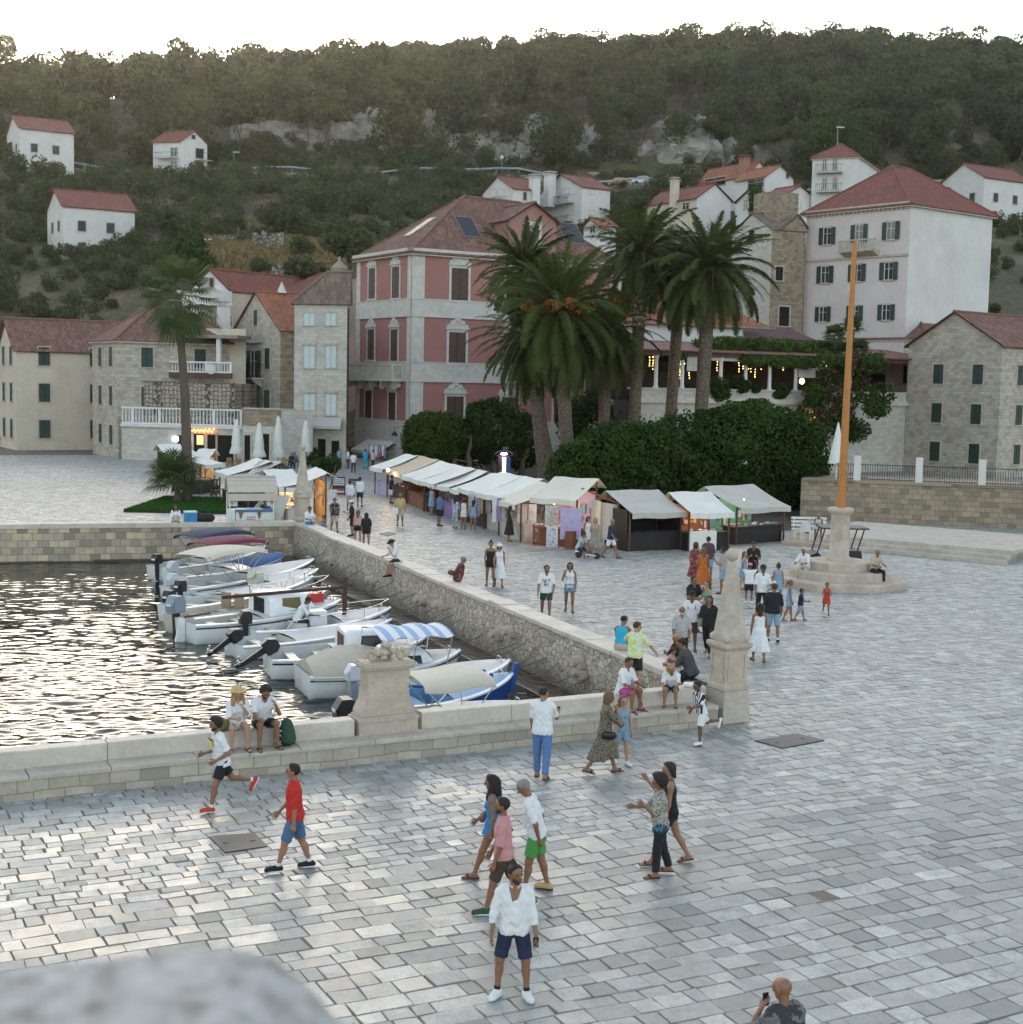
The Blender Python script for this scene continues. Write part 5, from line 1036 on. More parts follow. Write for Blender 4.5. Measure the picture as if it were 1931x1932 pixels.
def palm(label, Y, crown_px, base_px, r0, L, n, seed, droop=1.0, pine=False, fruit=(), m=None, z0=0):
 g = np.random.default_rng(seed); b = PY(base_px[0], base_px[1], Y); b[2] = z0; c = PY(crown_px[0], crown_px[1], Y); r = empty('date_palm', label, 'palm tree', b, 0, 'date palms in the garden')
 mid = (b+c)/2+np.array([(c[0]-b[0])*.18, 0, 0]); pts = [b*(1-t)**2+2*t*(1-t)*mid+c*t*t for t in np.linspace(0, 1, 12)]; hh = c[2]-b[2]
 mb = MB(); rs = [r0*(1.25-.3*min(1, t*3)) for t in np.linspace(0, 1, 12)]
 if pine: rs = [r0*(1.2-.3*min(1, t*3))*(1+.75*math.exp(-((t-.86)/.10)**2)) for t in np.linspace(0, 1, 12)]
 mb.tube(pts, rs, 14); mb.build('trunk', [M_ptrunk], r)
 if pine:
  mb = MB()
  for i in range(240):
   t = g.uniform(.68, .97); a = i*2.39996; p = pts[0]*(1-t)**2+2*t*(1-t)*mid+pts[-1]*t*t; rad = np.interp(t, np.linspace(0, 1, 12), rs); d = np.array([math.cos(a), math.sin(a), 0]); mb.prism([p+d*rad*.9+np.array([-d[1], d[0], 0])*s*.13+Z3*q for s, q in ((-1, 0), (1, 0), (.7, .16), (-.7, .16))], d*.16+Z3*.1)
  mb.build('leaf_bases', [mat('cut palm leaf bases', (.42, .33, .24), .85, .35, 2, .3)], r)
 Vs, Ts = [], []
 for i in range(n):
  q = (i+.5)/n; el = R(84)-q**.85*R(84+48*droop); a = i*2.39996+g.normal(0, .15); l = L*g.uniform(.85, 1.08)*(1-.18*(q < .12)); d0 = np.array([math.cos(a), math.sin(a), 0]); bend = R(62)*g.uniform(.7, 1.2)*(.55+.6*math.cos(el))
  ns = 30; p = c+d0*.25*(1-q)+Z3*(.5*(1-q)-.25); tw = g.normal(0, .35); tint = float(np.clip(g.normal(.45, .16), 0, 1)); e = el
  for j in range(ns):
   t = j/ns; e = el-bend*t**1.5; d = d0*math.cos(e)+Z3*math.sin(e); side = np.array([-d0[1], d0[0], 0]); upn = np.cross(side, d)*-1; side = side*math.cos(tw)+upn*math.sin(tw)
   nx = p+d*l/ns; wr = .05*(1-t)+.012; Vs.append([p-side*wr, p+side*wr, nx+side*wr, nx-side*wr]); Ts.append(tint+.15)
   ll = l*.125*math.sin(math.pi*min(1, t*.93+.07))**.55*(1 if t > .06 else .4)
   for s in (-1, 1):
    for h in (0, .5):
     o = p+d*l/ns*h; tip = o+(side*s*.72+d*.62-np.cross(side, d)*0+Z3*(-.18+g.normal(0, .12)))*ll; w_ = d*.055+upn*.016*s; Vs.append([o-w_, o+w_, tip+w_*.35, tip-w_*.35]); Ts.append(tint+g.normal(0, .1))
   p = nx
 V = np.array(Vs).reshape(-1, 3)-b; T = np.clip(np.repeat(np.array(Ts), 4), 0, 1); np_mesh('crown', V, np.arange(len(V)).reshape(-1, 4), [m or M_palm], r, colattr=np.stack([T, T, T, np.ones_like(T)], 1))
 for i, (x, y, s) in enumerate(fruit):
  q = PY(x, y, Y-1.2); mb = MB()
  for k in range(70): d = g.normal(size=3); d /= np.linalg.norm(d); e = q+d*np.array([1, .7, .5])*s*g.uniform(.5, 1); mb.tube([q+Z3*.5, (q+e)/2+Z3*.3, e], .03, 3); mb.ball(e, .09, 3)
  mb.build('fruit_cluster', [mat('orange date clusters', (.36, .14, .02), .7, .3, 3, 0)], r)
 mb = MB()
 for i in range(14): a = i*2.4; d = np.array([math.cos(a), math.sin(a), 0]); p = c+d*rs[-1]; l = g.uniform(1.2, 2.8); mb.tube([p, p+d*.5-Z3*.2, p+d*.7-Z3*l], [.06, .05, .03], 4)
 mb.build('dead_fronds', [mat('dead palm frond', (.2, .13, .075), .9, .3, 3, 0)], r); return r
palm('tallest date palm with a pineapple shaped trunk top', 108, (1211, 478), (1192, 900), .5, 5.0, 92, 1, .95, True)
palm('date palm at the right with drooping brown frond stubs', 105, (1340, 505), (1314, 890), .52, 5.3, 92, 2, 1.0)
palm('front date palm with orange fruit clusters and the widest drooping crown', 102, (1057, 585), (1078, 905), .52, 6.3, 110, 3, 1.32, False, ((1040, 578, .8), (1075, 574, .9), (1000, 578, .7), (1100, 583, .8)))
palm('date palm with the pale crown top left of the fruiting palm', 106, (990, 505), (1034, 905), .5, 4.6, 70, 4, 1.0)
palm('half hidden date palm with the middle trunk of the left trio', 107, (1000, 640), (1046, 900), .48, 5.2, 76, 5, 1.3)
palm('date palm behind the tallest one, its trunk tied with a white band', 112, (1283, 528), (1256, 890), .48, 4.6, 64, 6, 1.0)
palm('short date palm with orange fruit between the front palm and the tallest one', 108, (1146, 625), (1136, 900), .48, 4.8, 66, 7, 1.2, False, ((1165, 560, .8), (1180, 572, .6)))
def fan_palm(label, base, crown_px, Y, seed, n=34, rl=1.0, trunk=.24, drop=1.0, lp=1.6):
 g = np.random.default_rng(seed); b = np.asarray(base, float); c = PY(*crown_px, Y); r = empty('fan_palm', label, 'palm tree', b); mb = MB()
 mb.tube([b+(c-b)*t+np.array([.12*math.sin(t*4), 0, 0]) for t in np.linspace(0, 1, 9)], [trunk*(1.25-.5*t) for t in np.linspace(0, 1, 9)], 10); mb.build('trunk', [mat('fan palm trunk', (.1, .075, .055), .9, .3, 2, .5, 6)], r)
 Vs, Ts = [], []
 for i in range(n):
  q = (i+.5)/n; el = R(80)-q*R(80+70*drop); a = i*2.4+g.normal(0, .1); d0 = np.array([math.cos(a), math.sin(a), 0]); d = d0*math.cos(el)+Z3*math.sin(el); pe = c+d*lp*g.uniform(.8, 1.1)-Z3*.25*q; Vs.append([c-Z3*.03, c+Z3*.03, pe+Z3*.03, pe-Z3*.03]); Ts.append(.6); side = np.array([-d0[1], d0[0], 0]); t = g.uniform(.2, .7)-.35*(q > .8)
  for k in range(22):
   an = R(-105+10*k); v = d*math.cos(an)+side*math.sin(an); l = rl*(.7+.35*math.cos(an))*1.25; m_ = pe+v*l*.55; e = pe+v*l+Z3*(-.35*l); w_ = np.cross(v, np.cross(side, d))*.055; Vs += [[pe, pe, m_+w_, m_-w_], [m_-w_, m_+w_, e, e]]; Ts += [t, t]
 V = np.array(Vs).reshape(-1, 3)-b; T = np.clip(np.repeat(np.array(Ts), 4), 0, 1); np_mesh('crown', V, np.arange(len(V)).reshape(-1, 4), [M_fan], r, colattr=np.stack([T, T, T, np.ones_like(T)], 1)); return r
bf = P(353, 948); fan_palm('tall fan palm with a thin dark trunk on the lawn by the harbour', bf, (338, 556), bf[1]+.5, 31, 40, 1.25, .27)
for i, (x, y, Y, h_) in enumerate(((1608, 615, 131, 0), (1622, 660, 130, 0), (1575, 632, 131, 0))):
 b = PY(x, y+25, Y); fan_palm(('spiky potted palm on the terrace wall, nearest the right house', 'spiky potted palm on the terrace wall, lowest of three', 'spiky potted palm on the terrace wall by the pale house')[i], b, (x, y), Y, 40+i, 16, .8, .12, .2, .5)
def bushes(name, label, cat, pts, nleaf, size, m, base, seed):
 L = [(np.asarray(c)-np.asarray(base), r) for c, r in pts]; r = empty(name, label, cat, base); V, Fq, col = crown(seed, L, nleaf, size, .5); np_mesh('foliage', V, Fq, [m], r, colattr=col); return r
g_ = random.Random(9)
pts = [(rF.at(rF.px(*C('D', x, 1110))[0], zr(1110, 640)+g_.uniform(-.2, .5), -1.5), (1.2, .8, g_.uniform(.35, .7))) for x in range(930, 1960, 45)]; bushes('creeper', 'bright green creeper growing along the top of the pergola roof', 'creeper', pts, 9000, .13, M_vine, rF.at(8, zroof), 51)
pts = [(rF.at(rF.px(*C('D', x, 1200))[0], zroof-.35+g_.uniform(-.55, .1), .35), (.7, .35, g_.uniform(.25, .5))) for x in list(range(1130, 1620, 24))+[640, 655, 1560, 1580, 1550]]; bushes('vine', 'leafy vine hanging from the pergola eaves above the columns', 'vine', pts, 6000, .11, M_vine, rF.at(14, zroof-1), 52)
for i, (x, y, s, lb) in enumerate(((1100, 1420, .9, 'dark potted shrub on the terrace wall by the second column'), (1200, 1440, .5, 'small potted plant on the terrace wall with white flowers'), (1385, 1465, .8, 'shrub spilling over the terrace wall between two columns'), (920, 1440, 1.3, 'dark shrub on the terrace wall behind the palm trunk'), (1620, 1465, .7, 'low shrub on the terrace wall by the banner'))):
 t, z = rF.px(*C('D', x, y)); c = rF.at(t, z, .1); bushes('terrace_shrub', lb, 'shrub', [(c+np.array([g_.uniform(-.5, .5), 0, g_.uniform(-.4, .4)])*s, (s*.7, s*.6, s*.6)) for _ in range(6)], 1500, .11, M_hedge, c-Z3*s, 60+i)
c = PY(1590, 745, 126); pts = [(c+np.array([g_.uniform(-2.6, 4), g_.uniform(-1, 2), g_.uniform(-3.5, 3.2)]), (1.2, 1, 1)) for _ in range(26)]; b_ = bushes('bougainvillea', 'dark bougainvillea with magenta flowers at the end of the terrace', 'shrub', pts, 9000, .13, M_hedge, (c[0], c[1], 0), 70)
V, Fq, col = crown(71, [(np.asarray(q)-np.array([c[0], c[1], 0]), np.array(r)*1.05) for q, r in pts[::3]], 500, .1, .9); np_mesh('flowers', V, Fq, [leaf_mat('magenta bracts', [(.3, .02, .12), (.4, .04, .2)], .3)], b_, colattr=col)
c = PY(*C('T', 1370, 1130), 199); bushes('ivy', 'round ivy clump on the small house with pointed dormers', 'ivy', [(c+np.array([0, 0, k*.9-1.2]), (.95, .9, .9)) for k in range(4)], 1500, .14, M_hedge, c-Z3*2.5, 73)
for i, (x, y, Y, w_, lb) in enumerate(((1275, 345, 246, 9, 'big round tree in front of the hill road left of the orange roofs'), (780, 315, 262, 10, 'big dark tree above the road between two crags'), (445, 325, 250, 6, 'dark bush right of the left hill house'), (420, 290, 266, 8, 'dark tree beside the left hill house'), (695, 345, 248, 6, 'bush clump at the guard rail above the terraces'), (1580, 240, 262, 14, 'bright green tree above the right end house'), (880, 335, 250, 5, 'bush left of the white gabled houses'), (590, 385, 222, 10, 'wide olive bush in the middle of the terraces'), (540, 410, 205, 7, 'dense bush above the dry grass'), (660, 465, 170, 6, 'big bush left of the palace roof'), (580, 520, 158, 5, 'dark bush behind the turret chimney'), (345, 480, 172, 8, 'tall dark tree behind the fan palm'), (335, 420, 200, 7, 'dark tree at the left of the terraces'), (1190, 395, 224, 6, 'dark tree between the tall gabled house and the palm'))):
 c = PY(x, y, Y); k = Y/FPX; rr = w_/2; L = [(c+np.array([g_.uniform(-1, 1)*rr*.7, g_.uniform(-1, 1)*rr*.5, g_.uniform(-.5, .5)*rr*.7]), (rr*.5, rr*.5, rr*.42)) for _ in range(11)]
 b0 = np.array([c[0], c[1], float(hillz(c[0], c[1]))]); r = bushes('slope_tree', lb, 'tree', L, 2600, .22, M_hedge if i in (5, 1, 11, 3) else M_scrub, b0, 80+i); mb = MB(); mb.tube([b0-Z3, (b0+c)/2, c], [.3, .22, .1], 7); mb.build('trunk', [M_bark], r)
g = np.random.default_rng(4); lw = [P(300, 985)[:2], P(433, 975)[:2], P(433, 940)[:2], P(380, 930)[:2], P(250, 935)[:2]]; c0 = P(360, 958)
n_ = 9000; x = g.uniform(c0[0]-3, c0[0]+3.2, n_); y = g.uniform(c0[1]-3.5, c0[1]+6, n_); c = np.stack([x, y, np.full(n_, .1)], 1); ax = np.stack([g.normal(size=n_), g.normal(size=n_), np.zeros(n_)], 1); ax /= np.linalg.norm(ax, axis=1, keepdims=True)
V, Fq, col = quads(c, ax*.05, np.stack([g.normal(0, .03, n_), g.normal(0, .03, n_), np.full(n_, .1)], 1), np.clip(g.normal(.5, .2, n_), 0, 1)); o = np_mesh('grass', V, Fq, [leaf_mat('lawn grass', [(.02, .07, .012), (.035, .1, .018), (.05, .12, .03)], .3)], colattr=col); prop(o, 'small lawn beside the ice cream kiosk', 'grass', kind='stuff')
mb = MB(); mb.par((c0[0]-3, c0[1]-3.6, 0), (6.3, 0, 0), (0, 9.8, 0), (0, 0, .05)); o = mb.build('lawn_soil', [mat('lawn soil', (.03, .05, .015), .95)]); prop(o, kind='structure')
c = P(333, 950); fan_palm('low dark palm bush beside the fan palm trunk', c, (331, 905), c[1]+1, 47, 26, 1.3, .2, .1, .9)
# ================================================================ MONUMENTS, STALLS, FURNITURE
def sq(mb, c, prof, rz, mi=0, k=1): mb.lathe(c, [(r*k*math.sqrt(2), z) for r, z in prof], 4, mi, rz+math.pi/4, smooth=False)
ANG = math.atan2(N1[1], N1[0])
def obelisk(label, c, s=1.0, wq=.74):
 r = empty('obelisk', label, 'obelisk', c); z = c[2]; c0 = np.array([c[0], c[1], z])
 mb = MB(); sq(mb, c0, [(.5*s, 0), (.5*s, .40*s), (.47*s, .41*s), (.47*s, .74*s), (.49*s, .78*s)], ANG, 0, wq); mb.build('base_block', [M_lime], r)
 mb = MB(); sq(mb, c0, [(.46*s, .782*s), (.46*s, .86*s), (.42*s, .9*s), (.42*s, 1.68*s), (.46*s, 1.72*s), (.52*s, 1.78*s), (.52*s, 1.86*s), (.45*s, 1.88*s)], ANG, 0, wq)
 for k in range(4):
  a = ANG+k*math.pi/2; d = np.array([math.cos(a), math.sin(a), 0]); t = np.array([-d[1], d[0], 0]); p = c0+d*.42*s*wq
  for q0, q1, w0, w1 in ((-.33, .33, .98, 1.02), (-.33, .33, 1.58, 1.62), (-.33, -.29, 1.02, 1.58), (.29, .33, 1.02, 1.58)): mb.par(p+t*q0*s*wq+Z3*w0*s, t*(q1-q0)*s*wq, d*.025*s, Z3*(w1-w0)*s)
 mb.build('pedestal', [M_limew], r)
 mb = MB(); sq(mb, c0, [(.40*s, 1.88*s), (.42*s, 1.96*s), (.40*s, 2.03*s)], ANG, 0, wq)
 for k in range(4): a = ANG+(k+.5)*math.pi/2; mb.ball(c0+np.array([math.cos(a)*.5*s*wq, math.sin(a)*.5*s*wq, 1.97*s]), .1*s, 8)
 mb.build('roll_moulding', [M_lime], r)
 mb = MB(); vs = []
 for rr, z_, ch in ((.43, 2.03, .06), (.40, 2.12, .06), (.155, 3.68, .05), (.10, 3.74, .03)):
  for k in range(4):
   a = ANG+math.pi/4+k*math.pi/2; e = np.array([math.cos(a), math.sin(a), 0])*rr*wq*math.sqrt(2); f1 = np.array([math.cos(a-math.pi*.75), math.sin(a-math.pi*.75), 0])*ch*1.4; f2 = np.array([math.cos(a+math.pi*.75), math.sin(a+math.pi*.75), 0])*ch*1.4; vs += [c0+(e+f1)*s+Z3*z_*s, c0+(e+f2)*s+Z3*z_*s]
 mb.add(vs, [(i*8+k, i*8+(k+1) % 8, (i+1)*8+(k+1) % 8, (i+1)*8+k) for i in range(3) for k in range(8)]+[tuple(range(24, 32))]); mb.build('spire', [mat('weathered obelisk stone', (.46, .4, .32), .8, .32, 2.4, .5, 16, stain=(.22, .2, .18))], r)
 mb = MB(); mb.cyl(c0+Z3*3.72*s, c0+Z3*3.8*s, .07*s, n=10); mb.ball(c0+Z3*3.9*s, .155*s, 12); mb.build('ball_finial', [M_limew], r); return r
obelisk('near stone obelisk with a ball on top at the corner of the sea wall', NW(NWL-.38, .38))
fo = FC+Q2*.42+Q3*.3; obelisk('distant stone obelisk at the far corner of the harbour beside the kiosk', v3(fo, 0), 1.13, .6)
fN = Face(NW(0, .40)[:2], N1, -Q1); bt = lambda x, y: fN.px(*C('J', x, y))
r = empty('carved_pedestal', 'carved stone pedestal with curved sides and a fruit crest on the near wall', 'pedestal', NW((PU0+PU1)/2, .5, .46))
tA, tB = bt(588, 1100)[0], bt(1030, 1080)[0]; tm = (tA+tB)/2; hwB = (tB-tA)/2; zt_ = bt(810, 575)[1]; zb_ = bt(810, 972)[1]; H_ = zt_-zb_
mb = MB(); fN.slab(mb, tA, tB, .42, zb_-.06, -.62, 0); mb.build('plinth', [M_limew], r)
mb = MB(); fN.slab(mb, tA-.02, tB+.02, zb_-.06, zb_-.01, -.64, .025); fN.slab(mb, tA+.03, tB-.03, zb_-.01, zb_+.04, -.6, .0); mb.build('base_moulding', [M_lime], r)
prof = [(.93, .04), (.92, .12), (.86, .2), (.76, .3), (.70, .42), (.685, .52), (.69, .62), (.69, .80)]
mb = MB(); mb.prism([fN.at(tm+x*hwB, zb_+y*H_, -.04) for x, y in prof]+[fN.at(tm-x*hwB, zb_+y*H_, -.04) for x, y in prof[::-1]], v3(-fN.o)*.5); mb.build('shaft', [M_limew], r)
mb = MB()
for a, y0, y1, o in ((.72, .80, .84, -.02), (.70, .84, .92, -.03), (.82, .92, .97, .06), (.9, .97, 1.02, .11), (.84, 1.02, 1.05, .05)): fN.slab(mb, tm-a*hwB, tm+a*hwB, zb_+y0*H_, zb_+y1*H_, -.5-o, o)
mb.build('cornice', [M_limew], r)
mb = MB(); g = np.random.default_rng(6); zc0 = zb_+1.05*H_
for i in range(26): x = g.normal(0, .11); mb.ball(fN.at(tm+x, zc0+g.uniform(.02, .36)*(1-abs(x)*2.4), -.22+g.uniform(-.1, .1)), g.uniform(.04, .085), 7)
for sx in (-1, 1):
 for k in range(9): a = k*.7; q = .13*(1-k/12); mb.ball(fN.at(tm+sx*(.33+q*math.cos(a)), zc0+.11+q*math.sin(a), -.2), .05, 6)
mb.ball(fN.at(tm+.44, zc0+.14, -.2), .1, 8); mb.build('fruit_crest', [M_limew], r)
cc = PY(*C('N', 912, 1220), 56.5); cc[2] = 0; k = 56.5/FPX
r = empty('flagpole_column', 'carved stone column on octagonal steps carrying an orange wooden flagpole', 'column', cc)
for i, (rr, z0, z1) in enumerate(((2.75, 0, .3), (2.05, .3, .62), (1.35, .62, .95))): mb = MB(); mb.lathe(cc, [(rr, z0), (rr, z1-.05), (rr-.03, z1)], 8, 0, R(15), smooth=False); mb.build('step', [M_limew], r)
mb = MB(); mb.lathe(cc, [(.5, .95), (.5, 1.05), (.39, 1.12), (.37, 2.75), (.42, 2.82), (.5, 2.9), (.52, 3.02), (.46, 3.06)], 20)
t = -1.9
for q in range(20): a = q*math.pi/10; mb.ball(cc+np.array([.37*math.cos(t+.32*math.cos(a)), .37*math.sin(t+.32*math.cos(a)), 2.0+.26*math.sin(a)]), .035, 5)
for q in range(8): mb.ball(cc+np.array([.38*math.cos(t+.1*math.sin(q*2)), .38*math.sin(t+.1*math.sin(q*2)), 1.85+q*.04]), .04, 5)
mb.build('shaft', [M_limew], r)
mb = MB(); mb.cyl(cc+Z3*3.05, cc+np.array([.1, 0, 13.5]), .17, .09, 14); mb.build('flagpole', [mat('orange varnished wood', (.42, .17, .035), .45, .25, 1.5, .15, 10)], r)
for i, (q, lb) in enumerate(((((395, 1578), (480, 1571), (505, 1596), (425, 1608)), 'dark steel cover in the paving near the boy in red'), (((1425, 1397), (1505, 1384), (1556, 1396), (1478, 1411)), 'large dark steel cover in the paving beyond the near obelisk'), (((716, 1007), (733, 1003), (748, 1007), (731, 1011)), 'small dark steel cover in the paving by the far stalls'))):
 p = [P(*a, .022) for a in q]; mb = MB(); mb.prism(p, (0, 0, -.03)); c = sum(p)/4
 for s in (-.3, .3): mb.cyl(c+(p[1]-p[0])*s+Z3*.0, c+(p[1]-p[0])*s+Z3*.008, .045, n=8)
 prop(mb.build('access_cover', [mat('worn steel plate', (.085, .08, .078), .55, .3, 2, .3, 60, metal=.4)]), lb, 'steel cover', 'steel covers in the paving')
# ---------------------------------------------------------------- market stalls
M_cloth = [mat('stall cloth %d' % i, c, .8, .2, 4, .1) for i, c in enumerate(((.3, .2, .42), (.42, .36, .55), (.5, .3, .12), (.12, .22, .4), (.5, .45, .4), (.42, .1, .12), (.15, .35, .35), (.55, .5, .2), (.6, .6, .6)))]
M_swood = mat('red brown stall wood', (.19, .065, .025), .6, .3, 2, .15, 20); M_sdark = mat('dark stall sheet', (.02, .018, .016), .7, .3, 2, .1)
def lamp(p, e, col=(1, .62, .28), rad=.08):
 l = bpy.data.lights.new('stall_lamp', 'POINT'); l.energy = e*.2; l.color = col; l.shadow_soft_size = rad; o = bpy.data.objects.new('stall_lamp', l); COL.objects.link(o); o.location = p; return o
def stall(label, fl, fr, zf, m, depth=2.5, zb=None, counter=M_sdark, cm=None, sides=(0, 0), goods='none', group='market stalls', seed=0, back=None, gable=False):
 """canopy given by its front edge; everything else hangs off that"""
 fl = np.array(fl, float); fr = np.array(fr, float); d = unit((fr-fl)*np.array([1, 1, 0])); W = np.linalg.norm((fr-fl)[:2]); n = np.array([-d[1], d[0], 0]); n = n if n[1] > 0 else -n; zb = zb or zf+.88
 F = Face(fl[:2], d, -n); g = random.Random(seed); r = empty('market_stall', label, 'market stall', v3(fl[:2]), 0, group)
 mb = MB(); sag = g.uniform(.04, .1)
 def can(u, v): p = fl+(fr-fl)*u+n*depth*v; p[2] = zf+(zb-zf)*v-sag*math.sin(math.pi*v)-.05*math.sin(math.pi*u)*math.sin(math.pi*v)+.02*math.sin(u*9+v*4+seed); return p
 mb.sheet(can, 14, 10, 0, .015)
 mb.sheet(lambda u, v: can(u, 0)+np.array([0, 0, -.26*v])-n*(.01+.02*math.sin(u*26+seed)*v), 30, 2, 0, tuple(n*.01))
 if gable or True: mb.sheet(lambda u, v: can(u, 1)+n*.9*v*np.array([1, 1, 0])-Z3*.5*v, 8, 3, 0, .015)
 mb.build('canopy', [m], r)
 for a in (.08, W-.08):
  for o in (.35, depth-.1): mb = MB(); p = F.at(a, 0, -o); mb.box((p[0], p[1], (zf+(zb-zf)*o/depth-.08)/2), (.07, .07, zf+(zb-zf)*o/depth-.08), math.atan2(d[1], d[0])); mb.build('post', [M_wood], r)
 mb = MB(); F.slab(mb, .05, W-.05, 0, .82, -1.25, -.5); F.slab(mb, 0, W, .82, .88, -1.35, -.42); mb.build('counter', [counter], r)
 mb = MB(); F.slab(mb, .1, W-.1, .1, zf+.25, -depth+.02, -depth+.08); mb.build('back_panel', [back or M_sdark], r)
 for k, a in enumerate((.02, W-.06)):
  if sides[k]: mb = MB(); F.slab(mb, a, a+.03, .05, zf+.1, -depth, -.5); mb.build('side_panel', [sides[k]], r)
 if goods != 'none':
  mb = MB(); G = goods
  for i in range(int(W*14)):
   if G == 'hang' or (G == 'mix' and i % 2):
    t = g.uniform(.15, W-.15); z = g.uniform(1.2, zf); h_ = g.uniform(.1, .5); w_ = g.uniform(.06, .22); F.slab(mb, t, t+w_, z-h_, z, -depth+.1+.003*i, -depth+.13+.003*i, g.randrange(9))
   else: t = g.uniform(.1, W-.2); o = g.uniform(-1.2, -.55); mb.ball(F.at(t, .92, o), g.uniform(.04, .1), 5, g.randrange(9), (1.3, 1, .8))
  mb.build('wares', M_cloth, r)['kind'] = 'stuff'
 return r, F, W
Gp = lambda x, y, z=1.85: P(*C('G', x, y), z)
Hp = lambda x, y, z=1.83: P(*C('H', x, y), z)
Ep = lambda x, y, z=1.95: P(*C('E', x, y), z)
stall('white stall first in the long row, under the palace awning', Gp(88, 238), Gp(185, 256), 1.85, M_canv, goods='mix', seed=1, counter=M_cloth[1])
r_, F_, W_ = stall('tan stall with a bare bulb, second in the long row', Gp(186, 252), Gp(318, 292), 1.85, mat('tan canvas', (.44, .37, .28), .8, .12, .8, .12), goods='mix', seed=2, sides=(0, M_swood), back=mat('yellow stall cloth', (.5, .36, .1), .8))
p = P(*C('G', 226, 262), 2.0); mb = MB(); mb.ball(p, .1, 8); mb.build('bulb', [E_warm], r_); lamp(p-Z3*.15, 60)
for i, (a, b, c, d_, zf, lb) in enumerate(((322, 298, 455, 342, 1.85, 'white stall with a rippled front valance, third in the long row'), (458, 342, 575, 368, 1.85, 'white stall fourth in the long row behind the valance'), (540, 370, 690, 392, 1.78, 'lower white stall with straw hats, fifth in the long row'), (692, 402, 762, 418, 1.75, 'narrow low stall squeezed into the long row'), (748, 394, 905, 436, 1.9, 'broad bright white stall, left one of the tallest pair'), (907, 436, 1070, 466, 1.9, 'broad bright white stall, right one of the tallest pair'), (1012, 482, 1185, 522, 1.85, 'beige topped stall with scarves, last but one of the long row'))):
 stall(lb, Gp(a, b, zf), Gp(c, d_, zf), zf, M_canv if i < 6 else mat('ivory canvas', (.6, .56, .47), .8, .1, .8, .12), goods=('hang', 'hang', 'mix', 'hang', 'hang', 'hang', 'hang')[i], seed=3+i, counter=(M_swood, M_sdark, M_cloth[0], M_swood, M_sdark, M_cloth[4], M_cloth[4])[i], back=M_cloth[(4, 5, 2, 4, 8, 8, 4)[i]], sides=(M_swood if i == 0 else 0, 0))
r_, F_, W_ = stall('corner stall with lit goods and red brown counters ending the long row', Gp(1295, 470, 2.3), Gp(1640, 492, 2.3), 2.3, mat('ivory canvas', (.6, .56, .47)), depth=2.6, counter=M_swood, goods='mix', seed=21, back=M_cloth[1])
mb = MB(); F_.slab(mb, W_-.45, W_-.05, 0, .82, -1.2, .1); mb.build('end_counter', [M_swood], r_)
for x, y, c in ((1600, 505, (1, .72, .45)), (1480, 508, (1, .55, .45))): p = P(*C('G', x, y), 2.1); mb = MB(); mb.ball(p, .09, 7); mb.build('bulb', [E_warm], r_); lamp(p-Z3*.12, 40, c)
mb = MB(); a = F_.at(W_+.1, 2.25, -1.6); b = F_.at(W_+1.5, 2.05, -1.6); mb.sheet(lambda u, v: a+(b-a)*u+np.array([.15*math.sin(u*9), .1*math.sin(u*14+v), -1.75*v]), 18, 8, 0, tuple(v3(F_.o)*.02)); prop(mb.build('hanging_cloth', [M_canvg]), 'grey white cloth hung beside the corner stall', 'cloth')
mb = MB(); mb.tube([F_.at(W_-.4, 2.75, -1.5), F_.at(W_+1.55, 2.12, -1.6)], .05); mb.tube([F_.at(W_+1.5, 0, -1.6), F_.at(W_+1.5, 2.1, -1.6)], .035); mb.build('end_frame', [M_swood], r_)
def board(k, x0, y0, x1, y1, Yb, m, lab, dots=None, seed=0, face=None):
 f = face or Face(PY(*C(k, x0, y1), Yb)[:2], (1, .12), (.12, -1)); t0, t1, z0, z1 = f.rect(k, x0, y0, x1, y1); z0 = max(z0, .05); mb = MB(); f.slab(mb, t0, t1, z0, z1, 0, .03); g = random.Random(seed)
 for i in range(dots or 0):
  t = g.uniform(t0+.04, t1-.1); z = g.uniform(z0+.06, z1-.08); s = g.uniform(.025, .07); f.slab(mb, t, t+s, z-s*.8, z, .03, .034+.0004*i, 1+g.randrange(len(M_cloth)))
 prop(mb.build('display_board', [m]+M_cloth), lab, 'display board', 'display boards at the stalls'); return f
Yc = Gp(1295, 470, 2.3)[1]
board('G', 1198, 518, 1275, 742, Yc+2.2, M_cloth[8], 'tall white board with pink marks hanging at the beige stall', 14, 1); board('G', 1420, 688, 1505, 845, Yc-1.0, M_cloth[8], 'white card full of small trinkets on the corner counter', 60, 2); board('G', 1525, 548, 1682, 785, Yc-.9, M_cloth[1], 'lilac cloth pinned with badges on the corner stall', 40, 3); board('G', 1325, 685, 1368, 805, Yc-1.05, M_swood, 'wooden counter door with a white ribbon drawing', 5, 4); board('G', 1410, 530, 1510, 680, Yc-.75, M_cloth[4], 'rack of magnets and keyrings on the corner stall', 90, 5); board('G', 1285, 520, 1345, 670, Yc+.1, M_cloth[4], 'panel of sunglasses at the corner stall', 24, 6)
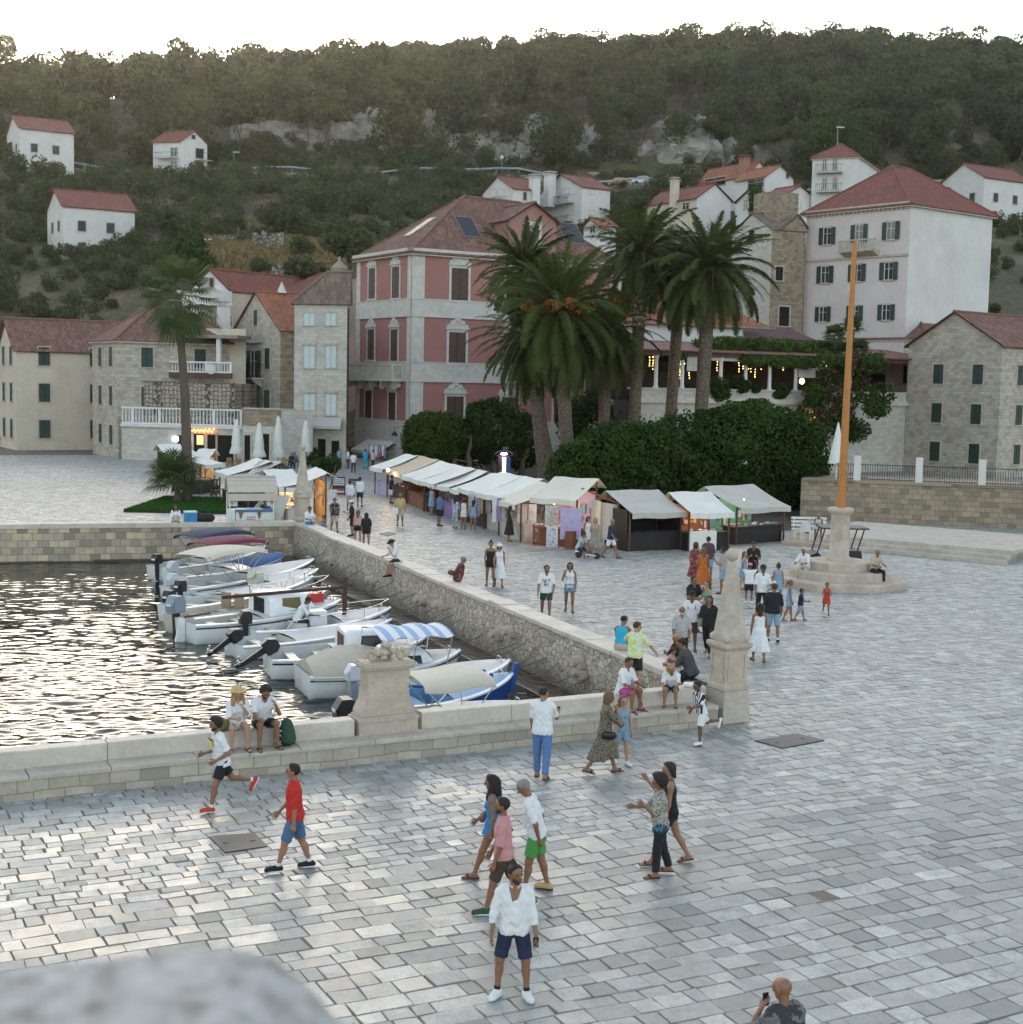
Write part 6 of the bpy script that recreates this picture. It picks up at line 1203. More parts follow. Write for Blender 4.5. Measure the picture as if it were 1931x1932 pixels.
for i, (x0, x1, y1, mm) in enumerate(((1012, 1042, 655, 8), (1046, 1080, 650, 0), (1084, 1112, 640, 4), (880, 918, 610, 1), (832, 872, 605, 4), (922, 955, 590, 7), (962, 1000, 600, 8))):
 board('G', x0, 470+i*2 if i < 3 else 445, x1, y1, Yc+(3.3 if i < 3 else 7.5), M_cloth[mm], ('white scarf hanging by the woman in black', 'purple scarf hanging between two white ones', 'cream scarf hanging right of the purple one', 'board of pale cards hanging in the white stalls', 'board of silver pendants hanging in the white stalls', 'yellow cloth hanging in the white stalls', 'board of bracelets right of the yellow cloth')[i], 30 if i in (3, 4, 6) else 0, 10+i)
stall('closed dark stall with a grey canopy, leftmost before the clipped trees', Hp(255, 590), Hp(665, 580), 1.83, M_canvg, 2.6, 2.7, goods='none', seed=31, sides=(M_sdark, M_sdark)); mb = MB()
r_, F_, W_ = stall('stall with a white front panel and orange lit goods before the clipped trees', Hp(700, 590), Hp(1025, 585), 1.83, M_canv, 2.4, 2.65, goods='mix', seed=32, counter=M_sdark, back=mat('orange lit stall back', (.22, .12, .07), .8))  # back panel: the orange lamplight is put into its colour
p = F_.at(W_/2, 2.0, -1.0); mb = MB(); mb.ball(p, .06, 6); mb.build('bulb', [E_warm], r_); lamp(p-Z3*.12, 55, (1, .5, .2)); mb = MB(); F_.slab(mb, .1, W_*.68, .03, .95, -.38, -.33); mb.build('front_panel', [M_canv], r_)
r_, F_, W_ = stall('stall with green and yellow lit shells, right one before the clipped trees', Hp(1075, 555), Hp(1450, 535), 1.83, M_canvg, 2.6, 2.75, goods='mix', seed=33, back=mat('teal stall back', (.14, .27, .22), .7), counter=M_sdark)
p = F_.at(W_*.4, 2.1, -1.2); mb = MB(); mb.ball(p, .06, 6); mb.build('bulb', [E_warm], r_); lamp(p-Z3*.12, 70, (.85, .95, .6));
soil = [P(x, y, .03) for x, y in ((742, 893), (905, 930), (1100, 985), (1190, 1010), (1490, 1000), (1575, 960), (1640, 900), (1300, 872), (1000, 868), (800, 872))]; mb = MB(); mb.add(soil, [tuple(range(10))[::-1]]); prop(mb.build('garden_soil', [mat('bare brown garden soil', (.075, .052, .034), .95, .35, .8, .5, 4)]), kind='structure')
q = P(950, 905); r = empty('ticket_booth', 'narrow lit booth with a purple glowing arch under the dark trees', 'booth', q); mb = MB(); f = Face(q[:2]-np.array([.55, 0]), (1, 0), (0, -1)); f.slab(mb, 0, .14, 0, 1.9, -.8, 0); f.slab(mb, .98, 1.12, 0, 1.9, -.8, 0); f.slab(mb, .14, .98, 0, 1.9, -.8, -.7); mb.build('body', [M_sdark], r)
mb = MB(); f.slab(mb, .45, .72, .2, 1.75, -.69, -.6); mb.build('lit_panel', [emit('yellow booth panel', (1, .68, .25), .9)], r); mb = MB(); f.slab(mb, .78, 1.1, .25, 1.8, 0, .03); mb.build('poster', [mat('blue poster', (.05, .1, .3), .5)], r)
mb = MB(); mb.sheet(lambda u, v: f.at(.56-.75*math.cos(math.pi*u), 1.9+.42*math.sin(math.pi*u), .3-1.1*v), 14, 2, 0, .03); mb.build('arched_roof', [mat('violet perspex', (.4, .25, .5), .4)], r); mb = MB(); mb.ball(f.at(.56, 2.05, -.2), .13, 8, 0, (2, 1, .6)); mb.build('lamp', [emit('violet lamp', (.75, .5, 1), 9)], r); lamp(f.at(.56, 1.85, -.1), 60, (.7, .5, 1));
mb = MB(); p_ = P(953, 905)+Z3*2.5; mb.box(p_, (.5, .06, .22)); mb.build('sign', [M_mgreen], r)
for i, (a, b, c, d_, m, lb, gd) in enumerate(((-10, 182, 190, 180, M_canv, 'white stall at the left edge behind the fan palm trunk', 'none'), (150, 226, 300, 230, M_canv, 'white stall right of the fan palm trunk with an orange glow', 'mix'), (300, 250, 470, 235, M_canv, 'low white stall in the left market, third from the left', 'mix'), (378, 300, 488, 335, M_canv, 'white stall with a square valance in the left market', 'none'), (488, 328, 630, 345, M_canvg, 'grey white stall in the middle of the left market', 'none'), (635, 345, 790, 350, M_canvg, 'grey white stall behind the kiosk roof', 'none'), (845, 380, 920, 440, M_canv, 'white stall left of the far obelisk', 'mix'), (925, 440, 1180, 435, M_canv, 'bright white stall directly behind the far obelisk', 'mix'))):
 r_, F_, W_ = stall(lb, Ep(a, b), Ep(c, d_), 1.95, m, 2.6, 2.75, goods=gd, seed=50+i, group='stalls of the left market', counter=M_cloth[4] if i > 5 else M_sdark, back=M_cloth[2] if i in (1, 6)  else M_canvg if i == 7 else None)
 if i in (1, 6, 7): p = F_.at(W_/2, 2.0, -.9); mb = MB(); mb.ball(p, .07, 6); mb.build('bulb', [E_warm], r_); lamp(p-Z3*.12, 70)
ku0, ku1 = PF(*C('E', 495, 720), FW(0, 1.1)[:2], N3)[0], PF(*C('E', 880, 720), FW(0, 1.1)[:2], N3)[0]; kF = Face(FW(ku0, 1.1)[:2], -N3, -Q3); kw = ku0-ku1
r = empty('ice_cream_kiosk', 'ice cream cart with a striped barrel roof and a blue topped freezer', 'kiosk', kF.at(kw/2, 0))
zk = lambda y: kF.px(*C('E', 700, y))[1]
mb = MB(); kF.slab(mb, kw*.17, kw*.98, .1, zk(645), -.8, 0); mb.build('freezer', [M_wframe], r); mb = MB(); kF.slab(mb, kw*.16, kw*.99, zk(645)+.004, zk(622), -.85, .05); mb.build('freezer_lid', [mat('blue freezer trim', (.04, .14, .35), .4)], r); mb = MB(); kF.slab(mb, kw*.4, kw*.75, zk(622)+.003, zk(620)+.02, -.7, -.1); mb.build('glass_lid', [mat('bright freezer glass', (.7, .72, .75), .15)], r)
mb = MB(); kF.slab(mb, 0, kw*.155, .1, zk(625), -.7, 0); mb.build('side_cabinet', [M_wframe], r)
for j, t in enumerate((.28, .68)):
 mb = MB(); mb.lathe(kF.at(kw*t, zk(700), .03), [(.02, 0), (.11, .35), (.12, .4)], 9, 0); o = mb.build('cone_picture', [mat('cone picture brown', (.22, .1, .05), .6)], r)
mb = MB(); [kF.slab(mb, kw*.4, kw*.6, zk(690)-.1*j, zk(690)-.1*j+.04, .003, .008) for j in range(3)]; mb.build('lettering', [mat('red lettering', (.35, .05, .05), .6)], r)
zr0, zr1 = zk(490), zk(350); tl, tr_ = -.02*kw, kw*1.06
mb = MB(); mb.sheet(lambda u, v: kF.at(tl+(tr_-tl)*u, zr0+(zr1-zr0)*math.sin(math.pi*(.02+.96*v))**.7, .35-1.7*v), 10, 12, 0, .03); kF.slab(mb, tl, tr_, zr0-.32, zr0+.03, .33, .37); [mb.tube([kF.at(tl+(tr_-tl)*0, zr0+(zr1-zr0)*math.sin(math.pi*v)**.7+.02, .35-1.7*v), kF.at(tr_, zr0+(zr1-zr0)*math.sin(math.pi*v)**.7+.02, .35-1.7*v)], .025, 5) for v in (.12, .24, .36, .48)]; mb.build('barrel_roof', [mat('beige kiosk roof', (.47, .42, .36), .7, .1, 1, .1)], r)
for t, o in ((.03, .2), (.98, .2), (.03, -1.2), (.98, -1.2)): mb = MB(); mb.cyl(kF.at(kw*t, 0, o), kF.at(kw*t, zr0, o), .035); mb.build('post', [M_wframe], r)
for j, (a, b) in enumerate(((0, .2), (.84, 1.02))):
 mb = MB(); kF.slab(mb, kw*a, kw*b, zk(592), zk(498), .1, .13); g = random.Random(j)
 for i in range(26): t, z = g.uniform(kw*a+.02, kw*b-.12), g.uniform(zk(585), zk(512)); kF.slab(mb, t, t+.09, z, z+.07, .13, .134+i*.0004, 1+g.randrange(9))
 mb.build('price_board', [M_wframe]+M_cloth, r)
mb = MB(); a = P(*C('E', 555, 615), 1.0); mb.prism([FW(ku0-.6, 2.4, .3), FW(ku0-1.9, 2.4, 1.9), FW(ku0-3.2, 2.4, 1.9), FW(ku0-2.6, 2.4, .3)], v3(Q3*.05)); prop(mb.build('tarpaulin', [M_canv]), 'white tarpaulin sheet behind the kiosk freezer', 'tarpaulin')
def sign(k, x0, y0, x1, y1, gy, lab, m, rows, mm, cat='sign'):
 b = P(*C(k, (x0+x1)/2, gy)); f = Face(b[:2], (1, .1), (.1, -1)); t0, t1, z0, z1 = f.rect(k, x0, y0, x1, y1); r = empty('menu_sign', lab, cat, b); mb = MB(); f.slab(mb, t0, t1, z0, z1, 0, .05); mb.build('panel', [m], r)
 for j, (a, c, u, v, q) in enumerate(rows): mb = MB(); f.slab(mb, t0+(t1-t0)*a, t0+(t1-t0)*c, z0+(z1-z0)*u, z0+(z1-z0)*v, .05, .056+.001*j); mb.build('printed_area', [q], r)
 for t in (t0+.06, t1-.06): mb = MB(); mb.cyl(f.at(t, 0, -.03), f.at(t, z0+.1, -.03), .03); mb.build('leg', [M_iron], r)
M_blue = mat('sign blue', (.04, .09, .2), .5); M_red = mat('sign red', (.4, .07, .04), .5); M_chalk = mat('sign black', (.02, .022, .028), .6); M_cardw = M_cloth[8]
sign('E', 1215, 425, 1302, 492, 640, 'blue picture menu with a sandwich on it beside the far obelisk', M_blue, [(.15, .85, .3, .7, M_red), (.2, .8, .38, .5, M_cloth[7])], 0)
sign('E', 1370, 350, 1480, 497, 500, 'tall black menu sign with pale lines on the promenade', M_chalk, [(.08, .92, .86-.11*j, .92-.11*j, M_cardw) for j in range(4)]+[(.1, .9, .08, .34, M_red), (.1, .9, .12, .2, M_cardw)], 0)
sign('E', 1505, 365, 1602, 452, 500, 'brown chalkboard sign behind the two men in white', mat('brown chalkboard', (.06, .045, .04), .7), [(.1, .8, .7, .76, M_cloth[4]), (.1, .6, .5, .56, M_cloth[4])], 0)
sign('E', 1225, 510, 1300, 600, 650, 'pale sign with two ice cream cups below the blue picture menu', M_cardw, [(.1, .42, .2, .85, M_cloth[2]), (.55, .9, .2, .85, M_blue)], 0)
b = P(*C('E', 1350, 610)); r = empty('arrow_signpost', 'white signpost of stacked pointed boards leaning on the promenade', 'signpost', b); f = Face(b[:2], (1, .1), (.1, -1)); mb = MB(); mb.cyl(f.at(-.3, 0), f.at(.35, 2.6), .04); mb.build('post', [M_wood], r)
for j in range(6): t0, t1, z0, z1 = f.rect('E', 1312+j*6, 530-j*14, 1385+j*3, 538-j*14); mb = MB(); mb.prism([f.at(t0, z0, .04), f.at(t1, z0, .04), f.at(t1+.15, (z0+z1)/2, .04), f.at(t1, z1+.03, .04), f.at(t0, z1+.03, .04)], v3(f.o)*.03); mb.build('arrow_board', [M_wframe], r)
for i, (x, yt, yb, gy) in enumerate(((446, 790, 856, 890), (489, 796, 862, 893), (525, 784, 862, 891), (577, 792, 852, 889))):
 b = P(x, gy); zt = zp(b[:2], yt); zb_ = max(.6, zp(b[:2], yb)); r = empty('closed_parasol', ('closed white parasol left of the terrace corner', 'closed white parasol with the fullest hem in the middle of the cafe', 'closed white parasol in front of the brown side wall', 'closed parasol standing right behind the obelisk tip')[i], 'parasol', b, 0, 'closed cafe parasols'); h_ = zt-zb_
 mb = MB(); vs = []; m = 18
 for q, rr in ((0, .46), (.04, .5), (.2, .36), (.24, .33), (.3, .36), (.7, .26), (.86, .17), (.9, .2), (1.0, .02)):
  for k in range(m): a = 2*math.pi*k/m; w_ = rr*(1+.16*math.cos(a*9/1.0*1)*(1-q)); vs.append(b+np.array([w_*math.cos(a), w_*math.sin(a), zb_+h_*q]))
 mb.add(vs, [(a*m+k, a*m+(k+1) % m, (a+1)*m+(k+1) % m, (a+1)*m+k) for a in range(8) for k in range(m)], 0, True); mb.build('canopy', [M_canv], r); mb = MB(); mb.cyl(b, b+Z3*(zt+.05), .045); mb.cyl(b, b+Z3*.12, .4, n=12); mb.build('pole', [M_zinc], r)
for i, (x, y) in enumerate(((470, 884), (545, 884), (505, 892), (600, 880), (622, 888), (440, 886))):
 b = P(x, y); r = empty('cafe_table', 'small round cafe table at the quay restaurant', 'table', b, 0, 'cafe tables'); mb = MB(); mb.cyl(b+Z3*.7, b+Z3*.74, .4, n=14); mb.build('table_top', [M_wood], r); mb = MB(); mb.cyl(b, b+Z3*.7, .04); mb.cyl(b, b+Z3*.03, .25, n=10); mb.build('pedestal', [M_iron], r)
 for a in (.4, 3.4):
  c = b+np.array([math.cos(a+i), math.sin(a+i), 0])*.75; r2 = empty('cafe_chair', 'tan wicker chair at the quay restaurant', 'chair', c, 0, 'cafe chairs'); mb = MB(); mb.box(c+Z3*.45, (.45, .45, .05), a+i); mb.build('seat', [mat('tan wicker', (.34, .2, .08), .8)], r2); mb = MB(); e = np.array([math.cos(a+i), math.sin(a+i), 0]); mb.box(c+e*.22+Z3*.7, (.04, .44, .5), a+i); mb.build('backrest', [mat('tan wicker', (.34, .2, .08), .8)], r2)
  for sx in (-1, 1):
   for sy in (-1, 1): mb = MB(); q = c+e*.2*sx+np.array([-e[1], e[0], 0])*.2*sy; mb.cyl(q, q+Z3*.44, .02, n=5); mb.build('leg', [M_iron], r2)
for i, (x, y, s, lb) in enumerate(((590, 880, .9, 'leafy potted bush right of the obelisk tip'), (628, 900, 1.1, 'dark clipped planter hedge in front of the cafe guests'), (607, 902, .8, 'planter shrub behind the lit stall'))): c = P(x, y); bushes('planter', lb, 'shrub', [(c+np.array([g_.uniform(-.5, .5), g_.uniform(-.3, .3), .3+g_.uniform(0, 1.1)])*np.array([1, 1, 1]), (.4*s, .4*s, .4*s)) for _ in range(9)], 1200, .08, M_hedge, c, 90+i)
def chair(lab, b, rz, m, grp=None, w_=.5):
 r = empty('plastic_chair', lab, 'chair', b, rz, grp); mb = MB(); mb.box((0, 0, .43), (w_, .48, .04)); mb.build('seat', [m], r, None, True); mb = MB(); mb.sheet(lambda u, v: (w_*(u-.5), .24+.1*v-.08*(2*u-1)**2, .45+.45*v-.12*(2*u-1)**2*v), 8, 4, 0, (0, .03, 0)); mb.build('backrest', [m], r, None, True)
 for sx in (-1, 1):
  mb = MB(); mb.tube([(sx*w_*.5, -.2, .45), (sx*w_*.52, -.2, .64), (sx*w_*.52, .22, .68)], .03); mb.build('armrest', [m], r, None, True)
  for sy in (-1, 1): mb = MB(); mb.cyl((sx*w_*.44, sy*.2, 0), (sx*w_*.42, sy*.19, .42), .03); mb.build('leg', [m], r, None, True)
kc = FW(ku1-1.1, 1.2); chair('cream plastic chair between the kiosk and the obelisk', kc, R(200), mat('cream plastic', (.6, .55, .38), .5))
c = FW(PF(*C('E', 185, 720), FC, N3)[0], .35, WT); r = empty('cool_box', 'blue cool box with a pale lid on the end wall', 'cool box', c); mb = MB(); mb.box(c+Z3*.24, (.55, .38, .44), ANG); mb.build('body', [mat('blue plastic', (.03, .2, .42), .4)], r); mb = MB(); mb.box(c+Z3*.5, (.58, .41, .08), ANG); mb.build('lid', [mat('pale blue plastic', (.4, .55, .65), .4)], r)
c = FW(PF(*C('E', 285, 720), FC, N3)[0], .35, WT); mb = MB(); rg = np.random.default_rng(2); [mb.ball(c+np.array([q*.22, 0, .22]), .26, 8, 0, (1, .7, .8)) for q in (-1, 0, 1, 1.6)]; prop(mb.build('duffel_bag', [mat('black nylon', (.015, .015, .018), .7)]), 'black duffel bag on the end wall beside the cool box', 'bag')
sp_ = P(*C('N', 380, 1030)); st_ = empty('stone_steps', 'broad stone steps beside the right stall', 'steps', sp_); d = unit(np.array([.8, -.6])); n_ = np.array([.6, .8])
for i in range(3): mb = MB(); p = sp_[:2]+n_*(.5*i); mb.par(v3(p, 0), v3(d*11), v3(n_*(9-.5*i)), Z3*(.19*(i+1)-.004*i)); mb.build('step', [M_lime], st_)
bF = Face(PY(*C('N', 480, 860), 68.0)[:2], (1, -.06), (-.06, -1)); t0, t1, z0, z1 = bF.rect('N', 480, 690, 815, 850); r = empty('park_bench', 'white slatted bench under the clipped trees', 'bench', bF.at(t0, .57)); bz_ = .57
for q in range(3): mb = MB(); bF.slab(mb, t0, t1, bz_+.55+q*.17, bz_+.66+q*.17, -.45-q*.04, -.41-q*.04); mb.build('back_slat', [M_wframe], r)
mb = MB(); [bF.slab(mb, t0, t1, bz_+.42, bz_+.46, -.4+q*.14, -.29+q*.14) for q in range(3)]; mb.build('seat', [M_wframe], r)
for t in (t0+.1, (t0+t1)/2, t1-.14):
 mb = MB(); bF.slab(mb, t, t+.05, bz_, bz_+.42, -.38, 0); bF.slab(mb, t, t+.05, bz_+.42, bz_+1.0, -.5, -.45); mb.build('leg', [M_wframe], r)
chair('white plastic chair with a bag on it in front of the bench', v3(bF.at(t0+.6, 0, .7)[:2], .57), R(150), M_wframe)
c = bF.at(t0+.62, 1.1, .7); mb = MB(); mb.ball(c, .2, 8, 0, (1, .7, 1.1)); prop(mb.build('shoulder_bag', [mat('brown bag', (.05, .03, .02), .7)]), 'dark brown bag on the white chair by the bench', 'bag')
c = PY(*C('N', 800, 1190), 60.0); c[2] = 0; r = empty('utility_cart', 'small black electric cart with a roof frame behind the flagpole column', 'cart', c); mb = MB(); mb.prism([c+np.array([x, -.6, z]) for x, z in ((-.9, .3), (-.95, .75), (-.5, .9), (-.2, .55), (.6, .55), (.7, 1.0), (1.3, 1.0), (1.4, .35))], (0, 1.2, 0)); mb.build('body', [mat('black cart paint', (.015, .015, .016), .35)], r)
for x, y in ((-.55, -.55), (-.55, .55), (1.1, -.55), (1.1, .55)): mb = MB(); mb.tube([c+np.array([x, y, .85]), c+np.array([x+.3, y, 1.9])], .03); mb.build('roof_post', [M_iron], r)
mb = MB(); mb.box(c+np.array([.6, 0, 1.93]), (2.0, 1.25, .06)); mb.build('roof', [mat('black cart paint', (.015, .015, .016))], r)
for x in (-.5, .95):
 for y in (-.62, .5): mb = MB(); mb.cyl(c+np.array([x, y, .27]), c+np.array([x, y+.12, .27]), .27, n=12); mb.build('wheel', [M_iron], r)
q = PY(*C('N', 720, 470), 84.0); tF2 = Face(q[:2], (.97, -.25), (-.25, -.97)); zt = tF2.px(*C('N', 760, 440))[1]; r = empty('terrace_wall', 'stone terrace wall with iron railing at the right behind the flagpole', 'wall', tF2.at(0, 0)); mb = MB(); wallface(mb, tF2, -1, 18, 0, zt); tF2.slab(mb, -1, 18, zt, zt+.15, -.6, .1); mb.quad(tF2.at(-1, zt), tF2.at(18, zt), tF2.at(18, zt, -8), tF2.at(-1, zt, -8)); mb.build('wall_face', [M_stoned], r)
mb = MB(); [mb.cyl(tF2.at(i*.14, zt+.15, -.2), tF2.at(i*.14, zt+1.1, -.2), .014, n=4) for i in range(8, 125)]; [mb.tube([tF2.at(1, zt+z, -.2), tF2.at(18, zt+z, -.2)], .02, 4) for z in (.25, 1.1)]; mb.build('railing', [M_iron], r)
for t in (2.0, 5.5, 9): mb = MB(); tF2.slab(mb, t, t+.4, zt+.152, zt+1.6, -.45, -.05); mb.build('pillar', [M_white], r)
c = PY(*C('N', 895, 250), 86.); mb = MB(); h_ = zp(c[:2], C('N', 890, -110)[1])-c[2]; mb.lathe(c, [(.55, -.1), (.5, .1), (.25, h_*.6), (.05, h_), (.01, h_+.1)], 12); mb.cyl(c-Z3*1.5, c, .05); prop(mb.build('closed_parasol', [M_canv]), 'furled white parasol on the right terrace behind the flagpole', 'parasol')
fp = [PY(x, y, 1.75) for x, y in ((-150, 1850), (100, 1818), (335, 1797), (450, 1790), (510, 1806), (560, 1842), (605, 1888), (655, 1945), (720, 2040), (-150, 2040))]
mb = MB(); top = [p+np.array([0, .0, 0]) for p in fp]; nB = len(top); bk = [p+np.array([0, -.3, -.02]) for p in fp]
ins = [np.mean(fp, 0)+(p-np.mean(fp, 0))*.95+np.array([0, .02, -.012]) for p in fp]
mb.add(ins+top+bk, [tuple(range(nB))[::-1]]+[(i, (i+1) % nB, nB+(i+1) % nB, nB+i) for i in range(nB)]+[(nB+i, nB+(i+1) % nB, 2*nB+(i+1) % nB, 2*nB+i) for i in range(nB)]+[tuple(range(2*nB, 3*nB))])
n = NT('blotched parapet stone'); co = n.coord(); n.set(n.ramp(n.noise(co, 22, 5, .65), [(.3, (.15, .125, .10)), (.46, (.32, .31, .29)), (.7, (.46, .455, .44))]), .9); n.bump(n.noise(co, 60, 4), .8, .01)
prop(mb.build('parapet_stone', [n.m]), 'blurred grey stone block at the bottom left close to the viewer', 'stone')
# ================================================================ BOATS
M_gel = mat('white gelcoat', (.74, .74, .72), .3, .08, .7, .03, 20, stain=(.5, .49, .45)); M_gelc = mat('cream gelcoat', (.58, .54, .44), .4, .1, .7, .03, 20)
M_deckw = mat('pale deck paint', (.5, .5, .48), .6, .12, 1, .05, 30); M_black = mat('black boat trim', (.02, .02, .022), .4, .2, 2, .05); M_navy = mat('navy canvas', (.02, .03, .075), .8, .25, 1, .15, 14); M_burg = mat('burgundy canvas', (.16, .025, .045), .8, .2, 1, .15, 14)
M_bimini = mat('cream bimini canvas', (.58, .53, .42), .85, .1, 1, .12, 10); M_tarp = mat('beige boat cover', (.46, .41, .32), .8, .12, .8, .2, 6); M_bluep = mat('blue boat paint', (.02, .09, .3), .45, .2, 1, .1, 16); M_blued = mat('faded blue deck paint', (.12, .27, .45), .6, .2, 1, .1, 16)
M_steel = mat('stainless tube', (.5, .5, .5), .25, .05, 1, 0, metal=.9); M_eng = mat('grey engine cowl', (.22, .26, .3), .35, .1, 1, 0); M_engw = mat('white engine cowl', (.5, .53, .56), .35, .1, 1, 0); M_bluet = mat('blue boat cover', (.05, .12, .28), .8, .25, 1, .3, 5)
def stripe_mat():
 n = NT('blue striped awning'); co = n.coord(); s = n.n('ShaderNodeSeparateXYZ'); n.l(co, s.inputs[0]); f = n.math('FRACT', n.math('MULTIPLY', s.outputs[0], 2.6)); return n.set(n.ramp(f, [(0, (.62, .64, .66)), (.5, (.25, .36, .55))], 'CONSTANT'), .8)
M_awn = stripe_mat()
class Boat:
 def __init__(s, label, stern, bow, beam=1.75, fb=.5, hull=None, rail=None, inner=None, deck=.45, sheer=.32, draft=.28, transom=.78, bottom=None, group='small boats moored in the harbour', cat='boat'):
  stern, bow = np.asarray(stern, float), np.asarray(bow, float); v = (bow-stern)[:2]; s.L = L = float(np.linalg.norm(v)); c = (stern+bow)/2; beam *= 1.12; fb *= 1.2; s.bm = beam; s.fb, s.sh, s.tr = fb, sheer, transom
  s.r = empty('motor_boat', label, cat, (c[0], c[1], WZ+rnd.uniform(-.02, .02)), math.atan2(v[1], v[0]), group); s.r.rotation_euler[0] = rnd.uniform(-.02, .02)
  n = 22; s.hull = hull or M_gel; mb = MB(); V = []; m = 7
  for i in range(n+1):
   t = i/n; x = -L/2+L*t; b = s.hb(t); z = s.zs(t); k = draft*(1-t**4); fl = .3*t**2
   xs = x+ (0 if t < .9 else 0)
   sec = [(0, -k), (b*.55, -k*.8), (b*(.86-fl*.35), -k*.12), (b*(.95-fl*.2), z*.45), (b, z)]
   sec = [(y, zz, xs-(1-zz/max(z, .1))*.16*t**6*L*.35) for y, zz in sec]
   V += [(q[2], q[0], q[1]) for q in sec]+[(q[2], -q[0], q[1]) for q in sec]
  w_ = 10; F = []
  for i in range(n):
   for j in range(4):
    a = i*w_+j; F.append((a, a+1, a+w_+1, a+w_)); a = i*w_+5+j; F.append((a+w_, a+w_+1, a+1, a))
  F.append((0, 5, 6, 1)); F += [(1, 6, 7, 2), (2, 7, 8, 3), (3, 8, 9, 4)]
  mb.add(V, F, 0, True); mb.build('hull', [s.hull], s.r, None, True)
  g = .09; mb = MB(); P_, Q_ = [], []
  for i in range(n+1):
   t = i/n; x = -L/2+L*t; b = s.hb(t); z = s.zs(t); P_.append((x, b, z)); Q_.append((x, max(.0, b-g), z+.015))
  for sg in (1, -1):
   vs = [(x, y*sg, z) for x, y, z in P_]+[(x, y*sg, z) for x, y, z in Q_]; mb.add(vs, [(i, i+1, n+2+i, n+1+i) for i in range(n)], 0, True)
  mb.build('gunwale', [rail or M_gel], s.r, None, True)
  mb = MB(); s.tube(mb, 1); s.tube(mb, -1); mb.build('rub_rail', [M_gel if rail is None else rail], s.r, None, True)
  s.k0 = deck; k = int(n*deck); zf = .05; mb = MB(); I = []
  for i in range(k+1): t = i/n; x = -L/2+L*t+.02; I.append((x, max(.02, s.hb(t)-g), s.zs(t)+.012))
  for sg in (1, -1): mb.add([(x, y*sg, z) for x, y, z in I]+[(x, y*sg*.9, zf) for x, y, z in I], [(i, i+1, k+2+i, k+1+i) for i in range(k)], 0)
  mb.add([(x, y*.9, zf) for x, y, z in I]+[(x, -y*.9, zf) for x, y, z in I], [(i, i+1, k+2+i, k+1+i) for i in range(k)], 0)
  x, y, z = I[-1]; mb.add([(x, y, z), (x, -y, z), (x, -y*.9, zf), (x, y*.9, zf)], [(0, 1, 2, 3)], 0); x, y, z = I[0]; mb.add([(x, y, z), (x, -y, z), (x, -y*.9, zf), (x, y*.9, zf)], [(0, 1, 2, 3)], 0)
  mb.build('cockpit', [inner or M_deckw], s.r, None, True)
  mb = MB(); D = []
  for i in range(k, n+1):
   t = i/n; x = -L/2+L*t; b = max(.0, s.hb(t)-g)
   for q in (-1, -.5, 0, .5, 1): D.append((x, b*q, s.zs(t)+.015+.07*(1-q*q)*min(1, (1-t)*4)))
  mb.add(D, [(i*5+j, i*5+j+1, (i+1)*5+j+1, (i+1)*5+j) for i in range(n-k) for j in range(4)], 0, True); mb.build('fore_deck', [inner if inner is M_blued else (M_deckw if hull is None else M_gel)], s.r, None, True)
  for q in (.16, .34):
   if q < deck: mb = MB(); mb.box((-L/2+L*q, 0, fb*.75), (.28, s.hb(q)*1.9-.2, .05)); mb.build('thwart', [M_gelc if inner is None else inner], s.r, None, True)
  mb = MB(); x = L/2-.35; mb.tube([(x, .12, s.zs(.95)+.02), (x, .12, s.zs(.95)+.14), (x, -.12, s.zs(.95)+.14), (x, -.12, s.zs(.95)+.02)], .02, 5); mb.build('cleat', [M_steel], s.r, None, True)
 def hb(s, t): return s.bm/2*(s.tr+(1-s.tr)*math.sin(min(1, t/.45)*math.pi/2) if t < .45 else max(.012, (1-((t-.45)/.55)**2.3)**.85))
 def zs(s, t): return s.fb+s.sh*max(0, t-.15)**1.8/.74
 def tube(s, mb, sg): mb.tube([(-s.L/2+s.L*i/18, sg*(s.hb(i/18)+.01), s.zs(i/18)-.03) for i in range(19)], .03, 5)
 def stripe(s, m, z0=.22, h=.05):
  mb = MB()
  for sg in (1, -1):
   vs = []
   for i in range(23): t = i/22; z = s.zs(t); k = .2; vs += [(-s.L/2+s.L*t, sg*(s.hb(t)*.985+.012), z-.1), (-s.L/2+s.L*t, sg*(s.hb(t)*.975+.012), z-.1-h)]
   mb.add(vs, [(2*i, 2*i+2, 2*i+3, 2*i+1) for i in range(22)], 0, True)
  mb.build('stripe', [m], s.r, None, True)
 def cabin(s, t0, t1, h, w_=.75, rake=.35, m=None, win=M_glass, closed=False):
  x0, x1 = -s.L/2+s.L*t0, -s.L/2+s.L*t1; mb = MB(); V = []; n = 9; st = [(0, 0), (.0, .86), (.06, .97), (.14, 1.0), (.5, 1.02), (.8, .97), (.92, .86), (1.0, 0)]; zb = s.fb*.7; hw = s.bm/2*w_
  for q, hh in ((.0, .9), (.03, .98), (.12, 1.0), (.55, 1.0), (.74, .9), (.86, .6), (1.0, .2)):
   x = x0+(x1-x0)*q; hwq = hw*(1-.25*max(0, q-.5)); top = zb+(h)*hh
   for k in range(n): a = math.pi*k/(n-1); y = hwq*math.copysign(abs(math.cos(a))**.38, math.cos(a)); z = zb+(top-zb)*abs(math.sin(a))**.3*(1-.0); V.append((x+.0, y*(1-.12*(z-zb)/h), z))
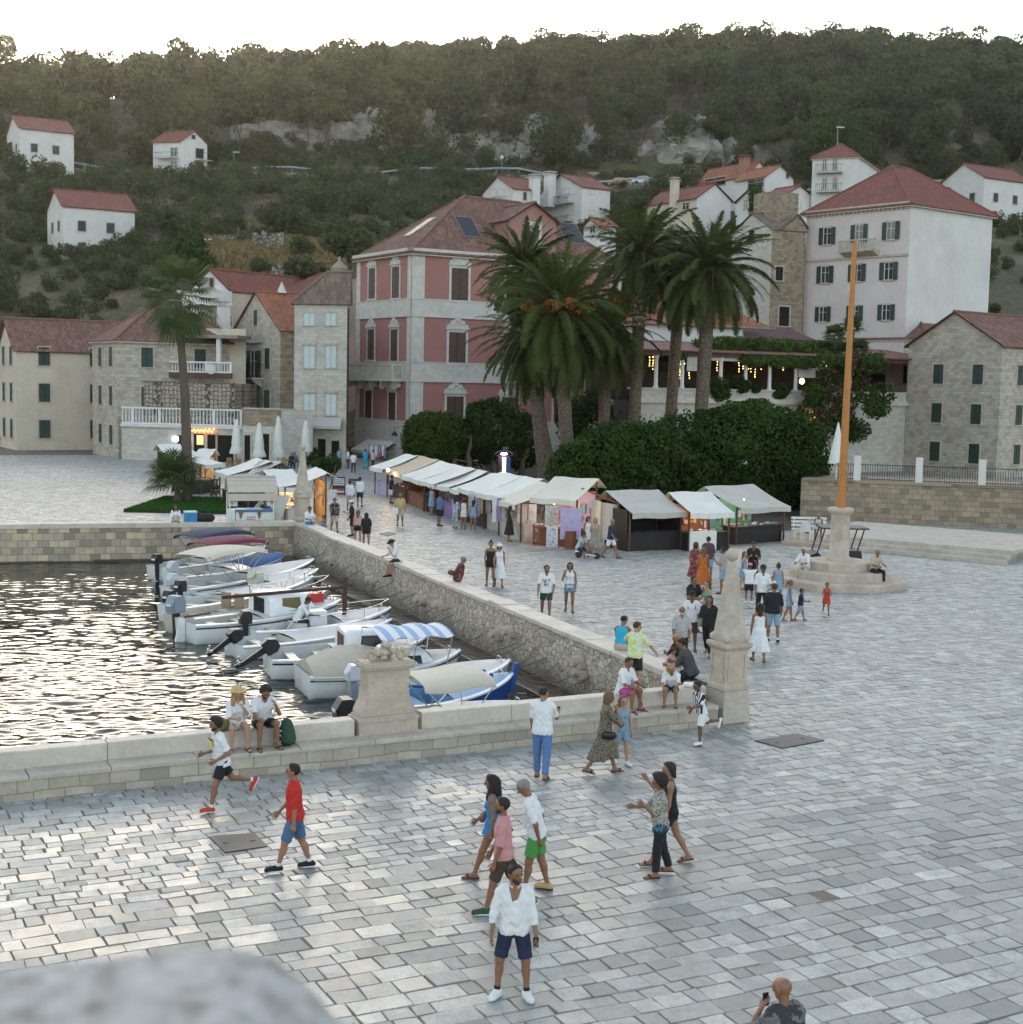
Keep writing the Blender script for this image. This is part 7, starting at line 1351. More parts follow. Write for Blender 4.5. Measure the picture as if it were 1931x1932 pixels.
  m_ = len(V)//n; mb.add(V, [(i*n+k, i*n+k+1, (i+1)*n+k+1, (i+1)*n+k) for i in range(m_-1) for k in range(n-1)], 0, True); mb.add(V[:n], [tuple(range(n))]); mb.add(V[-n:], [tuple(range(n))[::-1]]); cb = mb.build('cabin', [m or M_gel], s.r, None, True)
  for sg in (1, -1):
   mb = MB(); y = hw*.93; a, b = x0+(x1-x0)*.22, x0+(x1-x0)*.56; z0, z1 = zb+h*.42, zb+h*.82; c = (a+b)/2
   pts = [(a, z0), (b+.08, z0), (b+.02, z1), (a+.05, z1)]; mb.prism([np.array([x, sg*(y*(1-.1*(z-zb)/h)+.0), z]) for x, z in pts], (0, sg*.03, 0)); mb.build('side_window', [win], cb, None, True)
  mb = MB(); mb.prism([np.array([x0-.012, y, z]) for y, z in ((-hw*.42, zb+.05), (hw*.42, zb+.05), (hw*.42, zb+h*.78), (-hw*.42, zb+h*.78))], (-.02, 0, 0)); mb.build('cabin_door', [M_wood if closed else M_dark], cb, None, True)
  mb = MB(); q = .8; xf = x0+(x1-x0)*q; mb.add([(xf-.02, -hw*.55, zb+h*.84), (xf-.02, hw*.55, zb+h*.84), (x0+(x1-x0)*.9, hw*.5, zb+h*.55), (x0+(x1-x0)*.9, -hw*.5, zb+h*.55)], [(0, 1, 2, 3)]); mb.build('windscreen', [win], cb, None, True)
  mb = MB(); mb.tube([(x0+.15, hw*.6, zb+h), (x0+.15, hw*.6, zb+h+.1), (x0+.9, hw*.6, zb+h+.1), (x0+.9, hw*.6, zb+h)], .015, 5); mb.build('roof_rail', [M_steel], cb, None, True); return cb
 def outboard(s, m=None, up=False, y=0.0, sc=1.0):
  x = -s.L/2-.12; z = s.fb+.12; mb = MB(); a = R(-58) if up else 0; ca, sa = math.cos(a), math.sin(a)
  def T(px, pz): return np.array([x+(px*ca-pz*sa)*sc, y, z+(px*sa+pz*ca)*sc])
  pr = [(-.2, .02), (-.22, .25), (-.12, .42), (.12, .42), (.2, .3), (.18, .02)]
  mb.prism([T(*p)-np.array([0, .15*sc, 0]) for p in pr], (0, .3*sc, 0)); mb.prism([T(p[0]*.8, p[1]*.98+.03)-np.array([0, .18*sc, 0]) for p in pr], (0, .36*sc, 0)); o = mb.build('outboard', [m or M_black], s.r, None, True)
  mb = MB(); mb.prism([T(*p)-np.array([0, .05*sc, 0]) for p in ((-.09, .02), (.09, .02), (.06, -.6), (.02, -.85), (-.1, -.85), (-.06, -.6))], (0, .1*sc, 0)); mb.build('drive_leg', [M_eng if m is M_engw else M_black], o, None, True)
  mb = MB(); c = T(-.1, -.72); mb.box(c, (.05, .34*sc, .07)); mb.box(c, (.05, .07, .34*sc)); mb.build('propeller', [M_steel], o, None, True)
  mb = MB(); mb.box(T(-.23, .22), (.012, .2*sc, .07)); mb.build('cowl_band', [M_gel], o, None, True)
 def bimini(s, t0, t1, h, m, w_=.9, droop=.2, roll=False):
  x0, x1 = -s.L/2+s.L*t0, -s.L/2+s.L*t1; hw = s.bm/2*w_
  mb = MB()
  if roll: mb.sheet(lambda u, v: (x0+(x1-x0)*u+.0, hw*math.cos(math.pi*v), h+.32*math.sin(math.pi*v)**.6*(1-.35*(2*u-1)**4)-.05*math.sin(6*u)), 14, 12, 0, .03)
  else: mb.sheet(lambda u, v: (x0+(x1-x0)*u, hw*math.cos(math.pi*v)*1.0, h-.04+.2*math.sin(math.pi*v)**.5+.05*math.sin(math.pi*u)-droop*(abs(2*u-1)**3)*.6), 14, 12, 0, .02)
  c = mb.build('canopy', [m], s.r, None, True); mb = MB()
  for sg in (1, -1):
   xm = (x0+x1)/2
   if sg > 0: mb.tube([(xm, -hw*.98, h), (xm, hw*.98, h)], .018, 5)
   for q in (x0+.08, xm, x1-.08): mb.tube([(xm+(q-xm)*.15, sg*s.bm*.46, s.fb+.05), (q, sg*hw*.98, h)], .018, 5)
  mb.build('canopy_frame', [M_steel], s.r, None, True)
 def cover(s, t0, t1, h, m, ridge_=True):
  n = 16; mb = MB(); V = []
  for i in range(n+1):
   t = t0+(t1-t0)*i/n; x = -s.L/2+s.L*t; b = s.hb(min(t, .985))+.04; z = s.zs(t)+.03; hh = h*math.sin(math.pi*min(1, (i/n)*.75+.12))**.8
   for q in (-1, -.97, -.55, 0, .55, .97, 1): V.append((x, b*q, z-.14 if abs(q) == 1 else z+hh*(1-abs(q)**1.3)+.02*math.sin(i*2.1+q*5)))
  mb.add(V, [(i*7+j, i*7+j+1, (i+1)*7+j+1, (i+1)*7+j) for i in range(n) for j in range(6)], 0, True); mb.add(V[:7], [tuple(range(7))[::-1]]); mb.build('boat_cover', [m], s.r, None, True)
 def rails(s, t0=.62, h=.42):
  mb = MB()
  for sg in (1, -1): mb.tube([(-s.L/2+s.L*t, sg*max(.02, s.hb(t)-.08), s.zs(t)+(h if 0 < i else .02)) for i, t in enumerate((t0, t0+.04, .8, .9, .985))], .016, 5)
  for t in (.75, .88):
   for sg in (1, -1): mb.cyl((-s.L/2+s.L*t, sg*(s.hb(t)-.08), s.zs(t)), (-s.L/2+s.L*t, sg*(s.hb(t)-.08), s.zs(t)+h), .014, n=5)
  mb.build('bow_rail', [M_steel], s.r, None, True)
 def world(s, t, y, z): s_ = s.r; c, q = math.cos(s_.rotation_euler[2]), math.sin(s_.rotation_euler[2]); x = -s.L/2+s.L*t; return np.array([s_.location[0]+x*c-y*q, s_.location[1]+x*q+y*c, s_.location[2]+z])
 def fender(s, t, sg, lab):
  p = s.world(t, sg*(s.hb(t)+.1), .3); mb = MB(); mb.cyl(p-Z3*.2, p+Z3*.2, .09, n=10); mb.ball(p-Z3*.2, .09, 6); mb.ball(p+Z3*.2, .09, 6); mb.tube([p+Z3*.25, s.world(t, sg*(s.hb(t)-.05), s.zs(t)+.03)], .012, 4); prop(mb.build('fender', [M_gel]), lab, 'fender', 'white fenders on the boats')
def Wp(x, y, z=.45): return P(x, y, WZ+z)
ROPES = []
b1 = Boat('boat with a navy bimini, farthest in the row', Wp(300, 1075), Wp(500, 1047), 1.7); b1.bimini(.25, .75, 1.75, M_navy); b1.outboard(M_black); ROPES.append(b1)
b2 = Boat('boat with a burgundy bimini, second farthest in the row', Wp(330, 1092), Wp(535, 1066), 1.7, hull=M_gel); b2.bimini(.22, .72, 1.75, M_burg); b2.cover(.55, .98, .18, M_bluet); b2.outboard(M_engw); ROPES.append(b2)
b3 = Boat('boat with a cream bimini and a bare pale fore deck', Wp(330, 1116), Wp(592, 1074), 1.8, deck=.5); b3.bimini(.1, .52, 1.75, M_bimini); b3.outboard(M_engw); b3.stripe(M_navy); ROPES.append(b3)
b4 = Boat('low white boat with a rounded wheel console', Wp(345, 1130), Wp(600, 1090), 1.7, deck=.55, sheer=.25); b4.outboard(M_black); mb = MB(); mb.box((.1, 0, .75), (.4, .5, .6)); mb.cyl((-.15, 0, 1.0), (-.18, 0, 1.02), .2, n=14); mb.build('console', [M_gelc], b4.r, None, True); ROPES.append(b4)
b5 = Boat('white boat with a flush deck under the brown spar', Wp(325, 1152), Wp(590, 1108), 1.7, deck=.4, sheer=.3); b5.rails(.66, .3); b5.outboard(M_black); ROPES.append(b5)
b6 = Boat('cream boat with swivel seats and a lettered bow with a rail', Wp(338, 1172), Wp(624, 1130), 1.9, hull=M_gelc, inner=mat('cream cockpit', (.5, .45, .35), .6), deck=.55); b6.rails(.6); b6.outboard(M_eng, sc=1.35)
for y in (-.35, .35): mb = MB(); mb.box((-1.0, y, .62), (.42, .42, .1)); mb.box((-1.2, y, .9), (.1, .42, .5)); mb.build('helm_seat', [mat('tan seat', (.3, .23, .16), .7)], b6.r, None, True)
mb = MB(); mb.tube([(.25, -.7, .75), (.1, -.62, 1.25), (.1, .62, 1.25), (.25, .7, .75)], .02); mb.build('windscreen_frame', [M_steel], b6.r, None, True)
ROPES.append(b6)
_lt = text('509 KU', .2, np.array([b6.L*.34, -b6.hb(.84)*.985-.03, .58]), (1, .18, 0), Z3, M_black, None); _lt.parent = b6.r
b7 = Boat('white wooden cabin boat with a black stripe and a rudder at the stern', Wp(350, 1192, .3), Wp(643, 1146, .7), 2.15, .55, deck=.42, sheer=.35); b7.stripe(M_black); b7.cabin(.46, .80, 1.05, .8, win=mat('tan tinted window', (.16, .12, .06), .2, .1, 1, 0)); mb = MB(); mb.prism([(-b7.L/2-.05, -.05, .1+z) if 0 else np.array([-b7.L/2+x, -.05, z]) for x, z in ((-.02, .75), (-.22, .78), (-.25, .5), (-.42, -.25), (-.02, -.25))], (0, .1, 0)); mb.build('rudder', [M_gel], b7.r, None, True); mb = MB(); mb.tube([(-b7.L/2-.05, 0, .8), (-b7.L/2+.9, .1, .85)], .035); mb.build('tiller', [M_wood], b7.r, None, True); ROPES.append(b7)
p = b7.world(.84, .1, b7.zs(.84)+.2); mb = MB(); mb.box(p, (.5, .3, .32), .4); mb.cyl(p+np.array([.15, .05, .16]), p+np.array([.15, .05, .22]), .05, n=8); mb.tube([p+np.array([-.12, -.05, .16]), p+np.array([-.08, -.03, .23]), p+np.array([.04, .02, .23]), p+np.array([.08, .03, .16])], .02, 5); prop(mb.build('fuel_can', [mat('red plastic', (.5, .04, .025), .4, .1, 2, 0)]), 'red fuel can on the fore deck of the cabin boat', 'fuel can')
b8 = Boat('open white boat with a rusty mast and a man sitting in it', Wp(470, 1190), Wp(737, 1160, .7), 1.9, .45, deck=.62, sheer=.42); b8.outboard(M_black, sc=1.0); b8.rails(.2, .28); b8.stripe(M_black)
mb = MB(); xm = -b8.L/2+b8.L*.66; mb.cyl((xm, 0, .3), (xm+.05, 0, 2.05), .085, .07, 8); ms = mb.build('mast', [mat('rusty mast', (.07, .032, .02), .8, .3, 2, .3, 12)], b8.r, None, True); mb = MB(); mb.tube([(xm+.04, 0, 1.72), (xm-2, .9, 1.5), (xm-3.7, 1.7, 1.3)], .06); mb.build('spar', [mat('rusty mast', (.07, .032, .02))], ms, None, True)
mb = MB(); mb.box((-b8.L/2+b8.L*.47, .1, .72), (.6, .5, .5)); mb.cyl((-b8.L/2+b8.L*.41, .1, 1.0), (-b8.L/2+b8.L*.40, .1, 1.02), .2, n=14); mb.build('console', [M_gel], b8.r, None, True); mb = MB(); mb.box((-b8.L/2+b8.L*.33, 0, .42), (.4, .9, .4)); mb.build('bench_box', [M_gelc], b8.r, None, True); ROPES.append(b8)
b9 = Boat('narrow white boat almost hidden behind the nearer cabin boat', Wp(440, 1222, .3), Wp(738, 1184), 1.6, .38, deck=.35, sheer=.3); b9.outboard(M_black, True); ROPES.append(b9)
b10 = Boat('white clinker cabin boat with a brown cabin door and a tilted black outboard', Wp(505, 1250, .35), Wp(800, 1216, .7), 2.1, .5, deck=.44, sheer=.32); b10.stripe(M_black); b10.cabin(.46, .84, .95, .8, closed=True); b10.outboard(M_black, True, sc=1.1); b10.fender(.35, -1, 'white fender hanging from the clinker cabin boat'); ROPES.append(b10)
b11 = Boat('white boat under a beige cover with a blue striped awning over its cabin', Wp(570, 1283, .35), Wp(868, 1242, .7), 2.1, .52, deck=.4, sheer=.34); b11.cover(.02, .5, .62, M_tarp); b11.cabin(.5, .82, .72, .78); b11.stripe(M_black)
mb = MB(); mb.sheet(lambda u, v: (b11.L*(-.08+.46*u), 1.0*(2*v-1), 1.72-.04*math.sin(u*16)-.14*(2*v-1)**2), 16, 6, 0, .02); mb.build('awning', [M_awn], b11.r, None, True); mb = MB()
for u in (-.07, .15, .37):
 for sg in (1, -1): mb.tube([(b11.L*u, sg*.98, 1.56), (b11.L*(u-.03), sg*.85, .6)], .018, 5)
mb.build('awning_frame', [M_steel], b11.r, None, True); ROPES.append(b11)
b12 = Boat('white boat with a black gunwale line and a silver outboard with a blue cap', Wp(675, 1306, .35), Wp(962, 1264, .6), 1.95, .45, deck=.5, sheer=.36); b12.outboard(M_engw, False); mb = MB(); mb.ball((-b12.L/2-.02, .22, .95), .13, 7); mb.build('engine_cap', [M_bluep], b12.r, None, True); ROPES.append(b12)
b13 = Boat('blue wooden boat with a tall stem post and faded blue deck boards', Wp(690, 1335, .4), Wp(968, 1292, .7), 1.9, .45, hull=M_bluep, rail=M_gel, inner=M_blued, deck=.5, sheer=.5, transom=.4); mb = MB(); mb.prism([np.array([b13.L/2+x, -.05, z]) for x, z in ((-.12, .5), (.02, .5), (.16, 1.28), (.02, 1.3))], (0, .1, 0)); mb.build('stem_post', [M_bluep], b13.r, None, True)
for t, y in ((.82, .25), (.82, -.25)): mb = MB(); x = -b13.L/2+b13.L*t; mb.cyl((x, y, .7), (x, y, 1.12), .055, n=8); mb.build('mooring_bitt', [M_bluep], b13.r, None, True)
mb = MB(); mb.tube([(-.9, .4, .8), (1.0, -.2, .75)], .045); mb.build('oar', [M_bluep], b13.r, None, True); ROPES.append(b13)
b14 = Boat('nearest white boat behind the near wall with a rolled beige bimini and a black outboard', Wp(660, 1378, .4), Wp(1000, 1338, .55), 2.0, .45, deck=.55, sheer=.22); b14.bimini(.33, .72, 1.42, M_bimini, .78, roll=True); b14.outboard(M_black, sc=1.25); mb = MB(); mb.ball((-.1, .1, .62), .28, 8, 0, (1.3, 1, .6)); mb.build('sail_bundle', [M_gelc], b14.r, None, True); ROPES.append(b14)
for i, b in enumerate(ROPES):
 a = b.world(.97, 0, b.zs(.97)+.05); u = float((a[:2]-NC)@N2); best = None
 for k, (du, z) in enumerate(((.9+rnd.uniform(-.8, .5), .0), (-.5+rnd.uniform(-.8, .5), -.15))):
  q = RW(min(max(u+du, RW0+1), RWL-.5), -.02, z); pts = [a+(q-a)*t+Z3*(-.35*math.sin(math.pi*t)*(1+.3*k)) for t in np.linspace(0, 1, 9)]
  mb = MB(); mb.tube(pts, .016, 4); prop(mb.build('mooring_rope', [mat('wet grey rope', (.17, .155, .12), .8)]), 'slack grey mooring rope from a bow to the rubble wall', 'rope', 'mooring ropes')
# ================================================================ PEOPLE
class Sdf:
 """distance field on a grid; round tapered bones joined smoothly, surfaced as one skin"""
 def __init__(s, lo, hi, h):
  s.h = h; s.lo = np.asarray(lo, np.float32); n = np.ceil((np.asarray(hi)-lo)/h).astype(int)+1; s.n = n; s.v = np.full(n, .5, np.float32); s.ax = [s.lo[i]+h*np.arange(n[i], dtype=np.float32) for i in range(3)]
 def _box(s, lo, hi):
  a = np.maximum(0, np.floor((lo-s.lo)/s.h).astype(int)); b = np.minimum(s.n, np.ceil((hi-s.lo)/s.h).astype(int)+1); return tuple(slice(int(i), int(max(i, j))) for i, j in zip(a, b))
 def bone(s, a, b, ra, rb=None, k=.02, fl=None, c0=False, c1=False, sub=False):
  a, b = np.asarray(a, np.float32), np.asarray(b, np.float32); rb = ra if rb is None else rb; m = max(ra, rb)*(1 if fl is None or fl[1] >= 1 else 1/fl[1])+k+2*s.h
  sl = s._box(np.minimum(a, b)-m, np.maximum(a, b)+m)
  if any(q.stop <= q.start for q in sl): return s
  X = np.stack(np.meshgrid(*[x[q] for x, q in zip(s.ax, sl)], indexing='ij'), -1)-a; d = b-a
  if fl is not None:
   f = np.asarray(fl[0], np.float32); X = X+(fl[1]-1)*(X@f)[..., None]*f; d = d+(fl[1]-1)*(d@f)*f
  L2 = float(d@d)+1e-9; t0 = (X@d)/L2; t = np.clip(t0, 0, 1); D = np.sqrt(((X-t[..., None]*d)**2).sum(-1))-(ra+(rb-ra)*t); L = math.sqrt(L2)
  if c0: D = np.maximum(D, -t0*L)
  if c1: D = np.maximum(D, (t0-1)*L)
  o = s.v[sl]
  if sub: s.v[sl] = np.maximum(o, -D)
  else:
   h = np.clip(.5+.5*(o-D)/k, 0, 1); s.v[sl] = o*(1-h)+D*h-k*h*(1-h)
  return s
 def cut(s, p, n):
  X = (s.ax[0][:, None, None]-p[0])*n[0]+(s.ax[1][None, :, None]-p[1])*n[1]+(s.ax[2][None, None, :]-p[2])*n[2]; s.v = np.maximum(s.v, X.astype(np.float32)); return s
 def noise(s, A, f, seed=0):
  x, y, z = s.ax[0][:, None, None]*f, s.ax[1][None, :, None]*f, s.ax[2][None, None, :]*f; s.v += (A*(np.sin(x*1.3+z*.9+seed+1.5*np.sin(y*1.1+seed))*np.sin(y*1.2-z*.7+seed*2)+.6*np.sin(z*2.1+x*1.7+2*np.sin(y*1.9)+seed))).astype(np.float32); return s
 def mesh(s):
  v = s.v.copy(); v[0] = v[-1] = .5; v[:, 0] = v[:, -1] = .5; v[:, :, 0] = v[:, :, -1] = .5; ins = v < 0; c = sum(ins[i:v.shape[0]-1+i, j:v.shape[1]-1+j, k:v.shape[2]-1+k].astype(np.int8) for i in (0, 1) for j in (0, 1) for k in (0, 1)); I = np.argwhere((c > 0) & (c < 8))
  if len(I) == 0: return None
  idx = -np.ones(c.shape, np.int32); idx[tuple(I.T)] = np.arange(len(I)); S_ = np.zeros((len(I), 3), np.float32); N = np.zeros(len(I), np.float32)
  co = [(i, j, k) for i in (0, 1) for j in (0, 1) for k in (0, 1)]
  for p in co:
   for ax in range(3):
    if p[ax]: continue
    q = list(p); q[ax] = 1; a = v[tuple((I+p).T)]; b = v[tuple((I+q).T)]; m = (a < 0) != (b < 0); t = np.where(m, a/np.where(m, a-b, 1), 0); w_ = np.repeat(np.array(p, np.float32)[None], len(I), 0); w_[:, ax] += t; S_ += w_*m[:, None]; N += m
  V = s.lo+(I+S_/N[:, None])*s.h; Fs = []
  for ax in range(3):
   u, w_ = (ax+1) % 3, (ax+2) % 3; a = np.take(ins, range(0, v.shape[ax]-1), ax); b = np.take(ins, range(1, v.shape[ax]), ax); E_ = np.argwhere(a != b); E_ = E_[(E_[:, u] > 0) & (E_[:, w_] > 0)]; sg = a[tuple(E_.T)]; q = []
   for du, dw in ((1, 1), (0, 1), (0, 0), (1, 0)): c_ = E_.copy(); c_[:, u] -= du; c_[:, w_] -= dw; q.append(idx[tuple(c_.T)])
   q = np.stack(q, 1); q[~sg] = q[~sg][:, ::-1]; Fs.append(q)
  return V, np.concatenate(Fs)
def hand_mesh(h, curl):
 s = Sdf((-.03, -.07, -.09), (.22, .09, .05), h); f = (np.array([0, 0, 1.]), 2.6)
 s.bone((.005, -.008, 0), (.075, -.004, 0), .026, .040, .012, f); s.bone((.0, 0, 0), (.03, 0, 0), .022, .026, .01, (np.array([0, 0, 1.]), 1.5)); s.bone((.08, -.028, 0), (.085, .026, 0), .012, .012, .012)
 for i, (y, l) in enumerate(((-.033, .062), (-.0115, .074), (.0105, .08), (.032, .072))):
  p = np.array([.085-.006*abs(i-1.7), y, 0]); a = R(curl*.35+6*i%11); sp = (y)*1.2
  for j, q in enumerate((.45, .32, .25)):
   d = np.array([math.cos(a), sp*math.cos(a), -math.sin(a)]); e = p+d*l*q; s.bone(p, e, .0098-.001*j, .0092-.001*j, .004); p = e; a += R(curl*.8)
 p = np.array([.022, .024, -.004]); s.bone(p, p+np.array([.036, .030, -.012]), .013, .0105, .008); p = p+np.array([.036, .030, -.012]); s.bone(p, p+np.array([.034, .012, -.012-.0003*curl]), .0105, .0085, .005)
 return s.mesh()
HANDS = {}
def skin_mat(t):
 n = 'skin %s' % t; c = {'tan': (.23, .112, .06), 'mid': (.29, .152, .09), 'fair': (.38, .22, .145), 'dark': (.15, .072, .04)}[t]; return mat(n, c, .5, .1, 4, .05, 60)
CL = {'white': (.66, .66, .66), 'offwhite': (.58, .56, .52), 'black': (.014, .014, .016), 'navy': (.018, .025, .055), 'red': (.46, .022, .015), 'denim': (.06, .12, .22), 'bluejean': (.085, .17, .36), 'lightdenim': (.2, .3, .4), 'pink': (.5, .24, .24), 'green': (.07, .27, .06), 'blue': (.02, .2, .42), 'turq': (.03, .36, .52), 'magenta': (.42, .06, .24), 'dkgreen': (.03, .065, .04), 'brown': (.06, .04, .025), 'beige': (.45, .33, .16), 'sand': (.42, .36, .27), 'grey': (.06, .065, .065), 'greytee': (.33, .29, .27), 'orange': (.46, .12, .02), 'oxred': (.42, .05, .025), 'dressgreen': (.1, .33, .19), 'bluetee': (.08, .14, .26), 'palepink': (.55, .3, .33), 'dkbrown': (.03, .022, .016)}
def cloth(c): return mat('cloth '+c, CL[c], .85, .12, 6, .25, 55)
def pattern(name, kind, a, b, sc=1.0, c=None):
 if name in _mc: return _mc[name]
 n = NT(name); co = n.coord()
 if kind == 'stripe': s = n.n('ShaderNodeSeparateXYZ'); n.l(co, s.inputs[0]); col = n.ramp(n.math('FRACT', n.math('MULTIPLY', s.outputs[1], sc)), [(0, a), (.5, b)], 'CONSTANT')
 elif kind == 'spots': v = n.n('ShaderNodeTexVoronoi'); v.inputs['Scale'].default_value = sc; n.l(co, v.inputs['Vector']); col = n.ramp(v.outputs['Distance'], [(.0, b), (.36, b), (.42, a)], 'LINEAR')
 elif kind == 'blotch': col = n.ramp(n.noise(co, sc, 4, .6), [(.38, a), (.5, b), (.62, c or a)], 'CONSTANT')
 elif kind == 'check': w_ = n.n('ShaderNodeTexChecker'); w_.inputs['Scale'].default_value = sc; n.l(co, w_.inputs['Vector']); w_.inputs[1].default_value = (*a, 1); w_.inputs[2].default_value = (*b, 1); col = w_.outputs[0]
 _mc[name] = n.set(col, .85); return _mc[name]
HAIRC = {'dark': (.018, .012, .009), 'brown': (.05, .028, .016), 'blond': (.34, .2, .075), 'grey': (.22, .2, .18), 'red': (.13, .05, .02), 'white': (.5, .48, .45), 'ltbrown': (.14, .08, .04)}
def hairm(c): return mat('hair '+c, HAIRC[c], .7, .35, 9, .6, 40)
def pose(legs=((3, 4, 4), (-3, 4, 4)), arms=((4, 9, 14, 6), (4, 9, 14, 6)), lean=2, head=(0, 0), side=0): return dict(legs=legs, arms=arms, lean=lean, head=head, side=side)
STAND = pose(); WALK = pose(((24, 2, 8), (-16, 2, 20, 18)), ((-18, 8, 16, 4), (22, 8, 24, 4)), 4); WALK2 = pose(((-14, 2, 18, 16), (22, 2, 6)), ((20, 8, 22, 4), (-16, 8, 14, 4)), 4)
SITP = pose(((84, 7, 82), (80, 9, 78)), ((38, 8, 48, 22), (34, 8, 50, 20)), 14, (0, 12))
PEOPLE = []
def person(label, at, h, yaw, ps, skin='tan', hair=('short', 'dark'), top=('tee', 'white'), bottom=('shorts', 'black'), shoes=('sneaker', 'white'), female=False, sit=None, q=None, child=False, belly=0.0, hands=(28, 28), group=None, name='person'):
 at = np.asarray(at, float); H = h; dist = at[1]; vx = q or float(np.clip(dist*.00042, .011, .03)); head_s = 1.05+(.2 if h < 1.25 else .1 if h < 1.5 else 0)
 T = np.array([math.sin(R(ps['lean'])), math.sin(R(ps['side'])), math.cos(R(ps['lean']))]); T = unit(T); Y = np.array([0, 1., 0]); Fw = np.cross(Y, T); X = np.array([1., 0, 0])
 Pc = np.zeros(3); wd = .94 if female else 1.0
 hipw = .052*H*(1.04 if female else 1); shw = (.098 if female else .106)*H
 Cp = Pc+T*.19*H; Sh = Pc+T*.282*H; Nb = Pc+T*.300*H; hy, hp = R(ps['head'][0]), R(ps['head'][1]); Hu = unit(T*.55+Z3*.45); Hu = unit(Hu*math.cos(hp)+X*math.sin(hp)); hc = Nb+unit(T+X*.06)*.036*H+Hu*.06*H*head_s+X*.008*H
 hx = unit(np.array([math.cos(hy), math.sin(hy), 0])-Hu*np.dot(np.array([math.cos(hy), math.sin(hy), 0]), Hu)); hyv = np.cross(Hu, hx)
 def HP(x, y, z): return hc+(hx*x+hyv*y+Hu*z)*H*head_s
 J = {}
 for i, (sg, lg) in enumerate(((1, ps['legs'][0]), (-1, ps['legs'][1]))):
  a, ab, kf = R(lg[0]), R(lg[1]), R(lg[2]); hip = Pc+Y*sg*hipw+np.array([0, 0, -.012*H]); d = np.array([math.sin(a)*math.cos(ab), sg*math.sin(ab), -math.cos(a)*math.cos(ab)]); kn = hip+d*.242*H; b = a-kf; d2 = np.array([math.sin(b)*math.cos(ab*.6), sg*math.sin(ab*.3), -math.cos(b)]); d2 = unit(d2); an = kn+d2*.235*H
  fp = R(lg[3]) if len(lg) > 3 else 0; to = R(lg[4] if len(lg) > 4 else 9)*sg; fd = np.array([math.cos(fp)*math.cos(to), math.sin(to)*math.cos(fp), -math.sin(fp)]); fu = np.array([math.sin(fp)*math.cos(to), math.sin(fp)*math.sin(to), math.cos(fp)]); J['leg%d' % i] = (hip, kn, an, fd, fu, d2)
 for i, (sg, am) in enumerate(((1, ps['arms'][0]), (-1, ps['arms'][1]))):
  sh, ab, el, iw = [R(v) for v in am[:4]]; s0 = Sh+Y*sg*shw-T*.026*H; d = unit(np.array([math.sin(sh)*math.cos(ab), sg*math.sin(ab), -math.cos(sh)*math.cos(ab)])); e = s0+d*.168*H; g_2 = sh+el; d2 = unit(np.array([math.sin(g_2)*math.cos(iw), sg*(math.sin(ab)*.55-math.sin(iw)), -math.cos(g_2)*math.cos(iw)])); wv = e+d2*.148*H
  up_ = am[4] if len(am) > 4 else None; J['arm%d' % i] = (s0, e, wv, d2, sg)
 if sit is None:
  low = min(np.min([(an+fd*x*H-fu*.047*H)[2] for x in (-.03, .1)]) for _, _, an, fd, fu, _ in (J['leg0'], J['leg1'])); off = -low
 else: off = .062*H
 O = np.array([0, 0, off])
 allp = [hc+np.array([0, 0, .1*H]), hc]+[p for k in ('leg0', 'leg1') for p in (J[k][0], J[k][1], J[k][2], J[k][2]+J[k][3]*.14*H)]+[p for k in ('arm0', 'arm1') for p in J[k][:3]]
 lo = np.min(allp, 0)-.13*H; hi = np.max(allp, 0)+.13*H
 root = empty(name, label, 'child' if child else 'person', at, R(yaw), group); sk = skin_mat(skin)
 def put(nm, s, m, parent=root, extra=None):
  r = s if isinstance(s, tuple) else s.mesh()
  if r is None: return None
  V, Fq = r
  if extra:
   for v2, f2 in extra: Fq = np.concatenate([Fq, f2+len(V)]); V = np.concatenate([V, v2])
  return np_mesh(nm, V+O.astype(np.float32), Fq, [m], parent, smooth=True)
 fl = lambda v: (Fw.astype(np.float32), v)
 # ---- skin
 B = Sdf(lo, hi, vx); k = .018*H
 def torso(s, o, k=k, lower=True, up=True, wst=1.0):
  if lower: s.bone(Pc+Y*.042*H*wd, Pc-Y*.042*H*wd, .060*H+o, None, k); s.bone(Pc+Y*.035*H-Fw*.022*H-Z3*.012*H, Pc-Y*.035*H-Fw*.022*H-Z3*.012*H, .052*H+o, None, k)
  r0 = (.052 if female else .056)*H*wst
  for sg in (1, -1): s.bone(Pc+Y*sg*.03*H, Cp+Y*sg*.038*H*wd, r0+o, (.052 if female else .060)*H+o, k)
  if belly: s.bone(Pc+T*.07*H+Fw*.03*H, Pc+T*.12*H+Fw*.03*H, belly*H+o, None, k)
  if up:
   s.bone(Cp+Y*.045*H*wd+T*.03*H, Cp-Y*.045*H*wd+T*.03*H, .056*H*wd+o, None, k); s.bone(Sh+Y*(shw-.03*H)-T*.018*H, Sh-Y*(shw-.03*H)-T*.018*H, .034*H+o, None, k); s.bone(Sh+Y*.03*H-T*.002*H, Sh-Y*.03*H-T*.002*H, .033*H+o, None, k)
   if female:
    for sg in (1, -1): s.bone(Cp+Y*sg*.036*H+Fw*.038*H+T*.008*H, Cp+Y*sg*.036*H+Fw*.042*H, .030*H+o, None, k)
  return s
 torso(B, -.004*H)
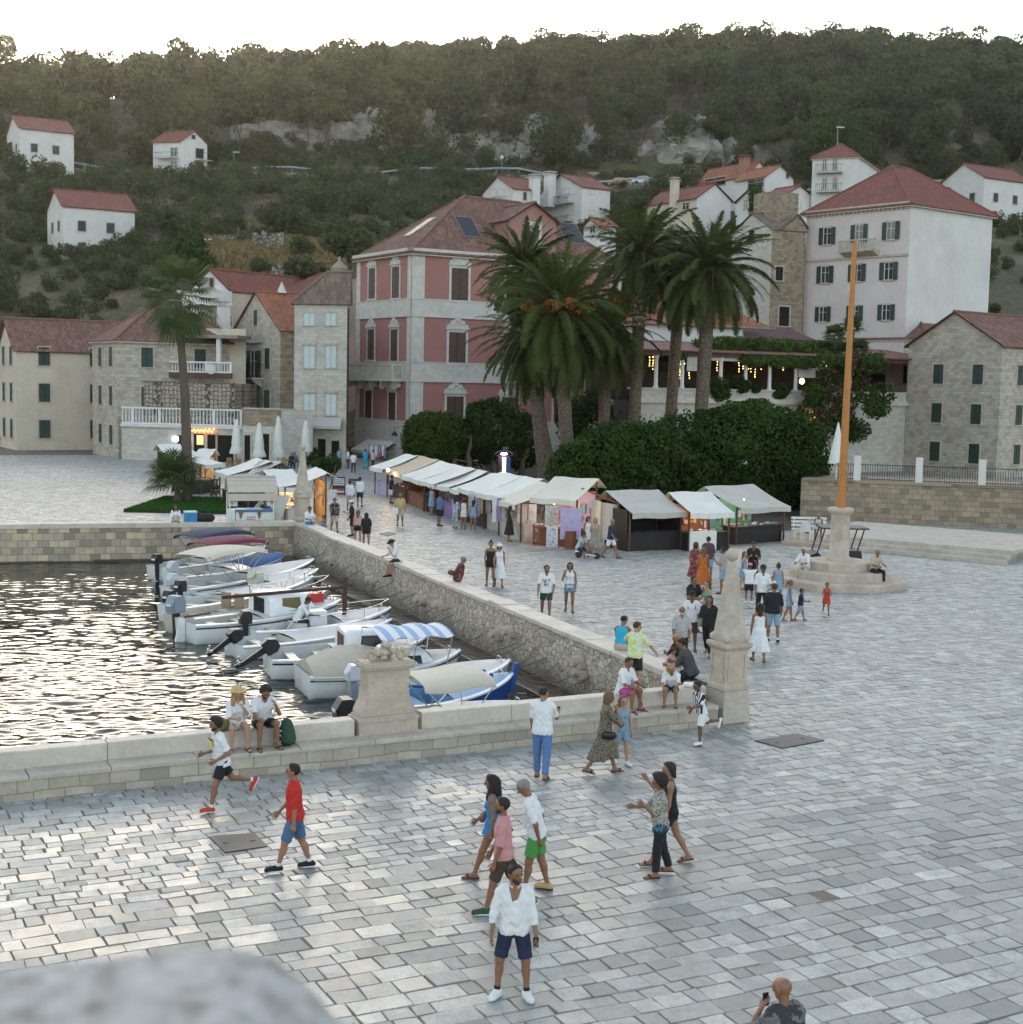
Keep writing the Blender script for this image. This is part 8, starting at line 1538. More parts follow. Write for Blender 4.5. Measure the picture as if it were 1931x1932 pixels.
 for i in (0, 1):
  hip, kn, an, fd, fu, d2 = J['leg%d' % i]; side = np.cross(fu, fd); B.bone(hip, kn, .052*H*(1.04 if female else 1), .034*H, k); B.bone(kn, an, .0325*H, .0195*H, k); m = kn+(an-kn)*.3-np.cross(side, d2)*0-fd*.012*H; B.bone(m, kn+(an-kn)*.42-fd*.008*H, .030*H, .027*H, k)
  B.bone(an+fd*-.018*H-fu*.024*H, an+fd*.085*H-fu*.030*H, .022*H, .016*H, .012*H); B.bone(an, an+fd*.03*H-fu*.015*H, .02*H, .018*H, .012*H)
  for t_ in (-1, 0, 1): B.bone(an+fd*.07*H+side*t_*.014*H-fu*.034*H, an+fd*.105*H+side*t_*.018*H-fu*.037*H, .0125*H, .009*H, .008*H)
  s0, e, wv, dd, sg = J['arm%d' % i]; kk = .012*H; mus = .94 if female else 1.0; B.bone(s0, e, .0285*H*mus, .0215*H*mus, kk); B.bone(e, wv, .0225*H*mus, .0148*H*mus, kk); B.bone(Sh+Y*sg*(shw-.03*H), s0, .034*H, .031*H*mus, .02*H)
 B.bone(Nb-T*.02*H, HP(-.012, 0, -.03), .031*H, .028*H*head_s, .014*H); hs = head_s*H
 B.bone(HP(-.012, 0, .014), HP(.008, 0, .016), .047*hs, .045*hs, .012*hs); B.bone(HP(.018, 0, -.005), HP(.027, 0, -.045), .036*hs, .019*hs, .014*hs); B.bone(HP(.0, .018, -.02), HP(.02, .012, -.04), .02*hs, .014*hs, .012*hs); B.bone(HP(.0, -.018, -.02), HP(.02, -.012, -.04), .02*hs, .014*hs, .012*hs)
 B.bone(HP(.05, 0, .004), HP(.060, 0, -.016), .0065*hs, .0095*hs, .006*hs)
 for sg in (1, -1): B.bone(HP(-.004, sg*.046, .008), HP(-.008, sg*.049, -.012), .0095*hs, .007*hs, .006*hs); B.bone(HP(.058, sg*.019, .002), HP(.056, sg*.022, .0), .0095*hs, None, .006, sub=True)
 ex = []; hk = 'n' if vx < .014 else 'f'
 for i in (0, 1):
  s0, e, wv, dd, sg = J['arm%d' % i]; cu = hands[i]; key = (hk, cu)
  if key not in HANDS: HANDS[key] = hand_mesh(.0055 if hk == 'n' else .0085, cu)
  V, Fq = HANDS[key]; fx = dd; am = ps['arms'][i]; pr = am[4] if len(am) > 4 else 0
  n0 = np.array([0, -sg, 0.0]); n0 = unit(n0-fx*np.dot(n0, fx)); w0 = np.cross(fx, n0); a_ = R(pr)*sg; pn = n0*math.cos(a_)+w0*math.sin(a_); ty = np.cross(pn, fx)*-1
  ty = np.cross(-pn, fx)
  if np.dot(ty, X*.9+Z3*.5) < 0 and pr == 0: flip = -1
  else: flip = 1
  sc = H/1.75*(.96 if female else 1.02)*(1.0 if not child else 1.0); ty = ty*flip; M_ = np.stack([fx, ty, -pn], 1); V2 = wv+(V*sc)@M_.T-fx*.006
  if np.linalg.det(M_) < 0: Fq = Fq[:, ::-1]
  ex.append((V2.astype(np.float32), Fq)); J['hand%d' % i] = wv+fx*.085*sc+pn*.02
 body = put('body', B, sk, root, ex)
 # ---- face
 if vx < .022:
  def hb(mb, x, y, z, r, sc):
   b = len(mb.v); mb.ball((0, 0, 0), r*hs, 6, 0, sc)
   for i in range(b, len(mb.v)): v = mb.v[i]; mb.v[i] = tuple(HP(x, y, z)+hx*v[0]+hyv*v[1]+Hu*v[2]+O)
  mb = MB(); [hb(mb, .0505, sg*.0195, .002, .0055, (.7, 1.5, .8)) for sg in (1, -1)]; mb.build('eyes', [mat('eye', (.012, .009, .008), .3, .1, 1, 0)], body, None, True)
  mb = MB(); [hb(mb, .0535, sg*.0195, .0135, .0042, (.7, 3.0, .6)) for sg in (1, -1)]; mb.build('eyebrows', [hairm('dark' if hair[1] not in ('blond', 'grey', 'white') else 'ltbrown')], body, None, True)
  mb = MB(); hb(mb, .0475, 0, -.034, .004, (1, 3.2, .9)); mb.build('mouth', [mat('lips', (.26, .09, .07), .5, .1, 1, 0)], body, None, True)
 # ---- hair and hats
 st, hcx = hair[0], hair[1]
 def hat_sdf(): return Sdf(HP(0, 0, 0)-.34*H*.75, HP(0, 0, 0)+.26*H*.75, min(vx, .016))
 if st not in ('bald',):
  Hs = Sdf(np.minimum(HP(0, 0, 0)-.12*H-(.2*H if st in ('long', 'pony', 'wavy') else .0), HP(0, 0, 0)-.13*H), HP(0, 0, 0)+.16*H, min(vx, .016)); g_r = {'short': .0535, 'buzz': .0505, 'curly': .066, 'afro': .078, 'bob': .058, 'long': .0565, 'wavy': .058, 'bun': .0545, 'pony': .054, 'topknot': .054}[st if st in ('short', 'buzz', 'curly', 'afro', 'bob', 'long', 'wavy', 'bun', 'pony', 'topknot') else 'short']
  Hs.bone(HP(-.014, 0, .017), HP(.004, 0, .021), g_r*hs, g_r*.97*hs, .01)
  if st in ('bob', 'long', 'wavy'): Hs.bone(HP(-.02, .02, -.0), HP(-.03, .028, -.055), .042*hs, .03*hs, .02); Hs.bone(HP(-.02, -.02, 0), HP(-.03, -.028, -.055), .042*hs, .03*hs, .02)
  Hs.cut(HP(.024, 0, .030) if st != 'afro' else HP(.03, 0, .03), unit(hx*.86-Hu*.5)); Hs.cut(HP(0, 0, -.035 if st in ('short', 'buzz', 'topknot', 'bun', 'pony') else -.075), -Hu)
  Hs.bone(HP(.05, 0, .0), HP(.04, 0, -.05), .038*hs, .038*hs, .005, sub=True)
  if st == 'long': Hs.bone(HP(-.035, 0, .0), HP(-.062, 0, -.12), .042*hs, .034*hs, .02, (Fw, 1.5));
  if st == 'wavy':
   for sg in (1, -1): Hs.bone(HP(-.02, sg*.035, -.01), HP(.02, sg*.062, -.125), .034*hs, .026*hs, .02)
   Hs.bone(HP(-.04, 0, 0), HP(-.05, 0, -.13), .05*hs, .04*hs, .02)
  if st == 'pony': Hs.bone(HP(-.065, 0, .02), HP(-.085, 0, -.075), .022*hs, .014*hs, .012)
  if st == 'bun': Hs.bone(HP(-.045, 0, .072), HP(-.047, 0, .076), .026*hs, None, .01)
  if st == 'topknot': Hs.bone(HP(-.02, 0, .07), HP(-.03, 0, .09), .022*hs, .014*hs, .012)
  if st in ('curly', 'afro', 'wavy'): Hs.noise(.007*H/1.7, 95, len(label))
  put('hair', Hs, hairm(hcx), body)
 if len(hair) > 3:
  kind, hc_ = hair[2], hair[3]; A = hat_sdf(); A.bone(HP(-.012, 0, .026), HP(.002, 0, .028), .0585*hs, .057*hs, .01); A.cut(HP(0, 0, .022), -unit(Hu+hx*.06))
  if kind == 'cap': A.bone(HP(.045, 0, .03), HP(.085, 0, .022), .034*hs, .028*hs, .008, (Hu, 5))
  if kind == 'capback': A.bone(HP(-.05, 0, .03), HP(-.09, 0, .018), .034*hs, .026*hs, .008, (Hu, 5))
  if kind in ('brim', 'bucket'): A.bone(HP(-.006, 0, .026), HP(-.004, 0, .026), (.105 if kind == 'brim' else .085)*hs, None, .006, (Hu, 7 if kind == 'brim' else 4.5))
  put('hat', A, hc_ if not isinstance(hc_, str) else cloth(hc_), body)
 if 'beard' in hair:
  Bd = Sdf(HP(0, 0, 0)-.1*H, HP(0, 0, 0)+.09*H, min(vx, .012)); Bd.bone(HP(.018, .016, -.034), HP(.028, 0, -.049), .0235*hs, .0205*hs, .008); Bd.bone(HP(.018, -.016, -.034), HP(.028, 0, -.049), .0235*hs, .0205*hs, .008); Bd.cut(HP(0, 0, -.032), unit(Hu-hx*.3)); Bd.cut(HP(-.005, 0, 0), -hx); put('beard', Bd, hairm('brown' if hcx == 'dark' else hcx), body)
 # ---- clothes
 mt = lambda c: c if not isinstance(c, str) else cloth(c)
 sd = float(len(label)%7)
 def legs_part(s, o, f0, f1, wide=0.0):
  for i in (0, 1):
   hip, kn, an, fd, fu, d2 = J['leg%d' % i]
   if f1 <= 1: s.bone(hip+(hip-kn)*.06, hip+(kn-hip)*f1, .053*H+o, (.053-.017*f1)*H+o+wide, k, None, False, True)
   else: s.bone(hip, kn, .053*H+o, .037*H+o, k); s.bone(kn, kn+(an-kn)*(f1-1), .036*H+o, (.036-.010*(f1-1))*H+o+wide, k, None, False, True)
 if bottom and bottom[0] in ('shorts', 'trousers', 'cropped', 'hotpants'):
  Q = Sdf(lo, hi, vx); o = .011 if bottom[0] != 'trousers' else .012; kk = k
  Q.bone(Pc+Y*.042*H*wd+T*.02*H, Pc-Y*.042*H*wd+T*.02*H, .060*H+o, None, k); Q.bone(Pc+Y*.035*H-Fw*.02*H-Z3*.012*H, Pc-Y*.035*H-Fw*.02*H-Z3*.012*H, .054*H+o, None, k)
  for sg in (1, -1): Q.bone(Pc+Y*sg*.03*H, Pc+Y*sg*.03*H+T*.06*H, .056*H+o, .055*H+o, k, None, False, True)
  legs_part(Q, o, 0, {'shorts': bottom[2] if len(bottom) > 2 else .86, 'hotpants': .4, 'trousers': 1.93, 'cropped': 1.7}[bottom[0]], .014 if bottom[0] == 'shorts' else .006); Q.noise(.0035, 26, sd); put(bottom[0] if bottom[0] != 'hotpants' else 'shorts', Q, mt(bottom[1]))
 if top and top[0] != 'none':
  kind = top[0]; Q = Sdf(lo, hi, vx); o = .019 if kind not in ('tank', 'dress', 'strapdress', 'romper') else .008
  torso(Q, o, k, True, True, 1.06)
  if kind in ('tee', 'polo', 'shirt', 'rolled', 'teedress'):
   for i in (0, 1):
    s0, e, wv, dd, sg = J['arm%d' % i]; Q.bone(Sh+Y*sg*(shw-.03*H), s0, .034*H+o*.7, .031*H+o*.7, .02*H)
    if kind in ('shirt', 'rolled'): Q.bone(s0, e, .029*H+o*.8, .025*H+o*.8, .014*H); Q.bone(e, e+(wv-e)*(.88 if kind == 'shirt' else .45), .025*H+o*.8, .022*H+o*.8, .014*H, None, False, True)
    else: Q.bone(s0, s0+(e-s0)*(top[2] if len(top) > 2 else .72), .030*H+o*.7, .028*H+o*.8, .014*H, None, False, True)
  if kind not in ('dress', 'strapdress', 'teedress', 'romper'):
   hm = Pc-T*(.045 if kind != 'tank' else .03)*H
   for sg in (1, -1): Q.bone(Pc+Y*sg*.036*H+T*.06*H, hm+Y*sg*.042*H, .058*H+o, .060*H+o, k, None, False, True)
   Q.cut(hm, -T)
  elif kind == 'romper': legs_part(Q, .012, 0, .42, .012)
  else:
   Ls = top[2] if len(top) > 2 else .5; kn = (J['leg0'][1]+J['leg1'][1])/2; an = (J['leg0'][2]+J['leg1'][2])/2; md = Pc+(kn-Pc)*min(1, Ls); sp = np.linalg.norm((J['leg0'][1]-J['leg1'][1])[:2]);
   if sit is None:
    dx = unit(np.array([J['leg0'][1][0]-J['leg1'][1][0], (J['leg0'][1][1]-J['leg1'][1][1]), 0]))
    e0 = Pc+(kn-Pc)*Ls if Ls <= 1 else kn+(an-kn)*(Ls-1); e0 = np.array([e0[0]*.7, e0[1], e0[2]]); w_ = .07*H+.04*H*Ls
    for sg in (1, -1): Q.bone(Pc+Y*sg*.03*H, e0+dx*sg*sp*.36*min(1.3, Ls), .066*H+.01, w_, .03*H, None, False, False)
    Q.cut(e0, -Z3)
   else: legs_part(Q, .02, 0, .9, .02)
  Q.cut(Nb+T*.03*H, T)
  if kind in ('tank', 'dress', 'strapdress', 'romper'):
   for sg in (1, -1): Q.bone(Sh+Y*sg*(shw+.012*H)-T*.03*H, Sh+Y*sg*(shw+.02*H)+T*.08*H, .036*H, .045*H, .01, sub=True)
  if kind in ('strapdress', 'romper'): Q.bone(Sh+Y*.2*H+T*.03*H, Sh-Y*.2*H+T*.03*H, .07*H, None, .01, sub=True)
  else: Q.bone(Nb+Fw*.04*H+T*.01*H, Nb+Fw*.055*H-T*(.03 if kind != 'rolled' else .13)*H, (.036 if kind != 'rolled' else .05)*H, .018*H if kind != 'rolled' else .003*H, .01, sub=True)
  if kind in ('dress', 'strapdress', 'teedress') and sit is None:
   Xg, Yg = Q.ax[0][:, None, None], Q.ax[1][None, :, None]; zz_ = np.clip((Pc[2]-Q.ax[2])/(.4*H), 0, 1)[None, None, :]; Q.v += (.012*zz_*np.sin(np.arctan2(Yg, Xg)*11)).astype(np.float32)
  Q.noise(.006 if kind != 'tank' else .003, 24, sd); nm = {'tee': 'tee_shirt', 'polo': 'polo_shirt', 'shirt': 'shirt', 'rolled': 'shirt', 'tank': 'tank_top', 'dress': 'dress', 'strapdress': 'dress', 'teedress': 'dress', 'romper': 'romper'}[kind]; tp = put(nm, Q, mt(top[1]))
  if kind in ('polo', 'rolled', 'shirt') and vx < .03:
   c = Sdf(Nb-.1*H, Nb+.1*H, min(vx, .014)); c.bone(Nb-T*.004*H-Fw*.005*H, Nb+T*.022*H-Fw*.002*H, .042*H, .039*H, .01, None, True, True); c.bone(Nb-T*.05*H, Nb+T*.08*H, .033*H, .031*H, .005, sub=True); c.bone(Nb+Fw*.05*H-T*.03*H, Nb+Fw*.05*H+T*.06*H, .022*H, None, .005, sub=True); put('collar', c, mt(top[1]), tp)
 # ---- shoes
 for i in (0, 1):
  hip, kn, an, fd, fu, d2 = J['leg%d' % i]; side = np.cross(fu, fd); a = np.minimum(an, an+fd*.12*H)-.09*H; b = np.maximum(an, an+fd*.12*H)+.07*H
  if shoes[0] == 'sneaker':
   Q = Sdf(a, b, min(vx, .014)); Q.bone(an-fd*.02*H-fu*.022*H, an+fd*.095*H-fu*.030*H, .030*H, .0285*H, .012*H); Q.bone(an-fu*.004*H, an+fd*.05*H-fu*.018*H, .027*H, .022*H, .012*H); Q.cut(an+fu*.012*H, fu); Q.cut(an-fu*.046*H, -fu); s_ = put('shoe', Q, mt(shoes[1]))
   Q = Sdf(a, b, min(vx, .013)); Q.bone(an-fd*.02*H-fu*.038*H, an+fd*.09*H-fu*.038*H, .031*H, .028*H, .01); Q.cut(an-fu*.033*H, fu); Q.cut(an-fu*.047*H, -fu); put('sole', Q, mt(shoes[2] if len(shoes) > 2 else 'white'), s_)
   if len(shoes) > 3: Q = Sdf(a, b+.05, min(vx, .014)); Q.bone(an+(kn-an)*.01, an+(kn-an)*.16, .0235*H, .026*H, .01, None, False, True); put('sock', Q, mt(shoes[3]))
  elif shoes[0] == 'sandal':
   Q = Sdf(a, b, min(vx, .013)); Q.bone(an-fd*.022*H-fu*.042*H, an+fd*.098*H-fu*.042*H, .028*H, .028*H, .01); Q.cut(an-fu*.036*H, fu); Q.cut(an-fu*.047*H, -fu); s_ = put('sandal', Q, mt(shoes[1]))
   Q = Sdf(a, b, min(vx, .012)); Q.bone(an+fd*.055*H-fu*.026*H, an+fd*.075*H-fu*.03*H, .0265*H, .025*H, .006, None, True, True); Q.cut(an-fu*.046*H, -fu); put('strap', Q, mt(shoes[1]), s_)
 c, s_ = math.cos(R(yaw)), math.sin(R(yaw)); J['W'] = lambda p: at+np.array([p[0]*c-p[1]*s_, p[0]*s_+p[1]*c, p[2]])+O
 J.update(T=T, Fw=Fw, Y=Y, Pc=Pc, Sh=Sh, Cp=Cp, hc=hc, HP=HP, H=H, yaw=R(yaw), root=root, shw=shw, Nb=Nb); return J
def blob(name, label, cat, J, parts, m, group=None, h=.014):
 """soft carried thing near a person's joints (local frame)"""
 pts = np.array([p for a in parts for p in (a[0], a[1])]); r = max(max(a[2], a[3]) for a in parts)+.05; s = Sdf(pts.min(0)-r, pts.max(0)+r, h)
 for a in parts: s.bone(*a[:4], .015, *(a[4:] or []))
 V, Fq = s.mesh(); c = V.mean(0); W = J['W']; ww = np.array([W(v) for v in (V[0]*0, V[0]*0+[1, 0, 0], V[0]*0+[0, 1, 0], V[0]*0+[0, 0, 1])]); M_ = (ww[1:]-ww[0]); V2 = V@M_+ww[0]
 o = np_mesh(name, V2, Fq, [m if not isinstance(m, str) else cloth(m)], None, True); return prop(o, label, cat, group)
def backpack(J, label, m, s=1.0):
 a = J['Cp']-J['Fw']*.105*J['H']; H = J['H']; T, Y, F_ = J['T'], J['Y'], J['Fw']; P_ = [(a+T*.07*H, a-T*.09*H, .06*H*s, .07*H*s, (F_, 1.3))]
 for sg in (1, -1): P_ += [(J['Sh']+Y*sg*.06*H-F_*.06*H, J['Sh']+Y*sg*.062*H+T*.03*H+F_*.02*H, .014, .014), (J['Sh']+Y*sg*.062*H+T*.03*H+F_*.02*H, J['Cp']+Y*sg*.06*H+F_*.078*H, .014, .013), (J['Cp']+Y*sg*.06*H+F_*.078*H, J['Cp']+Y*sg*.085*H-F_*.02*H-T*.05*H, .012, .012)]
 return blob('backpack', label, 'backpack', J, P_, m)
def shoulderbag(J, label, m, sg=-1, z=-.02, s=1.0, name='handbag', fwd=.02):
 H = J['H']; T, Y, F_ = J['T'], J['Y'], J['Fw']; c = J['Pc']+T*z*H+Y*sg*.125*H+F_*fwd*H; P_ = [(c+F_*.045*H*s, c-F_*.045*H*s, .038*H*s, .038*H*s, (Y, 1.9)), (c-T*.01*H+F_*.04*H*s, c-T*.01*H-F_*.04*H*s, .038*H*s, .038*H*s, (Y, 1.9))]
 o = J['Sh']-Y*sg*.045*H+T*.028*H; P_ += [(c+F_*.02*H, J['Cp']+F_*.082*H+Y*sg*.02*H, .008, .008), (J['Cp']+F_*.082*H+Y*sg*.02*H, o, .008, .008), (o, J['Cp']-F_*.078*H+Y*sg*.02*H, .008, .008), (J['Cp']-F_*.078*H+Y*sg*.02*H, c-F_*.02*H, .008, .008)]
 return blob(name, label, 'bag', J, P_, m)
def held(J, i, name, label, cat, m, size=(.075, .15, .01), tilt=0):
 p = J['W'](J['hand%d' % i]); mb = MB(); a = J['yaw']; u = np.array([math.cos(a), math.sin(a), 0]); v = np.array([-u[1], u[0], 0]); w_ = unit(Z3*math.cos(tilt)+u*math.sin(tilt)); n_ = np.cross(v, w_)
 mb.par(p-v*size[0]/2-w_*size[1]*.35-n_*size[2]/2, v*size[0], n_*size[2], w_*size[1]); return prop(mb.build(name, [m]), label, cat)
M_phone = mat('black phone', (.015, .015, .017), .25, .1, 1, 0)
# ---------------------------------------------------------------- people in the near foreground
def grd(x, y): return P(x, y, .004)
G1 = grd
J = person('man in an open white shirt and navy shorts standing nearest the camera', grd(968, 1880), 1.72, 268, pose(((3, 9, 2, 0, 22), (2, 12, 2, 0, 24)), ((6, 10, 16, -6), (4, 16, 12, 4)), -1, (38, -2)), 'tan', ('topknot', 'dark', 'none', 'white')[:2]+('beard',), ('rolled', 'white'), ('shorts', 'navy', .9), ('sneaker', 'white', 'white', 'black'), hands=(45, 30), belly=.05)
held(J, 0, 'phone', 'black phone in the hand of the man in the open white shirt', 'phone', M_phone, (.07, .14, .01), .2)
J = person('boy with glasses in a loose red shirt and denim shorts walking left', grd(556, 1642), 1.74, 186, pose(((20, 2, 4), (-13, 2, 8, 6)), ((-6, 6, 10, 4), (14, 10, 26, 2)), 3, (2, -6)), 'mid', ('short', 'dark'), ('tee', 'red', 1.0), ('shorts', 'denim', .95), ('sneaker', 'black', 'white', 'white'))
mb = MB(); HPj = J['HP']; W = J['W']
for sg in (1, -1): mb.tube([W(HPj(.056, sg*.0195+.014*math.cos(t), .002+.011*math.sin(t))) for t in np.linspace(0, 6.28, 11)], .0022, 4); mb.tube([W(HPj(.055, sg*.034, .004)), W(HPj(.0, sg*.05, .006))], .002, 4)
mb.tube([W(HPj(.057, -.006, .004)), W(HPj(.057, .006, .004))], .002, 4); prop(mb.build('glasses', [M_black]), 'dark framed glasses on the boy in the red shirt', 'glasses')
J = person('runner in a white shirt with a yellow chest patch and red shoes', grd(418, 1527), 1.72, 208, pose(((21, 3, 10, -8), (-34, 3, 44, 62)), ((-26, 10, 92, 6), (-6, 10, 88, 18)), 8, (0, 4)), 'tan', ('curly', 'dark', 'beard')[:2]+('beard',), ('tee', 'white', .8), ('shorts', 'black', .7), ('sneaker', 'oxred', 'white', 'white'))
mb = MB(); W = J['W']; Hh = J['H']; a = J['Cp']+J['Fw']*.092*Hh+J['T']*.045*Hh
for (y0, y1, z0, z1, m_, e) in ((-.062, .062, -.055, .012, mat('yellow print', (.62, .55, .02), .8), .0), (-.062, .062, .013, .034, cloth('navy'), .0), (-.03, .03, -.12, -.10, cloth('bluetee'), -.006)):
 mb = MB(); mb.sheet(lambda u, v: W(a+J['Y']*(y0+(y1-y0)*u)*Hh+J['T']*(z0+(z1-z0)*v)*Hh+J['Fw']*(e-.0-.9*(y0+(y1-y0)*u)**2*Hh*1.2)), 6, 4); o = mb.build('chest_print', [m_], J['root'], None); o.matrix_parent_inverse = Matrix.Rotation(-J['yaw'], 4, 'Z')
def seatpt(u_px, v=.66, z=WT): p = NW(nwu(u_px, 1360, z), v, z); return p
uy = lambda x: nwu(x, 1385, WT)
J = person('woman in a straw hat and white top eating while seated on the near wall', NW(uy(458), .62, WT), 1.68, 296.75-4, pose(((98, 4, 96), (96, 10, 97)), ((30, 8, 128, 34), (34, 6, 62, 26)), 10, (6, 0)), 'fair', ('wavy', 'blond', 'brim', mat('straw hat', (.5, .36, .16), .8, .25, 9, .4, 60)), ('tee', 'white', 1.05), ('hotpants', 'white'), ('sandal', 'brown'), True, sit=1)
J = person('curly haired man in a white shirt eating while seated on the near wall', NW(uy(511), .62, WT), 1.78, 296.75, pose(((98, 12, 97), (97, 8, 96)), ((38, 16, 118, 34), (30, 8, 60, 10)), 20, (0, 26)), 'tan', ('curly', 'dark', 'beard')[:2]+('beard',), ('tee', 'white'), ('shorts', 'black', .8), ('sandal', 'dkbrown'), sit=1)
c = NW(uy(558), .3, .46); s = Sdf(c-.45, c+.6, .016); s.bone(c+np.array([0, 0, .16]), c+np.array([-.03, .03, .42]), .17, .12, .05); s.bone(c+np.array([.06, -.1, .13]), c+np.array([.05, -.09, .25]), .1, .08, .04); s.cut(c, -Z3); s.noise(.008, 20); prop(np_mesh('rucksack', *s.mesh(), [cloth('dkgreen')], None, True), 'dark green rucksack on the ledge beside the seated couple', 'backpack')
c = NW(uy(540), .32, .46); mb = MB(); mb.box(c+Z3*.16, (.2, .12, .32), .3); prop(mb.build('shopping_bag', [pattern('black white bag print', 'blotch', (.02, .02, .02), (.5, .5, .5), 14)]), 'black and white printed bag between the man and the rucksack', 'bag')
c = NW(uy(428), .58, WT); mb = MB(); mb.ball(c+Z3*.12, .16, 9, 0, (1, .8, .8)); prop(mb.build('straw_bag', [mat('olive straw', (.16, .13, .05), .9, .4, 8, .5)]), 'olive straw bag beside the woman in the straw hat', 'bag')
J = person('man in a white tee shirt and blue jeans walking away with a phone', grd(1022, 1468), 1.82, 78, pose(((10, 2, 6), (-10, 2, 14, 8)), ((10, 8, 14, 4), (34, 10, 66, 8)), 2, (-34, 12)), 'mid', ('buzz', 'dark'), ('tee', 'white', .8), ('trousers', 'bluejean'), ('sandal', 'dkbrown'))
held(J, 1, 'phone', 'dark phone held by the man in blue jeans', 'phone', M_phone, (.07, .14, .01), .6)
leop = pattern('leopard dress print', 'spots', (.16, .13, .09), (.018, .015, .013), 30)
J = person('woman in a long leopard print dress talking with a hand at her face', grd(1140, 1460), 1.70, 8, pose(((20, 3, 6), (-20, 3, 18, 14)), ((40, 10, 128, 30), (44, 14, 142, 38)), 4, (12, 4)), 'tan', ('bob', 'ltbrown'), ('teedress', leop, 1.42), None, ('sandal', 'black'), True)
shoulderbag(J, 'black handbag of the woman in the leopard print dress', mat('black leather', (.012, .011, .011), .4), -1, -.02, 1.15)
person('girl in denim dungarees walking half hidden behind the leopard print dress', grd(1172, 1442), 1.42, 290, pose(((10, 2, 6), (-8, 2, 10)), ((6, 8, 14, 4), (8, 10, 18, 4)), 2), 'fair', ('long', 'ltbrown'), ('tank', 'lightdenim'), ('shorts', 'lightdenim', .7), ('sneaker', 'white'), True, child=True)
uz = lambda x: nwu(x, 1310, WT)
J = person('boy in a white tee shirt and magenta shorts seated on the near wall', NW(uz(1176), .55, WT), 1.66, 318, pose(((96, 6, 97), (94, 8, 96)), ((28, 8, 52, 20), (30, 8, 50, 16)), 12, (8, 8)), 'tan', ('buzz', 'brown'), ('tee', 'white', .9), ('shorts', 'magenta', .8), ('sandal', 'black'), sit=1)
c = NW(uz(1206), .3, .46); mb = MB(); mb.lathe(c, [(.035, 0), (.036, .14), (.03, .18), (.013, .22), (.014, .25)], 10); mb.lathe(c, [(.037, .07), (.037, .13)], 10, 1); prop(mb.build('drink_bottle', [mat('dark cola', (.03, .01, .006), .2), cloth('red')]), 'dark drink bottle with a red label on the wall ledge', 'bottle')
tie = pattern('lime splash print', 'blotch', (.58, .6, .58), (.5, .62, .07), 13, (.62, .62, .62))
person('boy in a lime splashed white tee shirt standing on the near wall', NW(uz(1210), .68, WT), 1.60, 62, pose(((2, 4, 3), (-2, 4, 3)), ((58, 34, 8, 0), (28, 34, 14, 0)), 3, (-32, 22)), 'fair', ('short', 'brown'), ('tee', tie, .9), ('shorts', 'black', .86), ('sandal', 'brown'))
person('fair haired child in a white tee shirt crouching at the wall corner', NW(uz(1288), .5, WT), 1.42, 262, pose(((86, 7, 84), (88, 8, 88)), ((46, 6, 40, 14), (40, 8, 36, 8)), 34, (20, 30)), 'mid', ('bob', 'blond'), ('tee', 'white', .9), ('shorts', 'navy', .6), ('sandal', 'dkbrown'), sit=1, child=True)
c = NW(uz(1336), .55, WT); mb = MB(); [mb.ball(c+np.array([q*.1-.05, 0, .07]), .1, 6, 0, (1.2, 1, .7)) for q in (0, 1, 2)]; prop(mb.build('plastic_bag', [M_gel]), 'crumpled white plastic bag at the foot of the near obelisk', 'bag')
jv = pattern('black and white stripes', 'stripe', (.64, .64, .64), (.015, .015, .017), 14)
person('boy in a black and white striped shirt running along the near wall', grd(1322, 1404), 1.40, 205, pose(((14, 3, 14, -4), (-38, 4, 52, 70)), ((26, 12, 62, 10), (-24, 12, 66, 4)), 12, (0, 6)), 'dark', ('short', 'dark'), ('tee', jv, .8), ('shorts', 'white', .9), ('sneaker', 'white', 'black'), child=True)
J = person('woman in a short blue dress with a belt bag at the left of the trio', grd(930, 1655), 1.68, 172, pose(((22, 2, 4), (-18, 2, 20, 20)), ((-8, 8, 16, 4), (20, 10, 26, 6)), 3, (0, 2)), 'tan', ('wavy', 'dark'), ('dress', 'blue', .36), None, ('sandal', 'brown'), True)
blob('belt_bag', 'rainbow belt bag worn at the front of the blue dress', 'bag', J, [(J['Pc']+J['Fw']*.10*1.68+J['Y']*.06+J['T']*.10, J['Pc']+J['Fw']*.10*1.68-J['Y']*.06+J['T']*.12, .055, .055)], pattern('rainbow bag', 'blotch', (.1, .05, .12), (.15, .06, .05), 8, (.03, .12, .1)))
J = person('bearded man in a pink tee shirt and brown shorts in the middle of the trio', grd(948, 1722), 1.76, 176, pose(((18, 2, 4), (-20, 2, 20, 18)), ((4, 8, 14, 2), (12, 8, 16, 2)), 2, (4, -2)), 'tan', ('short', 'dark', 'beard'), ('tee', 'pink', 1.0), ('shorts', 'brown', .9), ('sneaker', 'dkgreen', 'white'))
shoulderbag(J, 'thin dark sling bag of the man in the pink shirt', cloth('black'), -1, .02, .6)
J = person('grey haired man in a white polo and green shorts with hands behind his back', grd(1010, 1682), 1.78, 170, pose(((12, 3, 5), (-8, 3, 8)), ((-26, 12, 16, 22), (-28, 12, 18, 26)), 13, (0, 26)), 'tan', ('buzz', 'grey'), ('polo', 'white', .9), ('shorts', 'green', .8), ('sneaker', 'beige', 'brown'), belly=.055)
person('woman in a black sleeveless top walking behind the patterned blouse', grd(1262, 1630), 1.72, 178, pose(((22, 2, 4), (-18, 2, 12, 12)), ((6, 8, 10, -6), (44, 18, 96, 2)), 2, (14, 4)), 'mid', ('bob', 'dark'), ('tank', 'black'), ('hotpants', 'black'), ('sandal', 'brown'), True)
